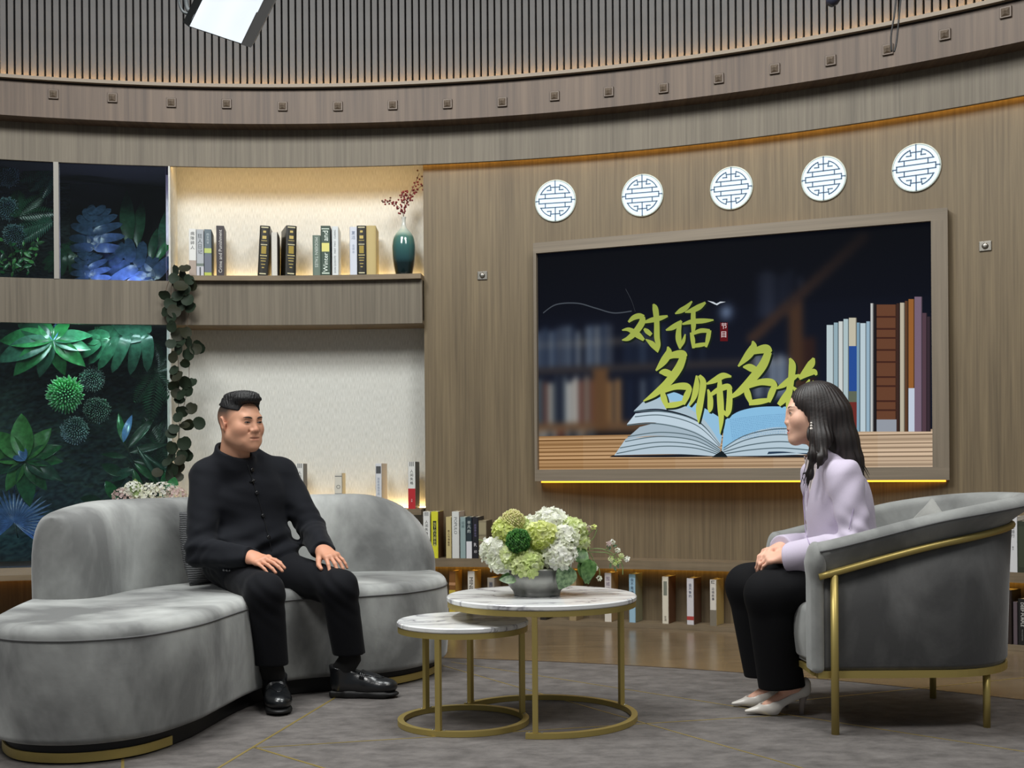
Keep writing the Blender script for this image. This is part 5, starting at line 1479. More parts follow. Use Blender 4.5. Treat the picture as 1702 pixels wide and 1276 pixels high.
# striped table top along the bottom of the picture
v_t = suv(1000, 723)[1]; rs = np.random.default_rng(4); nst = 26
for k in range(nst):
    f = k / nst; g = rs.uniform(-1, 1)
    c = np.array((172, 134, 92)) + g * np.array((26, 24, 22)) - (k % 3 == 0) * np.array((46, 44, 40)) + (f > .9) * 10
    for q in range(8):                                              # paler towards the right
        sft = q / 8 * np.array((24, 40, 58)); cc = c + sft
        layer([(SW * q / 8, v_t * (1 - f)), (SW * q / 8, v_t * (1 - f - 1.0 / nst)), (SW * (q + 1) / 8, v_t * (1 - f - 1.0 / nst)), (SW * (q + 1) / 8, v_t * (1 - f))], cc, 0.0007)
# sharp row of books on the right
cols = [(1374, 1386, 540, (188, 204, 208)), (1386, 1394, 536, (150, 176, 186)), (1394, 1402, 534, (206, 212, 210)), (1402, 1411, 530, (176, 196, 200)), (1411, 1424, 528, (196, 190, 170)), (1424, 1430, 536, (128, 160, 180)),
        (1430, 1440, 537, (190, 208, 216)), (1440, 1447, 534, (150, 178, 196)), (1447, 1452, 504, (196, 198, 196)), (1452, 1457, 505, (30, 26, 30)), (1457, 1490, 506, (104, 66, 46)), (1490, 1496, 504, (60, 40, 34)), (1496, 1504, 503, (188, 180, 160)),
        (1504, 1510, 500, (90, 60, 40)), (1510, 1520, 497, (150, 96, 48)), (1520, 1533, 493, (120, 100, 118)), (1533, 1541, 520, (84, 62, 72)), (1541, 1547, 526, (56, 44, 52))]
for x0, x1, y, c in cols:
    layer(P_([(x0, 717), (x1, 717), (x1, y), (x0, y)]), c, 0.0009); layer(P_([(x1 - 1.6, 717), (x1, 717), (x1, y), (x1 - 1.6, y)]), tuple(q * 0.55 for q in c), 0.0011)
layer(P_([(1411, 650), (1424, 650), (1424, 575), (1411, 575)]), (40, 78, 150), 0.0012); layer(P_([(1411, 717), (1424, 717), (1424, 668), (1411, 668)]), (112, 44, 40), 0.0012); layer(P_([(1411, 668), (1424, 668), (1424, 650), (1411, 650)]), (96, 104, 88), 0.0012)
for yy in (525, 545, 560, 580, 600, 625, 640, 665, 680): layer(P_([(1457, yy + 3), (1490, yy + 3), (1490, yy), (1457, yy)]), (66, 36, 28), 0.0012)
layer(P_([(1457, 717), (1490, 717), (1490, 697), (1457, 697)]), (150, 156, 166), 0.0012); layer(P_([(1510, 717), (1520, 717), (1520, 645), (1510, 645)]), (196, 206, 222), 0.0012)
# open book
cb = lambda pts, c, z: layer(P_(crop(pts)), c, z)
def cstrip(a, b2, c, z, n=14):
    A = spline(a, n); B = spline(b2, n); m_ = min(len(A), len(B))
    for i in range(m_ - 1): cb([tuple(A[i]), tuple(A[i + 1]), tuple(B[i + 1]), tuple(B[i])], c, z)
cstrip([(55, 1188), (420, 1190), (790, 1186), (1100, 1188), (1450, 1190)], [(80, 1176), (430, 1172), (800, 1160), (1100, 1168), (1460, 1174)], (26, 30, 38), 0.0010)
# left leaves, fanned
cstrip([(90, 1176), (300, 1170), (560, 1168), (800, 1182)], [(170, 1060), (420, 1040), (650, 1060), (838, 1150)], (186, 204, 216), 0.0012)
cstrip([(160, 1072), (330, 1040), (600, 1056), (836, 1150)], [(270, 975), (460, 940), (680, 990), (840, 1130)], (168, 186, 198), 0.0013)
cstrip([(178, 958), (380, 945), (640, 1000), (838, 1120)], [(240, 880), (430, 870), (670, 930), (840, 1100)], (196, 214, 226), 0.0014)
cstrip([(228, 862), (430, 850), (680, 930), (838, 1105)], [(290, 800), (470, 760), (700, 850), (845, 1080)], (176, 196, 208), 0.0015)
cstrip([(320, 800), (470, 780), (700, 900), (842, 1095)], [(420, 745), (530, 735), (740, 850), (868, 930)], (150, 196, 226), 0.0016)
for a in ([(105, 1160), (400, 1110), (650, 1120), (835, 1170)], [(165, 1075), (400, 1040), (650, 1065), (836, 1150)], [(185, 1040), (420, 1010), (660, 1040), (838, 1140)], [(180, 960), (400, 950), (650, 1010), (838, 1125)], [(235, 900), (430, 890), (670, 960), (838, 1112)],
          [(228, 862), (440, 862), (680, 935), (838, 1100)], [(130, 1120), (400, 1080), (650, 1095), (836, 1160)]):
    cstrip(a, [(x, y + 7) for x, y in a], (84, 104, 112), 0.0018)
# right leaves
cstrip([(800, 1182), (1000, 1180), (1250, 1176), (1470, 1168)], [(850, 1140), (1000, 1034), (1200, 972), (1450, 976)], (186, 206, 218), 0.0012)
cstrip([(850, 1140), (1000, 1040), (1200, 980), (1450, 985)], [(868, 930), (980, 862), (1150, 832), (1420, 835)], (140, 194, 230), 0.0014)
for a in ([(862, 1120), (1020, 1030), (1250, 985), (1460, 1000)], [(860, 1135), (1030, 1060), (1250, 1025), (1470, 1045)], [(860, 1150), (1040, 1100), (1260, 1075), (1470, 1095)], [(850, 1165), (1040, 1135), (1260, 1120), (1470, 1135)]):
    cstrip(a, [(x, y + 8) for x, y in a], (88, 108, 118), 0.0018)
cstrip([(1170, 1168), (1300, 1160), (1460, 1160)], [(1180, 1150), (1300, 1150), (1460, 1172)], (40, 62, 84), 0.0019)
for j in range(13):                                                # rows of unreadably small print on both pages
    y0 = 880 + j * 12
    rr = np.random.default_rng(j); x = 905 + j * 1.5
    while x < 1300:
        w__ = rr.uniform(4, 12); dy = -44 * math.sin(min(1, (x - 880) / 420) * 1.45) + 8
        if y0 + dy > 838: cb([(x, y0 + dy + 4 + 40), (x + w__, y0 + dy + 4 + 38), (x + w__, y0 + dy + 40 - 2), (x, y0 + dy + 40 - 1)], (112, 160, 200), 0.0017)
        x += w__ + rr.uniform(3, 6)
cb([(780, 1188), (850, 1142), (885, 1178), (890, 1190), (790, 1190)], (20, 30, 36), 0.0020)
# brush lettering, every stroke a tapering ribbon
STK = {
 'dui': [[(190, 235, 14), (225, 205, 34), (265, 192, 40), (300, 200, 30)], [(290, 196, 34), (285, 240, 46), (240, 305, 44), (190, 350, 34), (145, 362, 8)], [(145, 292, 8), (195, 288, 30), (255, 325, 44), (300, 362, 20)],
         [(300, 238, 14), (350, 222, 34), (410, 208, 36), (468, 192, 14)], [(365, 108, 12), (380, 140, 40), (390, 230, 38), (392, 340, 40), (402, 400, 30), (396, 450, 6)], [(398, 440, 20), (360, 392, 40), (312, 356, 6)], [(300, 282, 14), (322, 300, 34), (352, 326, 26)]],
 'hua': [[(520, 176, 8), (560, 155, 36), (600, 130, 34), (640, 88, 10)], [(455, 292, 10), (500, 274, 36), (545, 246, 34), (566, 226, 16)], [(556, 240, 24), (545, 300, 36), (545, 360, 40), (556, 424, 14)], [(552, 412, 22), (578, 370, 26), (592, 320, 8)],
         [(735, 96, 14), (690, 128, 40), (640, 152, 34), (590, 166, 8)], [(570, 250, 12), (640, 232, 34), (720, 226, 34), (792, 220, 10)], [(650, 140, 30), (648, 200, 34), (650, 262, 34), (646, 310, 20)],
         [(634, 308, 20), (645, 360, 32), (650, 420, 18)], [(636, 322, 18), (700, 296, 32), (765, 298, 26)], [(762, 292, 30), (752, 350, 32), (738, 412, 16)], [(648, 404, 26), (700, 396, 30), (748, 388, 20)]],
 'ming1': [[(468, 408, 10), (475, 450, 46), (440, 510, 52), (385, 578, 12)], [(440, 505, 16), (500, 470, 44), (570, 462, 58), (600, 480, 20)], [(580, 476, 46), (545, 560, 58), (470, 660, 56), (380, 740, 42), (296, 794, 8)], [(408, 592, 10), (450, 590, 50), (520, 618, 34)],
           [(428, 712, 18), (440, 770, 44), (466, 842, 22)], [(432, 726, 26), (520, 692, 42), (600, 690, 50), (634, 718, 18)], [(622, 710, 36), (600, 760, 44), (576, 816, 26)], [(450, 826, 34), (520, 818, 40), (594, 798, 24)]],
 'shi': [[(672, 612, 12), (672, 680, 40), (655, 760, 38), (622, 826, 10)], [(690, 612, 22), (718, 660, 44), (706, 760, 44), (690, 850, 46), (686, 946, 8)], [(742, 672, 12), (800, 646, 40), (860, 614, 44), (918, 620, 12)], [(752, 710, 12), (768, 770, 38), (768, 840, 38), (762, 872, 10)],
         [(760, 760, 20), (820, 716, 36), (890, 690, 42), (918, 712, 18)], [(904, 706, 34), (905, 780, 42), (898, 860, 40), (884, 904, 12)], [(888, 896, 18), (866, 872, 26), (850, 850, 8)], [(836, 632, 22), (836, 720, 42), (842, 830, 46), (846, 930, 34), (838, 1024, 5)]],
 'ming2': [[(1068, 368, 10), (1074, 410, 50), (1036, 470, 56), (966, 548, 12)], [(1040, 462, 18), (1100, 436, 48), (1165, 424, 62), (1200, 446, 20)], [(1180, 446, 50), (1140, 540, 62), (1060, 640, 60), (970, 730, 44), (884, 782, 8)], [(1000, 552, 10), (1050, 556, 52), (1116, 590, 36)],
           [(1022, 680, 18), (1032, 740, 46), (1060, 814, 22)], [(1026, 694, 28), (1120, 660, 44), (1200, 662, 52), (1238, 690, 18)], [(1226, 682, 38), (1200, 740, 46), (1180, 800, 28)], [(1042, 806, 36), (1120, 796, 42), (1192, 784, 26)]],
 'xiao': [[(1236, 706, 10), (1290, 676, 40), (1345, 634, 42), (1400, 606, 10)], [(1330, 490, 14), (1348, 540, 50), (1340, 640, 44), (1325, 740, 44), (1310, 880, 10)], [(1335, 690, 20), (1295, 770, 50), (1252, 820, 30)], [(1350, 690, 10), (1385, 730, 36), (1400, 760, 10)],
          [(1500, 488, 16), (1482, 530, 52), (1440, 580, 38), (1392, 630, 10)], [(1400, 640, 10), (1450, 606, 34), (1500, 586, 42), (1520, 610, 14)], [(1470, 640, 10), (1440, 700, 40), (1400, 760, 12)], [(1490, 650, 12), (1530, 700, 40), (1550, 730, 12)],
          [(1540, 720, 14), (1480, 800, 46), (1390, 880, 10)], [(1420, 740, 12), (1500, 810, 46), (1590, 880, 12)]]}
def ribbon(st, c_top, c_bot, z, off=(0, 0), grow=0.0):
    S = spline(st, 8); d = np.gradient(S[:, :2], axis=0); d /= np.maximum(np.linalg.norm(d, axis=1), 1e-6)[:, None]; nn = np.stack([-d[:, 1], d[:, 0]], 1)
    w__ = np.maximum(S[:, 2], 2) / 2 + grow
    A = S[:, :2] + nn * w__[:, None] + np.array(off); B = S[:, :2] - nn * w__[:, None] + np.array(off)
    for i in range(len(S) - 1):
        f = min(1, max(0, (S[i, 1] - 100) / 750)); c = np.array(c_top) * (1 - f) + np.array(c_bot) * f
        cb([tuple(A[i]), tuple(A[i + 1]), tuple(B[i + 1]), tuple(B[i])], c, z)
zz = 0.0030
for k, strokes in STK.items():
    for st in strokes: ribbon(st, (20, 28, 22), (26, 38, 26), 0.0024, (9, 10), 3)
for k, strokes in STK.items():
    for st in strokes: ribbon(st, (150, 164, 74), (192, 204, 92), zz); zz += 0.00003
# red seal and little white bird
cb([(838, 238), (892, 238), (892, 370), (838, 370)], (96, 18, 24), 0.0026)
def scr_text(s, cx_, cy_, hpx, c, z=0.0028):
    V, F = text_vf(s); w0 = max(V[:, 1].max() - V[:, 1].min(), 1e-6)
    n0 = len(PV)
    for x, y, _ in V: PV.append(spt(*suv(1000 + (cx_ + x / w0 * hpx) / 4.2525, 480 + (cy_ - y / w0 * hpx) / 4.2525), z))
    for f in F: PF.append(tuple(i + n0 for i in f)); PC.append(np.array(lin(c)))
scr_text('节', 866, 262, 42, (230, 214, 214)); scr_text('目', 864, 322, 42, (230, 214, 214))
cb([(748, 84), (790, 92), (812, 104), (840, 90), (878, 92), (838, 102), (816, 116), (796, 108)], (206, 214, 222), 0.0026)
# faint light-trail curve in the picture
def thin(pts, wd, c, z=0.002):
    S = spline(pts, 10)
    for i in range(len(S) - 1): layer(P_([(S[i][0], S[i][1] - wd), (S[i + 1][0], S[i + 1][1] - wd), (S[i + 1][0], S[i + 1][1] + wd), (S[i][0], S[i][1] + wd)]), c, z)
thin([(903, 520), (925, 506), (960, 504), (990, 512), (1020, 520), (1050, 517)], 1.0, (70, 76, 84)); thin([(1040, 480), (1050, 500), (1056, 518)], 0.6, (70, 74, 80))
PVa = np.array([tuple(p) for p in PV])
mk('picture', PVa, PF, vcol('screen_picture', 0.12, emission=0.80, spec=0.12), tv, col=np.array(PC))
# ================================================================ BOOKS, VASE
def book(px0, px1, ptop, R, z, label, group, cover, depth=0.19, side=None, pages=(214, 204, 180), texts=(), bands=(), tilt=0.0, turn=0.0, rough=0.5, fore=False, name='book', round_spine=False, boxed=False):
    """one standing book: spine towards the room. px0/px1 are its spine edges, ptop its top edge in the photograph"""
    pc = on_arc((px0 + px1) / 2, ptop, R); a = ang_of(pc)
    turn += math.radians(5 if ptop < 460 else -7 if ptop > 935 else 0)
    w_ = abs(px1 - px0) / FPX * pc.y; h = pc.z - z
    M = Matrix.Translation((pc.x, pc.y, z)) @ Matrix.Rotation(-a + turn, 4, 'Z') @ Matrix.Rotation(tilt, 4, 'Y')
    root = empty(name, (pc.x, pc.y, z), label, 'book', group)
    side = side or cover; t = 0.0028
    nm = lambda c: plain('book_%d_%d_%d' % tuple(c), c, rough)
    def put(nmx, V, F, m, **k): return mk(nmx, [M @ Vector(v) for v in V], F, m, root, **k)
    y0 = 0.0
    if fore:      # fore-edge towards the room
        y0 = 0.004
    # cover: two boards and spine as one folded shell
    mb = MB(); sp_y = depth - t / 2 if fore else t / 2
    for x in (-w_ / 2 + t / 2, w_ / 2 - t / 2): mb.box((0, 0, 0), (t, depth, h), M=M @ Matrix.Translation((x, depth / 2, h / 2)), bevel=0.0004)
    if round_spine:
        n = 8; V = []; F = []
        for zz_ in (0, h):
            for k in range(n + 1):
                q = math.pi * k / n; V.append((-w_ / 2 * math.cos(q), 0.002 - 0.008 * math.sin(q), zz_))
            for k in range(n, -1, -1):
                q = math.pi * k / n; V.append((-w_ / 2 * 0.9 * math.cos(q), 0.005 - 0.008 * math.sin(q), zz_))
        m_ = 2 * (n + 1)
        for k in range(m_): F.append((k, (k + 1) % m_, m_ + (k + 1) % m_, m_ + k))
        F += [tuple(range(m_ - 1, -1, -1)), tuple(range(m_, 2 * m_))]
        mb.add([M @ Vector(v) for v in V], F)
    else:
        mb.box((0, 0, 0), (w_, t, h), M=M @ Matrix.Translation((0, sp_y, h / 2)), bevel=0.0005)
    if side != cover: 
        mb.mi = 0
    cv = mb.make('cover', nm(cover), root)
    if side != cover:
        s_ = MB(); s_.box((0, 0, 0), (0.0006, depth - 0.004, h - 0.002), M=M @ Matrix.Translation((w_ / 2 + 0.0004, depth / 2 + 0.001, h / 2))); s_.make('front_board', nm(side), root)
    pg = MB(); pg.box((0, 0, 0), (w_ - 2 * t - 0.0004, depth - 0.007, h - 0.006), M=M @ Matrix.Translation((0, depth / 2 + (-0.0015 if fore else 0.0035), h / 2))); pg.make('pages', plain('pages_%d' % pages[0], pages, 0.9, noise=0.1, nscale=250), root)
    yf = -0.0004 if not round_spine else -0.0066
    for (v0, v1, c, *rest) in bands:       # printed fields on the spine: fractions of the height
        f = rest[0] if rest else 1.0
        b_ = MB(); b_.box((0, 0, 0), (w_ * f if not round_spine else w_ * 0.8 * f, 0.0005, h * (v1 - v0)), M=M @ Matrix.Translation((0, yf, h * (v0 + v1) / 2)))
        met = 0.6 if (c[0] > 150 and c[2] < 130 and round_spine) else 0.0
        b_.make('spine_field', plain('band_%d_%d_%d_%d' % (*c, int(met * 10)), c, 0.35 if met else 0.55, met), root)
        if len(rest) > 1 and side != cover: pass
    for (s, v, size, c, orient) in texts:  # orient: 'v' stacked characters, 'r' line turned to run down the spine, 'h' level
        mt = plain('ink_%d_%d_%d' % c, c, 0.6); yt = yf - 0.0006
        if orient == 'v':
            VV = []; FF = []
            n = len(s); k = size * w_
            for i, chx in enumerate(s):
                V, F = text_vf(chx)
                if not len(V): continue
                ex = max(V[:, 0].max() - V[:, 0].min(), V[:, 1].max() - V[:, 1].min(), .4)
                n0 = len(VV); VV += [(x / ex * k, yt, h * v - i * k * 1.22 + y / ex * k) for x, y, _ in V]; FF += [[q + n0 for q in f] for f in F]
            if VV: put('spine_title', VV, FF, mt)
        else:
            V, F = text_vf(s); ex = V[:, 0].max() - V[:, 0].min()
            if orient == 'h': sc = size * w_ / ex; put('spine_title', [(x * sc, yt, h * v + y * sc) for x, y, _ in V], F, mt)
            elif orient == 'r': sc = size * h / ex; yx = min(1, w_ * 0.8 / max((V[:, 1].max() - V[:, 1].min()) * sc, 1e-6)); put('spine_title', [(y * sc * yx, yt, h * v - x * sc) for x, y, _ in V], F, mt)
            else: sc = size * h / ex; yx = min(1, w_ * 0.8 / max((V[:, 1].max() - V[:, 1].min()) * sc, 1e-6)); put('spine_title', [(-y * sc * yx, yt, h * v + x * sc) for x, y, _ in V], F, mt)
    return root
RS = RL + 0.015
G1 = 'books on the upper wall shelf'
WHT, GRY, INK = (216, 216, 212), (158, 160, 162), (40, 42, 46)
z = Z_SHELF + 0.0003
book(314, 325.5, 380, RS, z, 'white book with black characters and tan foot, first on the upper shelf', G1, WHT, texts=[('病隙碎人', .90, .55, INK, 'v')], bands=[(0, .34, (166, 150, 138))])
book(326.5, 338, 381, RS, z, 'pale grey book titled in dark characters, second on the upper shelf', G1, (166, 170, 174), texts=[('狂人日记', .86, .62, (70, 76, 80), 'v'), ('1', .1, .2, (70, 76, 80), 'h')], bands=[(0, .22, (188, 188, 194)), (.22, .28, (104, 116, 108))])
book(339.5, 351, 381, RS, z, 'slate blue book with two lime bands on the upper shelf', G1, (92, 106, 114), depth=0.2, side=(66, 80, 90), texts=[('四世同堂', .89, .32, (190, 200, 204), 'v')], bands=[(.50, .60, (176, 190, 104)), (0, .09, (176, 186, 80)), (.1, .46, (98, 104, 118))])
book(359.5, 372, 375, RS, z, 'dark plum book reading Crime and Punishment, alone beside three pale ones', G1, (46, 38, 42), depth=0.18, texts=[('Crime and Punishment', .50, .84, (206, 204, 200), 'u')], bands=[])
def leather(px0, px1, top, label, group=G1, tilt=0.0, turn=0.0, name='book', R=RS, zz=None):
    g = (176, 156, 92)
    return book(px0, px1, top, R, z if zz is None else zz, label, group, (30, 28, 20), depth=0.2, pages=(196, 186, 160), round_spine=True, rough=0.35, tilt=tilt, turn=turn,
                bands=[(.955, .975, (206, 198, 160), .9), (.86, .90, g, .35), (.74, .80, g, .5), (.70, .71, g, .7), (.62, .635, (206, 198, 160), .8), (.45, .60, (150, 128, 40), .6), (.405, .42, (206, 190, 130), .85), (.35, .365, g, .7), (.30, .315, g, .6), (.235, .25, g, .5), (.17, .19, g, .3), (.05, .07, (206, 198, 160), .8)])
leather(427.5, 444, 375, 'black and gold leather book leaning at the left of the fore-edge book', tilt=math.radians(3.2) * 1)
book(450.5, 461, 385, RS, z, 'brown-grey book standing spine to the wall with pale page edges facing out', G1, (84, 76, 68), depth=0.19, fore=True, pages=(206, 202, 192))
leather(473.5, 491, 375, 'black and gold leather book right of the book with page edges facing out', turn=math.radians(14), tilt=math.radians(1.5))
book(519.5, 532.5, 391, RS, z, 'short grey-green cloth book with pale lettering on the upper shelf', G1, (98, 114, 102), texts=[('MODERN TALES', .58, .72, (196, 204, 196), 'r')], round_spine=True)
book(533, 548.5, 375, RS, z, 'dark green book with white outlined panel and yellow rosette', G1, (44, 66, 52), depth=0.2, side=(34, 44, 66), texts=[('and', .80, .20, (226, 236, 226), 'u'), ('Winter', .28, .38, (226, 236, 226), 'u')],
     bands=[(.93, .945, (214, 228, 212), .8), (.055, .075, (214, 228, 212), .8), (.49, .66, (214, 208, 120), .8)])
book(551.5, 562, 376, RS, z, 'tall white book with small dark lettering right of the dark green book', G1, (206, 210, 210), texts=[('DON QUIXOTE · PART TWO · CLASSIC', .50, .86, (84, 90, 98), 'u')])
book(581, 593.5, 377, RS, z, 'bluish white book left of the third black and gold one', G1, (200, 204, 214), texts=[('复活', .88, .5, (120, 134, 160), 'v'), ('全译本', .62, .35, (150, 160, 180), 'v')])
leather(593, 608.5, 375, 'black and gold leather book beside the plain golden book')
book(608.8, 624.5, 375, RS, z, 'plain golden cloth book, last on the upper shelf before the vase', G1, (184, 164, 110), round_spine=True, rough=0.6)
# lower wall shelf behind the sofa
G2 = 'books on the lower wall shelf'; z = Z_SH2 + 0.0003; RED = (176, 32, 40)
def redwhite(px0, px1, top, label, group, R=RS, zz=None, **k):
    o = book(px0, px1, top, R, z if zz is None else zz, label, group, WHT, depth=0.17, side=(70, 64, 60), texts=[('III', .95, .55, INK, 'h'), ('人间失格', .80, .45, INK, 'v'), ('全集', .2, .2, (230, 200, 200), 'v')], bands=[(0, .43, RED)], turn=math.radians(2), **k)
    return o
redwhite(492, 504, 770, 'white book with red foot directly behind the man\'s shoulder', G2)
book(556, 568.5, 786, RS, z, 'short cream book with a ring emblem on its spine, behind the sofa back', G2, (208, 204, 192), depth=0.13, side=(206, 190, 150), texts=[('O', .62, .55, (120, 120, 116), 'h')], bands=[(.90, .925, (120, 120, 116), .9), (.42, .44, (120, 120, 116), .9), (.36, .38, (120, 120, 116), .9)], turn=math.radians(1))
book(624, 634, 770, RS, z, 'white book with dark square head and beige cover, behind the sofa back', G2, (206, 208, 212), depth=0.16, side=(196, 180, 160), texts=[('百年孤独作品', .66, .40, (130, 146, 170), 'v')], bands=[(.78, .94, (76, 78, 80), .8)], turn=math.radians(-2))
redwhite(678, 690, 767, 'white book with tall red foot at the open end of the lower shelf', G2)
# along the ledge top, left group
G3 = 'books on the ledge beside the sofa'; z = Z_LEDGE + 0.0003; RLD = RLG + 0.012
k = dict(R=RLD, z=z, group=G3)
book(703, 714.5, 850, label='white book with black characters half hidden by the sofa end', cover=WHT, texts=[('III', .95, .5, INK, 'h'), ('人间失格', .78, .45, INK, 'v')], depth=0.15, bands=[(0, .12, RED)], **k)
book(716.5, 728, 850, label='bright yellow book with black title panel beside the sofa end', cover=(208, 206, 48), side=(96, 66, 40), texts=[('当下的力量全集', .74, .42, (206, 206, 120), 'v')], bands=[(.28, .80, (38, 40, 26), .5)], depth=0.17, **k)
book(741, 750, 859, label='pale tan book with brown characters on the ledge', cover=(190, 174, 122), texts=[('老人与海童年', .66, .42, (80, 62, 40), 'v')], depth=0.16, **k)
book(751, 763, 850, label='tall white book reading POPULO on the ledge', cover=(206, 208, 204), texts=[('POPULO', .70, .36, (120, 122, 122), 'r')], depth=0.18, side=(176, 160, 150), **k)
book(764.5, 774, 859, label='pale teal book on the ledge', cover=(140, 160, 160), texts=[('边城', .86, .5, (84, 104, 108), 'v')], depth=0.16, **k)
book(774.8, 784, 859, label='dark teal book with white foot on the ledge', cover=(36, 50, 56), texts=[('平凡的', .86, .62, (206, 214, 212), 'v')], bands=[(0, .41, (212, 212, 216))], depth=0.17, **k)
book(784.8, 794.8, 859, label='black book with violet lettering and white tags on the ledge', cover=(26, 25, 32), texts=[('思想录全书', .80, .36, (120, 112, 150), 'v'), ('R', .33, .45, (210, 206, 210), 'h'), ('印', .16, .45, (210, 206, 210), 'h')], depth=0.17, **k)
book(795.3, 808.5, 865, label='olive grey slipcased book at the end of the ledge group', cover=(134, 124, 98), side=(88, 80, 62), bands=[(.60, .61, (84, 78, 60)), (.40, .41, (84, 78, 60)), (.64, .95, (150, 140, 110), .9)], depth=0.17, pages=(150, 138, 110), **k)
# below the ledge, standing in the recess
G4 = 'books standing in the recess under the ledge'; z = 0.0263; RRC = RLG + 0.03
k = dict(R=RRC, z=z, group=G4, depth=0.125)
book(746, 757, 949, label='yellow and brown book nearest the sofa in the recess under the ledge', cover=(120, 78, 34), side=(206, 160, 80), bands=[(0, .60, (190, 166, 60)), (.70, .76, (176, 130, 90))], pages=(232, 200, 140), **k)
book(777, 789, 949, label='white book with tall dark lettering in the recess, second from the sofa', cover=(206, 200, 190), side=(206, 170, 100), texts=[('MINDFUL', .62, .5, (60, 60, 60), 'r')], pages=(232, 200, 140), **k)
book(809.5, 822, 960, label='short grey book with a dark tag, partly behind the marble table', cover=(150, 142, 130), texts=[('周易', .84, .4, (40, 46, 60), 'v')], bands=[(.70, .90, (110, 108, 110), .5)], pages=(232, 200, 140), **k)
book(897, 908, 948, label='black book behind the flower bowl, only its foot showing', cover=(36, 30, 26), **k)
book(945, 958, 948, label='tan book behind the marble table, only its foot showing', cover=(150, 130, 96), texts=[('二', .12, .5, (70, 60, 40), 'h')], **k)
book(1004.5, 1016, 952, label='white book rising behind the right rim of the larger table', cover=(206, 198, 196), side=(172, 142, 100), texts=[('围城记', .88, .6, (120, 104, 124), 'v')], bands=[(0, .30, (212, 204, 192))], **k)
book(1045, 1056, 954, label='light blue book just right of the larger table rim', cover=(150, 184, 204), side=(138, 138, 112), texts=[('我不是潘', .88, .5, (56, 74, 96), 'v')], bands=[(.93, 1, (110, 140, 150))], **k)
book(1100, 1111, 958, label='cream book with grey-green tag standing alone in the recess', cover=(214, 206, 188), side=(96, 62, 40), bands=[(.60, .90, (120, 122, 110), .55)], texts=[('生活', .14, .35, (90, 80, 70), 'v')], **k)
book(1141, 1153, 961, label='white book with a red band near its foot in the recess', cover=(206, 202, 206), side=(92, 62, 48), bands=[(.10, .18, (170, 60, 56))], texts=[('追风筝的', .86, .42, (70, 82, 110), 'v')], **k)
book(1179.5, 1190.5, 963, label='white book with grey foot standing nearest the woman\'s knees', cover=(210, 204, 194), side=(186, 166, 110), bands=[(0, .34, (120, 112, 98))], texts=[('红', .95, .6, INK, 'h'), ('边城故事', .80, .42, (70, 70, 84), 'v')], **k)
# right end, behind the armchair
G5 = 'books behind the armchair'
k = dict(R=RLD, z=Z_LEDGE + 0.0003, group=G5, depth=0.16)
book(1653, 1665, 860, label='white book with red lower half behind the armchair', cover=(200, 198, 194), side=(30, 28, 28), bands=[(0, .62, (170, 34, 44))], **k)
book(1665.5, 1676, 862, label='cream book with black characters behind the armchair', cover=(206, 198, 176), texts=[('得', .66, .6, INK, 'h'), ('到', .50, .5, INK, 'h'), ('大时代', .33, .4, INK, 'v')], **k)
book(1676.5, 1690, 858, label='tall white book with grey characters behind the armchair', cover=(208, 208, 210), texts=[('自在独行', .88, .42, (110, 110, 110), 'v'), ('散文', .45, .2, (110, 110, 110), 'v')], **k)
book(1691, 1710, 866, label='dark green patterned book cut by the right picture edge', cover=(44, 50, 36), bands=[(.1, .9, (52, 58, 42), .8)], **k)
k = dict(R=RRC, z=0.0263, group=G5, depth=0.125)
book(1651, 1681, 980, label='thick dark brown book low behind the armchair leg', cover=(34, 22, 18), side=(26, 18, 14), **k)
book(1684, 1690.5, 1000, label='thin mauve book beside the black one low at the right edge', cover=(90, 78, 84), **k)
book(1692, 1706, 995, label='black book with white lettering DEEP PURPLE at the right edge', cover=(18, 18, 18), texts=[('DEEP PURPLE', .66, .52, (206, 204, 200), 'r'), ('THE COLLECTION', .22, .24, (150, 150, 146), 'r')], **k)

# ---- green glazed vase with red berry sprig
pv = on_arc(671.5, 455, RS + 0.09); pv.z = Z_SHELF
sc = pv.y / FPX
prof = [(10, 0), (12.5, 0), (13.2, 1), (15.5, 12), (17.8, 27), (19, 42), (18.9, 54), (16.8, 66), (12.5, 74), (7, 80), (4.0, 86), (3.1, 92), (3.4, 97), (4.4, 100), (3.7, 100.3), (2.4, 98)]
pr = spline([(r_ * sc, z_ * sc) for r_, z_ in prof], 4)
m, nt, b = new_mat('celadon_glaze'); g = nt.nodes.new('ShaderNodeTexCoord'); sx_ = nt.nodes.new('ShaderNodeSeparateXYZ'); nt.links.new(g.outputs['Generated'], sx_.inputs[0])
r = nt.nodes.new('ShaderNodeValToRGB'); el = r.color_ramp.elements; el[0].position = 0.0; el[0].color = (*lin((8, 22, 22)), 1); el[1].position = 1.0; el[1].color = (*lin((206, 206, 198)), 1)
for p_, c_ in ((.22, (10, 30, 32)), (.30, (34, 66, 70)), (.52, (56, 98, 96)), (.66, (78, 118, 108)), (.74, (160, 182, 172)), (.84, (196, 200, 192))):
    q = el.new(p_); q.color = (*lin(c_), 1)
nt.links.new(sx_.outputs['Z'], r.inputs[0]); nt.links.new(r.outputs[0], b.inputs['Base Color']); b.inputs['Roughness'].default_value = 0.12; b.inputs['Coat Weight'].default_value = 0.5
mb = MB(); mb.lathe([tuple(p) for p in pr], pv, 40); mb.make('vase', m, smooth=True, label='dark green glazed bottle vase with pale neck at the right end of the upper shelf', cat='vase')
bs = empty('berry_branch', pv + Vector((0, 0, 0.30)), 'sprig of dark red berries standing in the green vase', 'branch')
V2 = lambda x, y, d=0: at(x, y, pv.y + d)
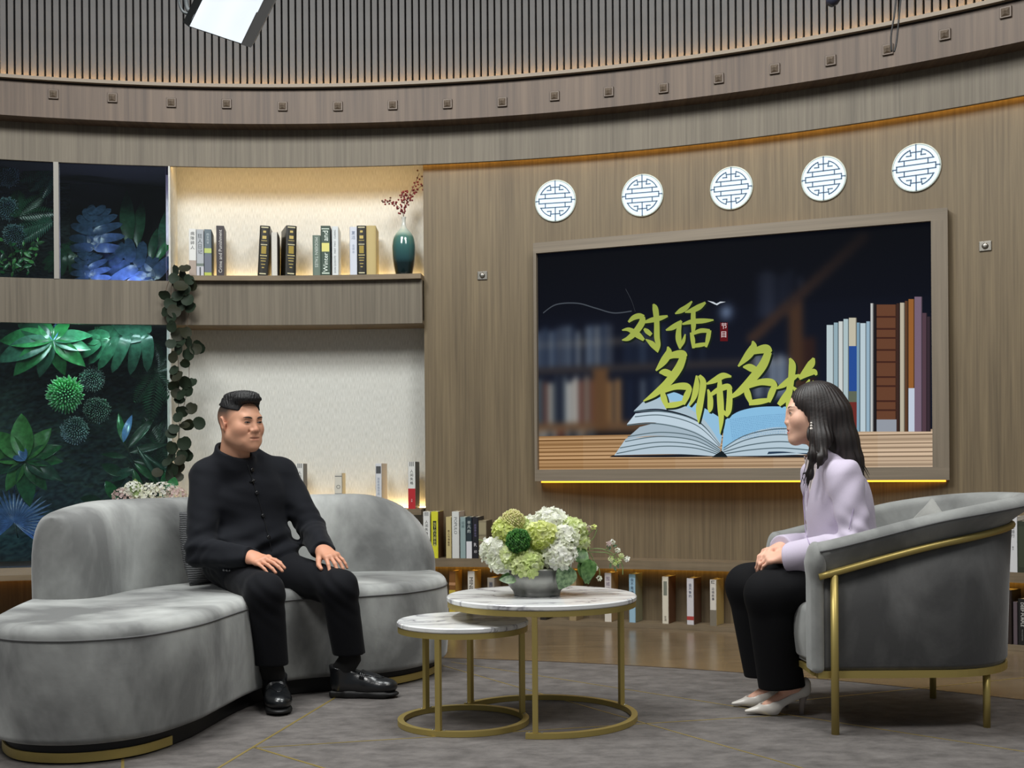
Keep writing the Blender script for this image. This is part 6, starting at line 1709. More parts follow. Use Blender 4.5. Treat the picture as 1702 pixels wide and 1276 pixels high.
stems = [[(671, 366), (672, 350), (680, 325), (690, 305), (697, 288)], [(671, 366), (668, 350), (655, 338), (640, 333)], [(676, 334), (690, 318), (703, 307)], [(673, 345), (672, 330), (669, 320)]]
mb = MB()
for st in stems:
    q = spline([tuple(V2(x, y)) for x, y in st], 5); mb.tube([tuple(p) for p in q], 0.0016, 5)
mb.make('stem', plain('twig_brown', (74, 50, 42), 0.7), bs, smooth=True)
M_BER = plain('berry_red', (118, 28, 36), 0.35); M_BERD = plain('berry_brown', (92, 58, 44), 0.4)
ib = bmesh.new(); bmesh.ops.create_icosphere(ib, subdivisions=2, radius=0.0062); ib.verts.index_update()
me_r = mesh_of('berry', [v.co[:] for v in ib.verts], [[v.index for v in f.verts] for f in ib.faces], True, mats=[M_BER])
me_b = mesh_of('berry', [v.co[:] for v in ib.verts], [[v.index for v in f.verts] for f in ib.faces], True, mats=[M_BERD]); ib.free()
rs = np.random.default_rng(8)
bp_ = []
for st in stems:
    S = spline(st, 7)
    for x, y in S[2:]:
        for _ in range(1 if y < 320 else 2): bp_.append((x + rs.normal() * 3.6, y + rs.normal() * 3.0))
for x, y in bp_:
    if y > 356: continue
    o = bpy.data.objects.new('berry', me_b if (y < 300 or x < 652) and rs.uniform() < 0.6 else me_r); o.location = V2(x, y, rs.normal() * 0.012); link(o, bs)
# ================================================================ PLANTS AND FLOWERS
def blade_vf(L, W, n=8, fold=0.25, droop=0.25, base=0.06, peak=0.45, pw=0.8):
    """one leaf blade in local xy: base at origin, tip at +y, face +z; folded on the midrib"""
    V = []; F = []
    for i in range(n + 1):
        t = i / n
        w_ = W / 2 * (math.sin(math.pi * min(1, max(0, t ** (math.log(0.5) / math.log(peak))))) ** pw) + base * W * (1 - t) * 0.3
        if i == n: w_ = 0.0006
        z = -droop * L * t * t
        V += [(-w_, L * t, z + fold * w_), (0, L * t, z), (w_, L * t, z + fold * w_)]
    for i in range(n):
        a = i * 3; F += [(a, a + 1, a + 4, a + 3), (a + 1, a + 2, a + 5, a + 4)]
    return V, F
def xf(VF, M): return [M @ Vector(v) for v in VF[0]], VF[1]
def join(parts):
    V = []; F = []
    for v, f in parts:
        n = len(V); V += [tuple(p) for p in v]; F += [[i + n for i in q] for q in f]
    return V, F
def monstera_vf(L, W, rs):
    parts = []
    n = 6
    for side in (1, -1):
        for i in range(n):
            t = 0.04 + 0.86 * i / (n - 1); a = side * math.radians(96 - 68 * t)
            l = W * (0.5 + 0.20 * math.sin(math.pi * (0.15 + 0.8 * t))) * (1 - 0.35 * t * t)
            VF = blade_vf(l, L * 0.158, 9, 0.14, 0.16, base=0.9, peak=0.5, pw=0.34)
            # bow the lobe forward to the tip
            V = [(x - side * 0.0, y, z) for x, y, z in VF[0]]
            V = [(x + side * (-0.22) * y * y / l, y, z) for x, y, z in V]
            M = Matrix.Translation((0, L * t * 0.92, 0)) @ Matrix.Rotation(-a, 4, 'Z') @ Matrix.Rotation(math.radians(rs.uniform(-6, 6)), 4, 'X')
            parts.append(xf((V, VF[1]), M))
    parts.append(blade_vf(L * 1.02, L * 0.24, 8, 0.1, 0.12, base=0.6, peak=0.35))
    V, F = join(parts)
    V = [(x, y, z - 0.35 * (y - L * .4) ** 2 / L - 0.5 * x * x / W) for x, y, z in V]
    return V, F
def palmate_vf(r, lobes, rs, width=0.42, spread=360, start=0, droop=0.3):
    parts = []
    for i in range(lobes):
        a = math.radians(start + spread * i / lobes + rs.uniform(-6, 6)); l = r * rs.uniform(0.82, 1.08)
        parts.append(xf(blade_vf(l, l * width, 8, 0.22, droop, base=0.25, peak=0.55), Matrix.Rotation(a, 4, 'Z') @ Matrix.Rotation(math.radians(rs.uniform(2, 22)), 4, 'X')))
    return join(parts)
def fern_vf(L, W, n, rs):
    parts = []
    for i in range(n):
        t = (i + 0.5) / n; l = W * math.sin(math.pi * (0.12 + 0.86 * t)) ** 0.8
        for side in (1, -1):
            parts.append(xf(blade_vf(l, L / n * 0.75, 3, 0.1, 0.25), Matrix.Translation((0, L * t, -0.3 * L * t * t)) @ Matrix.Rotation(-side * math.radians(62), 4, 'Z')))
    parts.append(tube_vf([(0, L * t, -0.3 * L * t * t) for t in np.linspace(0, 1, 6)], 0.0016, 4))
    return join(parts)
def round_leaf_vf(r):
    """heart-round leaf, veins raised by the shape of its ribs"""
    V = [(0, 0, 0)]; n = 14; F = []
    for ring, f in ((1, 0.5), (2, 1.0)):
        for k in range(n):
            a = 2 * math.pi * k / n - math.pi / 2
            rr = r * f * (1 - 0.22 * math.exp(-((a + math.pi / 2) % (2 * math.pi)) ** 2 / 0.15) - 0.22 * math.exp(-((2 * math.pi - (a + math.pi / 2) % (2 * math.pi))) ** 2 / 0.15))
            V.append((rr * math.cos(a), r * 0.9 + rr * math.sin(a) * 0.98, (0.16 * f * f * r if ring == 2 else 0.03 * r) * (1 if k % 2 else 0.55)))
    for k in range(n):
        k2 = (k + 1) % n
        F.append((0, 1 + k, 1 + k2)); F.append((1 + k, 1 + n + k, 1 + n + k2, 1 + k2))
    V[0] = (0, r * 0.9, -0.02 * r)
    return V, F
def leaf_mat(name, c, rough=0.35, vein=None, trans=0.0, scale=30):
    m, nt, b = new_mat(name)
    tc = nt.nodes.new('ShaderNodeTexCoord'); n = nt.nodes.new('ShaderNodeTexNoise'); n.inputs['Scale'].default_value = scale; n.inputs['Detail'].default_value = 3
    nt.links.new(tc.outputs['Object'], n.inputs['Vector'])
    r = nt.nodes.new('ShaderNodeValToRGB'); k = lin(c); r.color_ramp.elements[0].position = .3; r.color_ramp.elements[1].position = .7
    r.color_ramp.elements[0].color = (*[x * .62 for x in k], 1); r.color_ramp.elements[1].color = (*(lin(vein) if vein else [min(1, x * 1.35) for x in k]), 1)
    nt.links.new(n.outputs['Fac'], r.inputs[0]); nt.links.new(r.outputs[0], b.inputs['Base Color']); b.inputs['Roughness'].default_value = rough; b.inputs['Specular IOR Level'].default_value = 0.3
    return m
def look(p, n, tip):
    """matrix: local +z -> n, local +y -> tip (made perpendicular)"""
    n = Vector(n).normalized(); t = Vector(tip); t = (t - n * t.dot(n)).normalized(); x = t.cross(n)
    return Matrix.Translation(Vector(p)) @ Matrix(((x.x, t.x, n.x, 0), (x.y, t.y, n.y, 0), (x.z, t.z, n.z, 0), (0, 0, 0, 1)))
def leafobj(name, VF, M, m, parent, **k):
    V, F = xf(VF, M); return mk(name, V, F, m, parent, smooth=True, **k)
rp_ = np.random.default_rng(21)
# inside lights of the planted case (lamps hidden behind fascia and ledge)
def case_light(name, p, t, sx, sy, pw, col): return area(name, p, t, sx, sy, pw, col)
pa = lambda px, py, R: on_arc(px, py, R)
for px_ in (40, 130, 220): case_light('case_lamp_lower', Vector((*pa(px_, 560, 6.437).xy, 1.812)), pa(px_, 780, 6.85), 0.26, 0.012, 0.9, (0.75, 0.95, 1.0))
case_light('case_lamp_green', Vector((*pa(140, 600, 6.437).xy, 1.812)), pa(112, 655, 6.60), 0.12, 0.012, 1.3, (0.35, 1.0, 0.55))
case_light('case_lamp_blue', Vector((*pa(20, 925, 6.455).xy, lz + 0.004)), pa(40, 760, 6.75), 0.5, 0.014, 2.2, (0.45, 0.55, 1.0))
case_light('case_lamp_violet', Vector((*pa(190, 452, 6.45).xy, 2.061)), pa(180, 300, 6.66), 0.3, 0.012, 3.4, (0.52, 0.48, 1.0))
# moss back of the case, one relief mesh
def moss(name, a0, a1, z0, z1, cols, amp, parent):
    NXm, NZm = 170, 120
    aa = np.linspace(a0, a1, NXm); zz_ = np.linspace(z0, z1, NZm)
    rr = np.random.default_rng(int(z0 * 100)); D = rr.uniform(0, amp, (NXm, NZm)); C = rr.uniform(0, 1, (NXm, NZm))
    V = []; K = []
    for i, a in enumerate(aa):
        for j, zv in enumerate(zz_):
            p = arc_pt(a, case_back - 0.004 - D[i, j], zv); V.append(p); f = C[i, j]; K.append(np.array(lin(cols[0])) * (1 - f) + np.array(lin(cols[1])) * f)
    I = np.arange(NXm * NZm).reshape(NXm, NZm)
    F = np.stack([I[:-1, :-1].ravel(), I[1:, :-1].ravel(), I[1:, 1:].ravel(), I[:-1, 1:].ravel()], 1)
    o = mk(name, np.array([tuple(v) for v in V]), F, vcol('moss', 0.95), parent, col=np.array(K)); o['kind'] = 'stuff'
moss('moss', a_far, a_case - 0.006, lz, Z_FAS + 0.02, ((16, 30, 26), (52, 78, 66)), 0.035, wl)
moss('moss', a_far, a_mul, Z_SHELF - 0.05, Z_LIN, ((10, 18, 20), (36, 52, 52)), 0.035, wl)
def dirw(th):  # direction in the picture plane: degrees, 0 = right, 90 = up
    return Vector((math.cos(math.radians(th)), 0.0, math.sin(math.radians(th))))
G_DK = leaf_mat('leaf_dark', (26, 56, 38), 0.25); G_MID = leaf_mat('leaf_mid', (38, 92, 52), 0.2); G_LT = leaf_mat('leaf_light', (70, 128, 66), 0.3); G_LIT_BLU = leaf_mat('leaf_lit_blue', (84, 118, 168), 0.2); G_LIT_VIO = leaf_mat('leaf_lit_violet', (44, 62, 84), 0.2); G_GRY = leaf_mat('leaf_grey', (42, 78, 62), 0.22)  # blue and violet leaf tones put the case's coloured light into the colour
def plant(name, label, cat, px, py, R, specs, group=None):
    """specs: (kind, px, py, R, tip angle, size px, material, tilt)"""
    base = pa(px, py, R); root = empty(name, base, label, cat, group); mb = MB()
    for kind, x, y, Rr, th, s, mt, tilt in specs:
        p = pa(x, y, Rr); sz = s * p.y / FPX; tip = dirw(th); n = Vector((0.12, -1, tilt))
        if kind == 'mon': leafobj('leaf', monstera_vf(sz, sz * 0.95, rp_), look(p, n, tip), mt, root)
        elif kind == 'blade': leafobj('leaf', blade_vf(sz, sz * 0.22, 10, 0.3, 0.2), look(p, n, tip), mt, root)
        elif kind == 'wide': leafobj('leaf', blade_vf(sz, sz * 0.42, 10, 0.3, 0.2), look(p, n, tip), mt, root)
        elif kind == 'needle': leafobj('leaf', blade_vf(sz, sz * 0.085, 6, 0.4, 0.1), look(p, n, tip), mt, root)
        elif kind == 'fern': leafobj('leaf', fern_vf(sz, sz * 0.28, 16, rp_), look(p, n, tip), mt, root)
        elif kind == 'palm': leafobj('leaf', palmate_vf(sz, 8, rp_), look(p, n, tip), mt, root)
        mb.tube([p, p.lerp(arc_pt(ang_of(base), case_back - 0.02, base.z), 0.85)], 0.0035, 5)
    mb.make('stem', plain('stem_green', (44, 62, 38), 0.6), root, smooth=True)
plant('fatsia_plant', 'big glossy seven-fingered green leaves at the top left of the lower glass case', 'plant', 70, 580, 6.86,
      [('wide', 88, 566, 6.52, t, s, mt, q) for t, s, mt, q in ((88, 34, G_LIT_BLU, .3), (60, 48, G_MID, .2), (22, 62, G_GRY, .5), (-8, 60, G_GRY, .4), (-38, 66, G_MID, .3), (-72, 60, G_MID, .2), (-108, 64, G_GRY, .3), (-134, 84, G_MID, .4), (-158, 96, G_GRY, .4), (176, 92, G_MID, .5), (150, 74, G_DK, .3), (120, 52, G_MID, .2))])
plant('monstera_plant', 'dark split monstera leaf under the wooden band in the lower glass case', 'plant', 235, 560, 6.86, [('mon', 246, 553, 6.55, 192, 96, G_GRY, .35), ('mon', 225, 556, 6.72, -150, 60, G_DK, .2)])
def pompon(px, py, R, rpx, c1, c2, label):
    p = pa(px, py, R); r = rpx * p.y / FPX; rr = np.random.default_rng(px); V = []; F = []; K = []
    n = 240
    for i in range(n):
        ph = math.acos(1 - 1.15 * (i + .5) / n); th = i * 2.39996
        d = Vector((math.sin(ph) * math.cos(th), -math.cos(ph), math.sin(ph) * math.sin(th))); q = d.orthogonal().normalized(); q2 = d.cross(q); f = rr.uniform(0.85, 1.1); b0 = len(V); w_ = r * 0.055
        for k in range(4):
            a = k * math.pi / 2; V.append(p + d * r * 0.62 + (q * math.cos(a) + q2 * math.sin(a)) * w_ * .7)
        for k in range(4):
            a = k * math.pi / 2; V.append(p + d * r * 0.92 * f + (q * math.cos(a) + q2 * math.sin(a)) * w_)
        V.append(p + d * r * 1.02 * f)
        for k in range(4): F.append((b0 + k, b0 + (k + 1) % 4, b0 + 4 + (k + 1) % 4, b0 + 4 + k)); F.append((b0 + 4 + k, b0 + 4 + (k + 1) % 4, b0 + 8))
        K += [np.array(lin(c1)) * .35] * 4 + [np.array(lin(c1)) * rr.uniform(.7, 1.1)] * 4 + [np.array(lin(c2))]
    root = empty('pompon_flower', p, label, 'flower', 'round pompon flowers in the glass case')
    mk('flower_head', [tuple(v) for v in V], F, vcol('pompon', 0.5), root, smooth=False, col=np.array(K))
    mb = MB(); mb.tube([p + Vector((0, r * .3, 0)), pa(px, py, case_back - 0.02)], 0.004, 6); mb.make('stem', plain('stem_green', (44, 62, 38), 0.6), root)
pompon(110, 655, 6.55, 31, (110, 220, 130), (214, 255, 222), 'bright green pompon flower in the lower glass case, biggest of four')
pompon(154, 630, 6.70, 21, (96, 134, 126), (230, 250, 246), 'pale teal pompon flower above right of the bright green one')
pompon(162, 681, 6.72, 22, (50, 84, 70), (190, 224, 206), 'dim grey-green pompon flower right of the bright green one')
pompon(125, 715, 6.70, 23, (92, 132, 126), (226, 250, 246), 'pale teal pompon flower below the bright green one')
plant('fatsia_plant', 'yellow-green star of broad leaves low at the left of the glass case', 'plant', 30, 770, 6.86,
      [('wide', 42, 765, 6.52, t, s, mt, q) for t, s, mt, q in ((100, 86, G_LT, .2), (62, 70, G_LT, .3), (30, 62, G_MID, .3), (5, 58, G_MID, .4), (-28, 66, G_GRY, .4), (-55, 60, G_MID, .3), (-85, 76, G_MID, .2), (-120, 58, G_LT, .3), (-160, 66, G_GRY, .4), (165, 70, G_LT, .3), (135, 74, G_LT, .2))]
      + [('wide', 42, 765, 6.49, 110, 34, G_LIT_BLU, .5), ('wide', 42, 765, 6.49, 160, 26, G_LIT_BLU, .5)])
plant('fan_palm', 'blue-lit spiky fan palm at the bottom left corner of the glass case', 'plant', 25, 900, 6.80,
      [('needle', 24, 868, 6.50, t, 62 + 6 * math.sin(t), G_LIT_BLU, .25) for t in range(-40, 222, 9)])
plant('strap_leaf_plant', 'dark spiky plant with one pale blue-lit leaf in the right half of the lower case', 'plant', 235, 800, 6.86,
      [('blade', 205, 735, 6.62, 82, 56, G_LIT_BLU, .4), ('blade', 208, 738, 6.64, 105, 58, G_MID, .2), ('blade', 212, 745, 6.66, 55, 70, G_DK, .2), ('blade', 216, 752, 6.66, 20, 62, G_DK, .3), ('blade', 222, 765, 6.66, -15, 60, G_DK, .3), ('blade', 224, 770, 6.62, -40, 56, G_MID, .3),
       ('blade', 210, 760, 6.62, 170, 44, G_DK, .3), ('blade', 215, 775, 6.64, -120, 60, G_DK, .3), ('blade', 235, 790, 6.64, 30, 60, G_DK, .3), ('blade', 222, 780, 6.60, -72, 64, G_MID, .3), ('wide', 222, 780, 6.60, -150, 40, G_GRY, .4), ('wide', 205, 790, 6.6, 150, 44, G_DK, .3), ('needle', 228, 742, 6.6, -58, 80, G_GRY, .3), ('needle', 232, 750, 6.6, -36, 66, G_GRY, .3)])
plant('fern_plant', 'dark feathery fern along the right side of the lower glass case', 'plant', 270, 640, 6.86,
      [('fern', 262, 620, 6.66, t, s, G_DK, .2) for t, s in ((100, 60), (140, 50), (60, 44), (-60, 66), (-100, 74), (-130, 60), (20, 40), (180, 46))] + [('fern', 265, 740, 6.7, t, s, G_DK, .2) for t, s in ((80, 50), (120, 60), (-70, 60), (-120, 56))])
plant('leafy_plant', 'dark low leaves with a violet-lit tip beside the pale hydrangeas in the case', 'plant', 190, 850, 6.86,
      [('wide', 196, 832, 6.50, 122, 44, G_MID, .3), ('wide', 170, 835, 6.50, 165, 40, G_DK, .4), ('wide', 172, 838, 6.47, 12, 34, G_LIT_VIO, .6), ('wide', 265, 832, 6.5, 60, 50, G_MID, .3), ('wide', 282, 830, 6.5, 100, 56, G_MID, .3), ('wide', 250, 838, 6.55, 140, 50, G_DK, .3)])
# upper case
plant('monstera_plant', 'violet-lit split monstera leaves in the right pane of the upper glass case', 'plant', 170, 430, 6.86,
      [('mon', 155, 412, 6.56, 92, 78, G_LIT_VIO, .3), ('mon', 150, 464, 6.50, 100, 56, G_LIT_VIO, .3), ('mon', 256, 462, 6.52, 146, 96, G_LIT_VIO, .3), ('mon', 128, 420, 6.62, -160, 50, G_DK, .3), ('mon', 190, 430, 6.66, 165, 80, G_DK, .3)])
plant('strap_leaf_plant', 'dark upright strap leaves right of the monstera in the upper glass case', 'plant', 240, 440, 6.86,
      [('blade', 250, 436, 6.60, 84, 66, G_DK, .2), ('blade', 258, 436, 6.62, 62, 60, G_MID, .2), ('blade', 215, 410, 6.72, 96, 110, G_DK, .2), ('blade', 228, 410, 6.74, 88, 90, G_DK, .2), ('blade', 272, 440, 6.7, 88, 120, G_GRY, .2)])
plant('fern_plant', 'dim feathery fern in the left pane of the upper glass case', 'plant', 60, 400, 6.86,
      [('fern', 88, 275, 6.66, t, s, G_GRY, .2) for t, s in ((185, 50), (200, 62), (225, 56), (250, 54))] + [('fern', 88, 368, 6.6, t, s, G_GRY, .3) for t, s in ((170, 50), (190, 70), (210, 60))] + [('fern', 30, 360, 6.62, t, s, G_DK, .3) for t, s in ((20, 60), (60, 60), (100, 60), (140, 40))])
plant('boxwood_tuft', 'mossy green bushy tuft at the bottom of the upper left pane', 'plant', 25, 450, 6.86,
      [('wide', 5 + 62 * rp_.uniform(), 400 + 55 * rp_.uniform(), 6.55 + 0.2 * rp_.uniform(), rp_.uniform(0, 360), rp_.uniform(8, 15), [G_DK, G_LT, G_MID][int(rp_.uniform(0, 3))], rp_.uniform(0, .6)) for _ in range(70)])
for i, (x, y) in enumerate(((12, 292), (12, 348), (26, 392))):
    pompon(x, y, 6.68, 20, (52, 82, 84), (120, 150, 156), ['dim speckled pompon high in the upper left pane', 'dim speckled pompon halfway down the upper left pane', 'dim speckled pompon low in the upper left pane'][i])

# ---- trailing vine hanging from the end of the upper shelf
vine = empty('hanging_vine', pa(288, 446, RL - 0.05), 'trailing vine of round dark leaves hanging from the shelf end down to the sofa', 'plant')
G_V = leaf_mat('vine_leaf', (16, 28, 18), 0.65, vein=(40, 56, 38), scale=60); G_V2 = leaf_mat('vine_leaf_brown', (26, 30, 18), 0.65, vein=(50, 52, 34), scale=60); M_VST = plain('vine_stem', (86, 66, 52), 0.7)
vl = [(880, 55), (915, 75), (950, 105), (880, 100), (825, 185), (835, 265), (920, 150), (950, 210), (965, 245), (880, 265), (940, 370), (920, 432), (990, 455), (955, 480), (880, 495), (930, 530), (885, 565), (935, 625), (975, 630), (950, 665), (905, 715), (882, 640), (970, 755), (905, 800),
      (1005, 830), (930, 850), (868, 890), (930, 930), (945, 990), (878, 1000), (905, 1050), (900, 1100), (850, 1030), (855, 1090), (858, 950), (800, 1085), (960, 130), (900, 190), (870, 340), (865, 430), (900, 455), (1000, 445), (925, 690), (945, 840), (900, 120), (935, 60), (860, 225), (905, 240), (935, 160), (870, 300), (900, 380), (960, 420), (910, 600), (890, 680), (915, 770), (880, 860), (920, 990), (870, 1060), (915, 1020), (890, 590)]
def vpt(cx_, cy_, lift): return pa(cx_ / 3.038, 430 + cy_ / 3.038, RL - 0.03 - lift)
me1 = mesh_of('leaf', *round_leaf_vf(1.0), smooth=True, mats=[G_V]); me2 = mesh_of('leaf', *round_leaf_vf(1.0), smooth=True, mats=[G_V2])
for i, (cx_, cy_) in enumerate(vl):
    s = rp_.uniform(26, 37) / 3.038 * 6.9 / FPX * 1.05; th = rp_.uniform(-140, -40)
    if (cx_, cy_) in ((1005, 830),): th = 15; s *= 1.1
    n = Vector((rp_.normal() * .45, -1, rp_.normal() * .4 + .1)); p = vpt(cx_, cy_, rp_.uniform(0.02, 0.07))
    M = look(p - dirw(th) * s * 0.9, n, dirw(th)) @ Matrix.Scale(s, 4)
    o = bpy.data.objects.new('leaf', me2 if rp_.uniform() < .35 else me1); o.matrix_basis = M; link(o, vine)
mb = MB()
for st in ([(890, 50), (865, 150), (870, 250), (885, 330), (890, 420), (900, 520), (905, 620), (900, 720), (905, 820), (900, 920), (898, 1040), (890, 1110)], [(905, 45), (960, 130), (955, 250), (940, 370)], [(950, 470), (955, 540), (950, 640), (925, 760), (905, 880), (915, 980)], [(880, 60), (840, 150), (835, 265)]):
    q = spline([tuple(vpt(x, y, 0.012)) for x, y in st], 5); mb.tube([tuple(p) for p in q], 0.0016, 5)
mb.make('stem', M_VST, vine, smooth=True)

# ---- hydrangea heads
m = vcol('petal', 0.6); nt = m.node_tree; b = nt.nodes['Principled BSDF']; tl = nt.nodes.new('ShaderNodeBsdfTranslucent'); mx = nt.nodes.new('ShaderNodeMixShader'); mx.inputs[0].default_value = 0.42
for n_ in nt.nodes:
    if n_.type == 'ATTRIBUTE': nt.links.new(n_.outputs['Color'], tl.inputs['Color'])
nt.links.new(b.outputs[0], mx.inputs[1]); nt.links.new(tl.outputs[0], mx.inputs[2]); nt.links.new(mx.outputs[0], nt.nodes['Material Output'].inputs[0])
def floret_head(name, c, r, n, cols, parent, seed, size=0.0125, squash=(1, 1, .9), cover=1.35, ctr=(190, 200, 120)):
    rr = np.random.default_rng(seed); V = []; F = []; K = []
    c = Vector(c)
    for i in range(n):
        ph = math.acos(1 - cover * (i + .5) / n); th = i * 2.39996 + rr.normal() * .2
        d = Vector((math.sin(ph) * math.cos(th), math.sin(ph) * math.sin(th), math.cos(ph)))
        # heads face up and towards the room
        d = Matrix.Rotation(math.radians(38), 3, 'X') @ d
        p = c + Vector((d.x * squash[0], d.y * squash[1], d.z * squash[2])) * r * rr.uniform(0.93, 1.07)
        nrm_ = (d + Vector(rr.normal(size=3)) * 0.28).normalized(); q = nrm_.orthogonal().normalized(); q = Matrix.Rotation(rr.uniform(0, 6.28), 3, nrm_) @ q; q2 = nrm_.cross(q)
        col = np.array(lin(cols[int(rr.integers(len(cols)))])) * rr.uniform(.88, 1.06); s = size * rr.uniform(.8, 1.15)
        for k in range(4):
            a = k * math.pi / 2; u = q * math.cos(a) + q2 * math.sin(a); v = q * -math.sin(a) + q2 * math.cos(a); b0 = len(V); up = nrm_ * s
            V += [p, p + u * s * .5 - v * s * .48 + up * .16, p + u * s * 1.02 - v * s * .30 + up * .30, p + u * s * 1.02 + v * s * .30 + up * .22, p + u * s * .5 + v * s * .48 + up * .16, p + u * s * .55 + up * .06]
            F += [(b0, b0 + 1, b0 + 5), (b0 + 1, b0 + 2, b0 + 5), (b0 + 2, b0 + 3, b0 + 5), (b0 + 3, b0 + 4, b0 + 5), (b0 + 4, b0, b0 + 5)]
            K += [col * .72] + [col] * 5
    o = mk(name, [tuple(v) for v in V], F, vcol('petal', 0.6, sss=0.0), parent, col=np.array(K))
    return o
CW = [(246, 247, 234), (240, 244, 222), (250, 250, 244)]; CG = [(228, 236, 178), (216, 230, 156), (236, 242, 200)]; CY = [(232, 238, 156), (238, 243, 178), (222, 232, 140)]; CP = [(226, 204, 200), (232, 226, 214), (206, 180, 178)]
# pale bunch behind the sofa, standing on the low ledge
hb = empty('hydrangea_bunch', (pa(250, 830, 6.2).x, pa(250, 830, 6.2).y, lz), 'pale pink and cream hydrangeas peeping over the sofa back by the glass case', 'flowers')
for i, (x, y, r_, c) in enumerate(((205, 826, 17, CP), (222, 814, 15, CW), (248, 822, 20, CW), (270, 820, 20, CW), (292, 824, 17, CP), (236, 830, 16, CW))):
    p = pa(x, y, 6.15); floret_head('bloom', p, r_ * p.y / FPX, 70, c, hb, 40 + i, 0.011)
leafobj('leaf', blade_vf(0.12, 0.06), look(pa(226, 826, 6.1), (0.2, -1, .3), dirw(95)), leaf_mat('bunch_leaf', (96, 116, 56), .5), hb); leafobj('leaf', blade_vf(0.12, 0.07), look(pa(283, 822, 6.2), (0.2, -1, .3), dirw(80)), G_MID, hb)
mb = MB()
for x in (215, 250, 285): mb.tube([pa(x, 835, 6.18), Vector((hb.location.x + (x - 250) * .0008, hb.location.y, lz + 0.001))], 0.005, 6)
mb.make('stem', plain('stem_green', (44, 62, 38), 0.6), hb)

# ---- pewter bowl and flower arrangement on the larger table
bc = Vector((at(892.5, 975, 4.30).x, 4.30, 0.452)); k = 4.30 / FPX
prof = spline([(28, 0), (36, 0), (38.5, 1.5), (39, 5), (40.5, 8), (46, 15), (51, 25), (53, 35), (52, 44), (50, 47), (48.5, 45), (50, 34), (44, 16), (30, 9)], 4)
mb = MB(); mb.lathe([(r_ * k, z_ * k) for r_, z_ in prof], bc, 48)
mb.make('bowl', plain('pewter', (140, 140, 136), 0.38, 0.85), smooth=True, label='round pewter grey metal bowl holding flowers on the larger table', cat='bowl')
fa = empty('flower_arrangement', bc + Vector((0, 0, 0.095)), 'full arrangement of white and lime hydrangeas spilling out of the pewter bowl', 'flowers')
cr8 = lambda x, y, d=0.0: at(790 + x / 6.304, 840 + y / 6.304, 4.30 + d)
heads = [(800, 215, .05, 33, CW, 120), (640, 230, .07, 24, CW, 80), (1010, 280, .02, 25, CG, 80), (690, 320, -.07, 25, CY, 90), (880, 520, -.075, 27, CW, 110), (930, 350, -.05, 22, CW, 80), (210, 480, -.01, 24, CW, 90), (270, 610, -.04, 18, CW, 60), (330, 270, .0, 23, CY, 80),
         (540, 610, -.09, 26, CG, 100), (400, 540, -.07, 20, CG, 70), (1090, 400, .0, 16, CG, 50), (560, 420, -.03, 24, CG, 60), (780, 440, -.03, 26, CG, 60), (450, 250, .03, 22, CG, 60), (500, 300, .09, 30, CG, 50)]
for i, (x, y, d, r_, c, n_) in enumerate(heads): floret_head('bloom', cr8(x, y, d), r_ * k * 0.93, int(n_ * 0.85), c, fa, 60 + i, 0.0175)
# fine ball flowers
def fuzzy(c, r, n, c1, c2, parent, seed, name='ball_bloom'):
    rr = np.random.default_rng(seed); V = []; F = []; K = []
    for i in range(n):
        ph = math.acos(1 - 2 * (i + .5) / n); th = i * 2.39996
        d = Vector((math.sin(ph) * math.cos(th), math.sin(ph) * math.sin(th), math.cos(ph))); q = d.orthogonal().normalized(); q2 = d.cross(q); b0 = len(V); s = r * 0.12; h = rr.uniform(.92, 1.08)
        for kx in range(4): a = kx * 1.5708; V.append(Vector(c) + d * r * h + (q * math.cos(a) + q2 * math.sin(a)) * s)
        V += [Vector(c) + d * r * (h + .10), Vector(c) + d * r * .8]
        for kx in range(4): F += [(b0 + kx, b0 + (kx + 1) % 4, b0 + 4), (b0 + (kx + 1) % 4, b0 + kx, b0 + 5)]
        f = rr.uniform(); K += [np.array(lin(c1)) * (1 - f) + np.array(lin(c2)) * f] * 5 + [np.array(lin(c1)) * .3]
    return mk(name, [tuple(v) for v in V], F, vcol('petal', 0.6), parent, col=np.array(K))
fuzzy(cr8(450, 370, -.10), 19 * k, 420, (44, 104, 40), (92, 156, 66), fa, 3); fuzzy(cr8(390, 170, .0), 19 * k, 420, (222, 226, 150), (236, 226, 178), fa, 4)
G_VEIN = leaf_mat('bouquet_leaf', (52, 98, 44), 0.35, vein=(110, 146, 86), scale=70); G_VEIN2 = leaf_mat('bouquet_leaf_grey', (70, 100, 70), 0.4, vein=(140, 164, 124), scale=70)
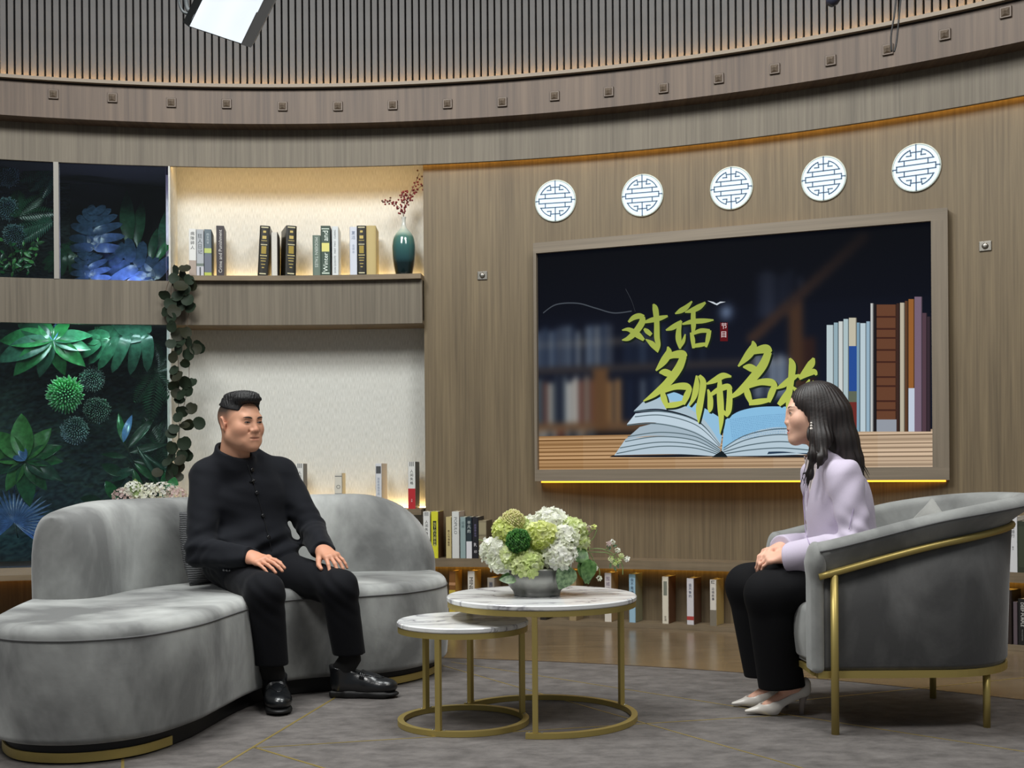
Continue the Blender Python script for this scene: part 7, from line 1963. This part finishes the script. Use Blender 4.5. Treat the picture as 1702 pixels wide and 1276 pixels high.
def wleaf(x, y, d, th, s, w_, mt, tilt=.3, sx_=0.1): leafobj('leaf', blade_vf(s * k, w_ * k, 10, 0.25, 0.3, peak=.4), look(cr8(x, y, d), (sx_, -1, tilt), dirw(th)), mt, fa)
wleaf(1060, 590, -.06, 60, 30, 30, G_VEIN); wleaf(1200, 560, -.06, -100, 40, 26, G_VEIN, .2); wleaf(1000, 640, -.10, -118, 40, 34, G_VEIN2, .3); wleaf(1120, 560, -.05, -75, 42, 26, G_VEIN, .2); wleaf(430, 790, -.115, 168, 28, 15, G_VEIN2, .6); wleaf(390, 740, -.06, 190, 22, 14, G_VEIN, .4)
wleaf(330, 350, -.07, -20, 22, 14, G_VEIN, .3)
M_SPR = plain('sprig_green', (128, 148, 92), 0.6); mb = MB()
spr = [[(1150, 470), (1260, 450), (1380, 470), (1480, 540), (1540, 620), (1545, 725)], [(1160, 490), (1280, 488), (1390, 500), (1450, 560), (1520, 550), (1585, 560)], [(1130, 370), (1180, 310), (1240, 240)], [(1140, 400), (1230, 350), (1275, 250)], [(1200, 500), (1250, 590), (1270, 640), (1255, 660)], [(1260, 600), (1300, 680), (1300, 750)], [(1220, 600), (1190, 700), (1180, 750)], [(150, 390), (90, 370), (35, 358)], [(1360, 470), (1400, 430), (1430, 385)], [(1450, 520), (1490, 480)]]
for s_ in spr:
    q = spline([tuple(cr8(x, y, .0)) for x, y in s_], 6); mb.tube([tuple(p) for p in q], 0.0019, 5)
mb.make('sprig', M_SPR, fa, smooth=True)['kind'] = 'stuff'
for i, (x, y, c) in enumerate(((1190, 235, CP), (1240, 225, CY), (1400, 400, CP), (1440, 385, CW), (1490, 470, CW), (1530, 530, CG), (1585, 562, CW), (1255, 660, CW), (1300, 762, CW), (1180, 762, CG), (1460, 600, CG), (215, 255, CW), (1420, 560, CG), (1500, 580, CG))):
    floret_head('sprig_flower', cr8(x, y, -.004), 3.0 * k, 5, c, fa, 90 + i, 0.008, cover=1.6)
for (x, y, th) in ((1400, 470, 60), (1430, 520, -60), (1460, 560, -110), (1490, 600, -80), (1420, 600, -100), (1380, 440, 70), (1440, 430, 20), (1450, 640, -60)):
    wleaf(x, y, .0, th, 9, 4, G_VEIN2, .2)
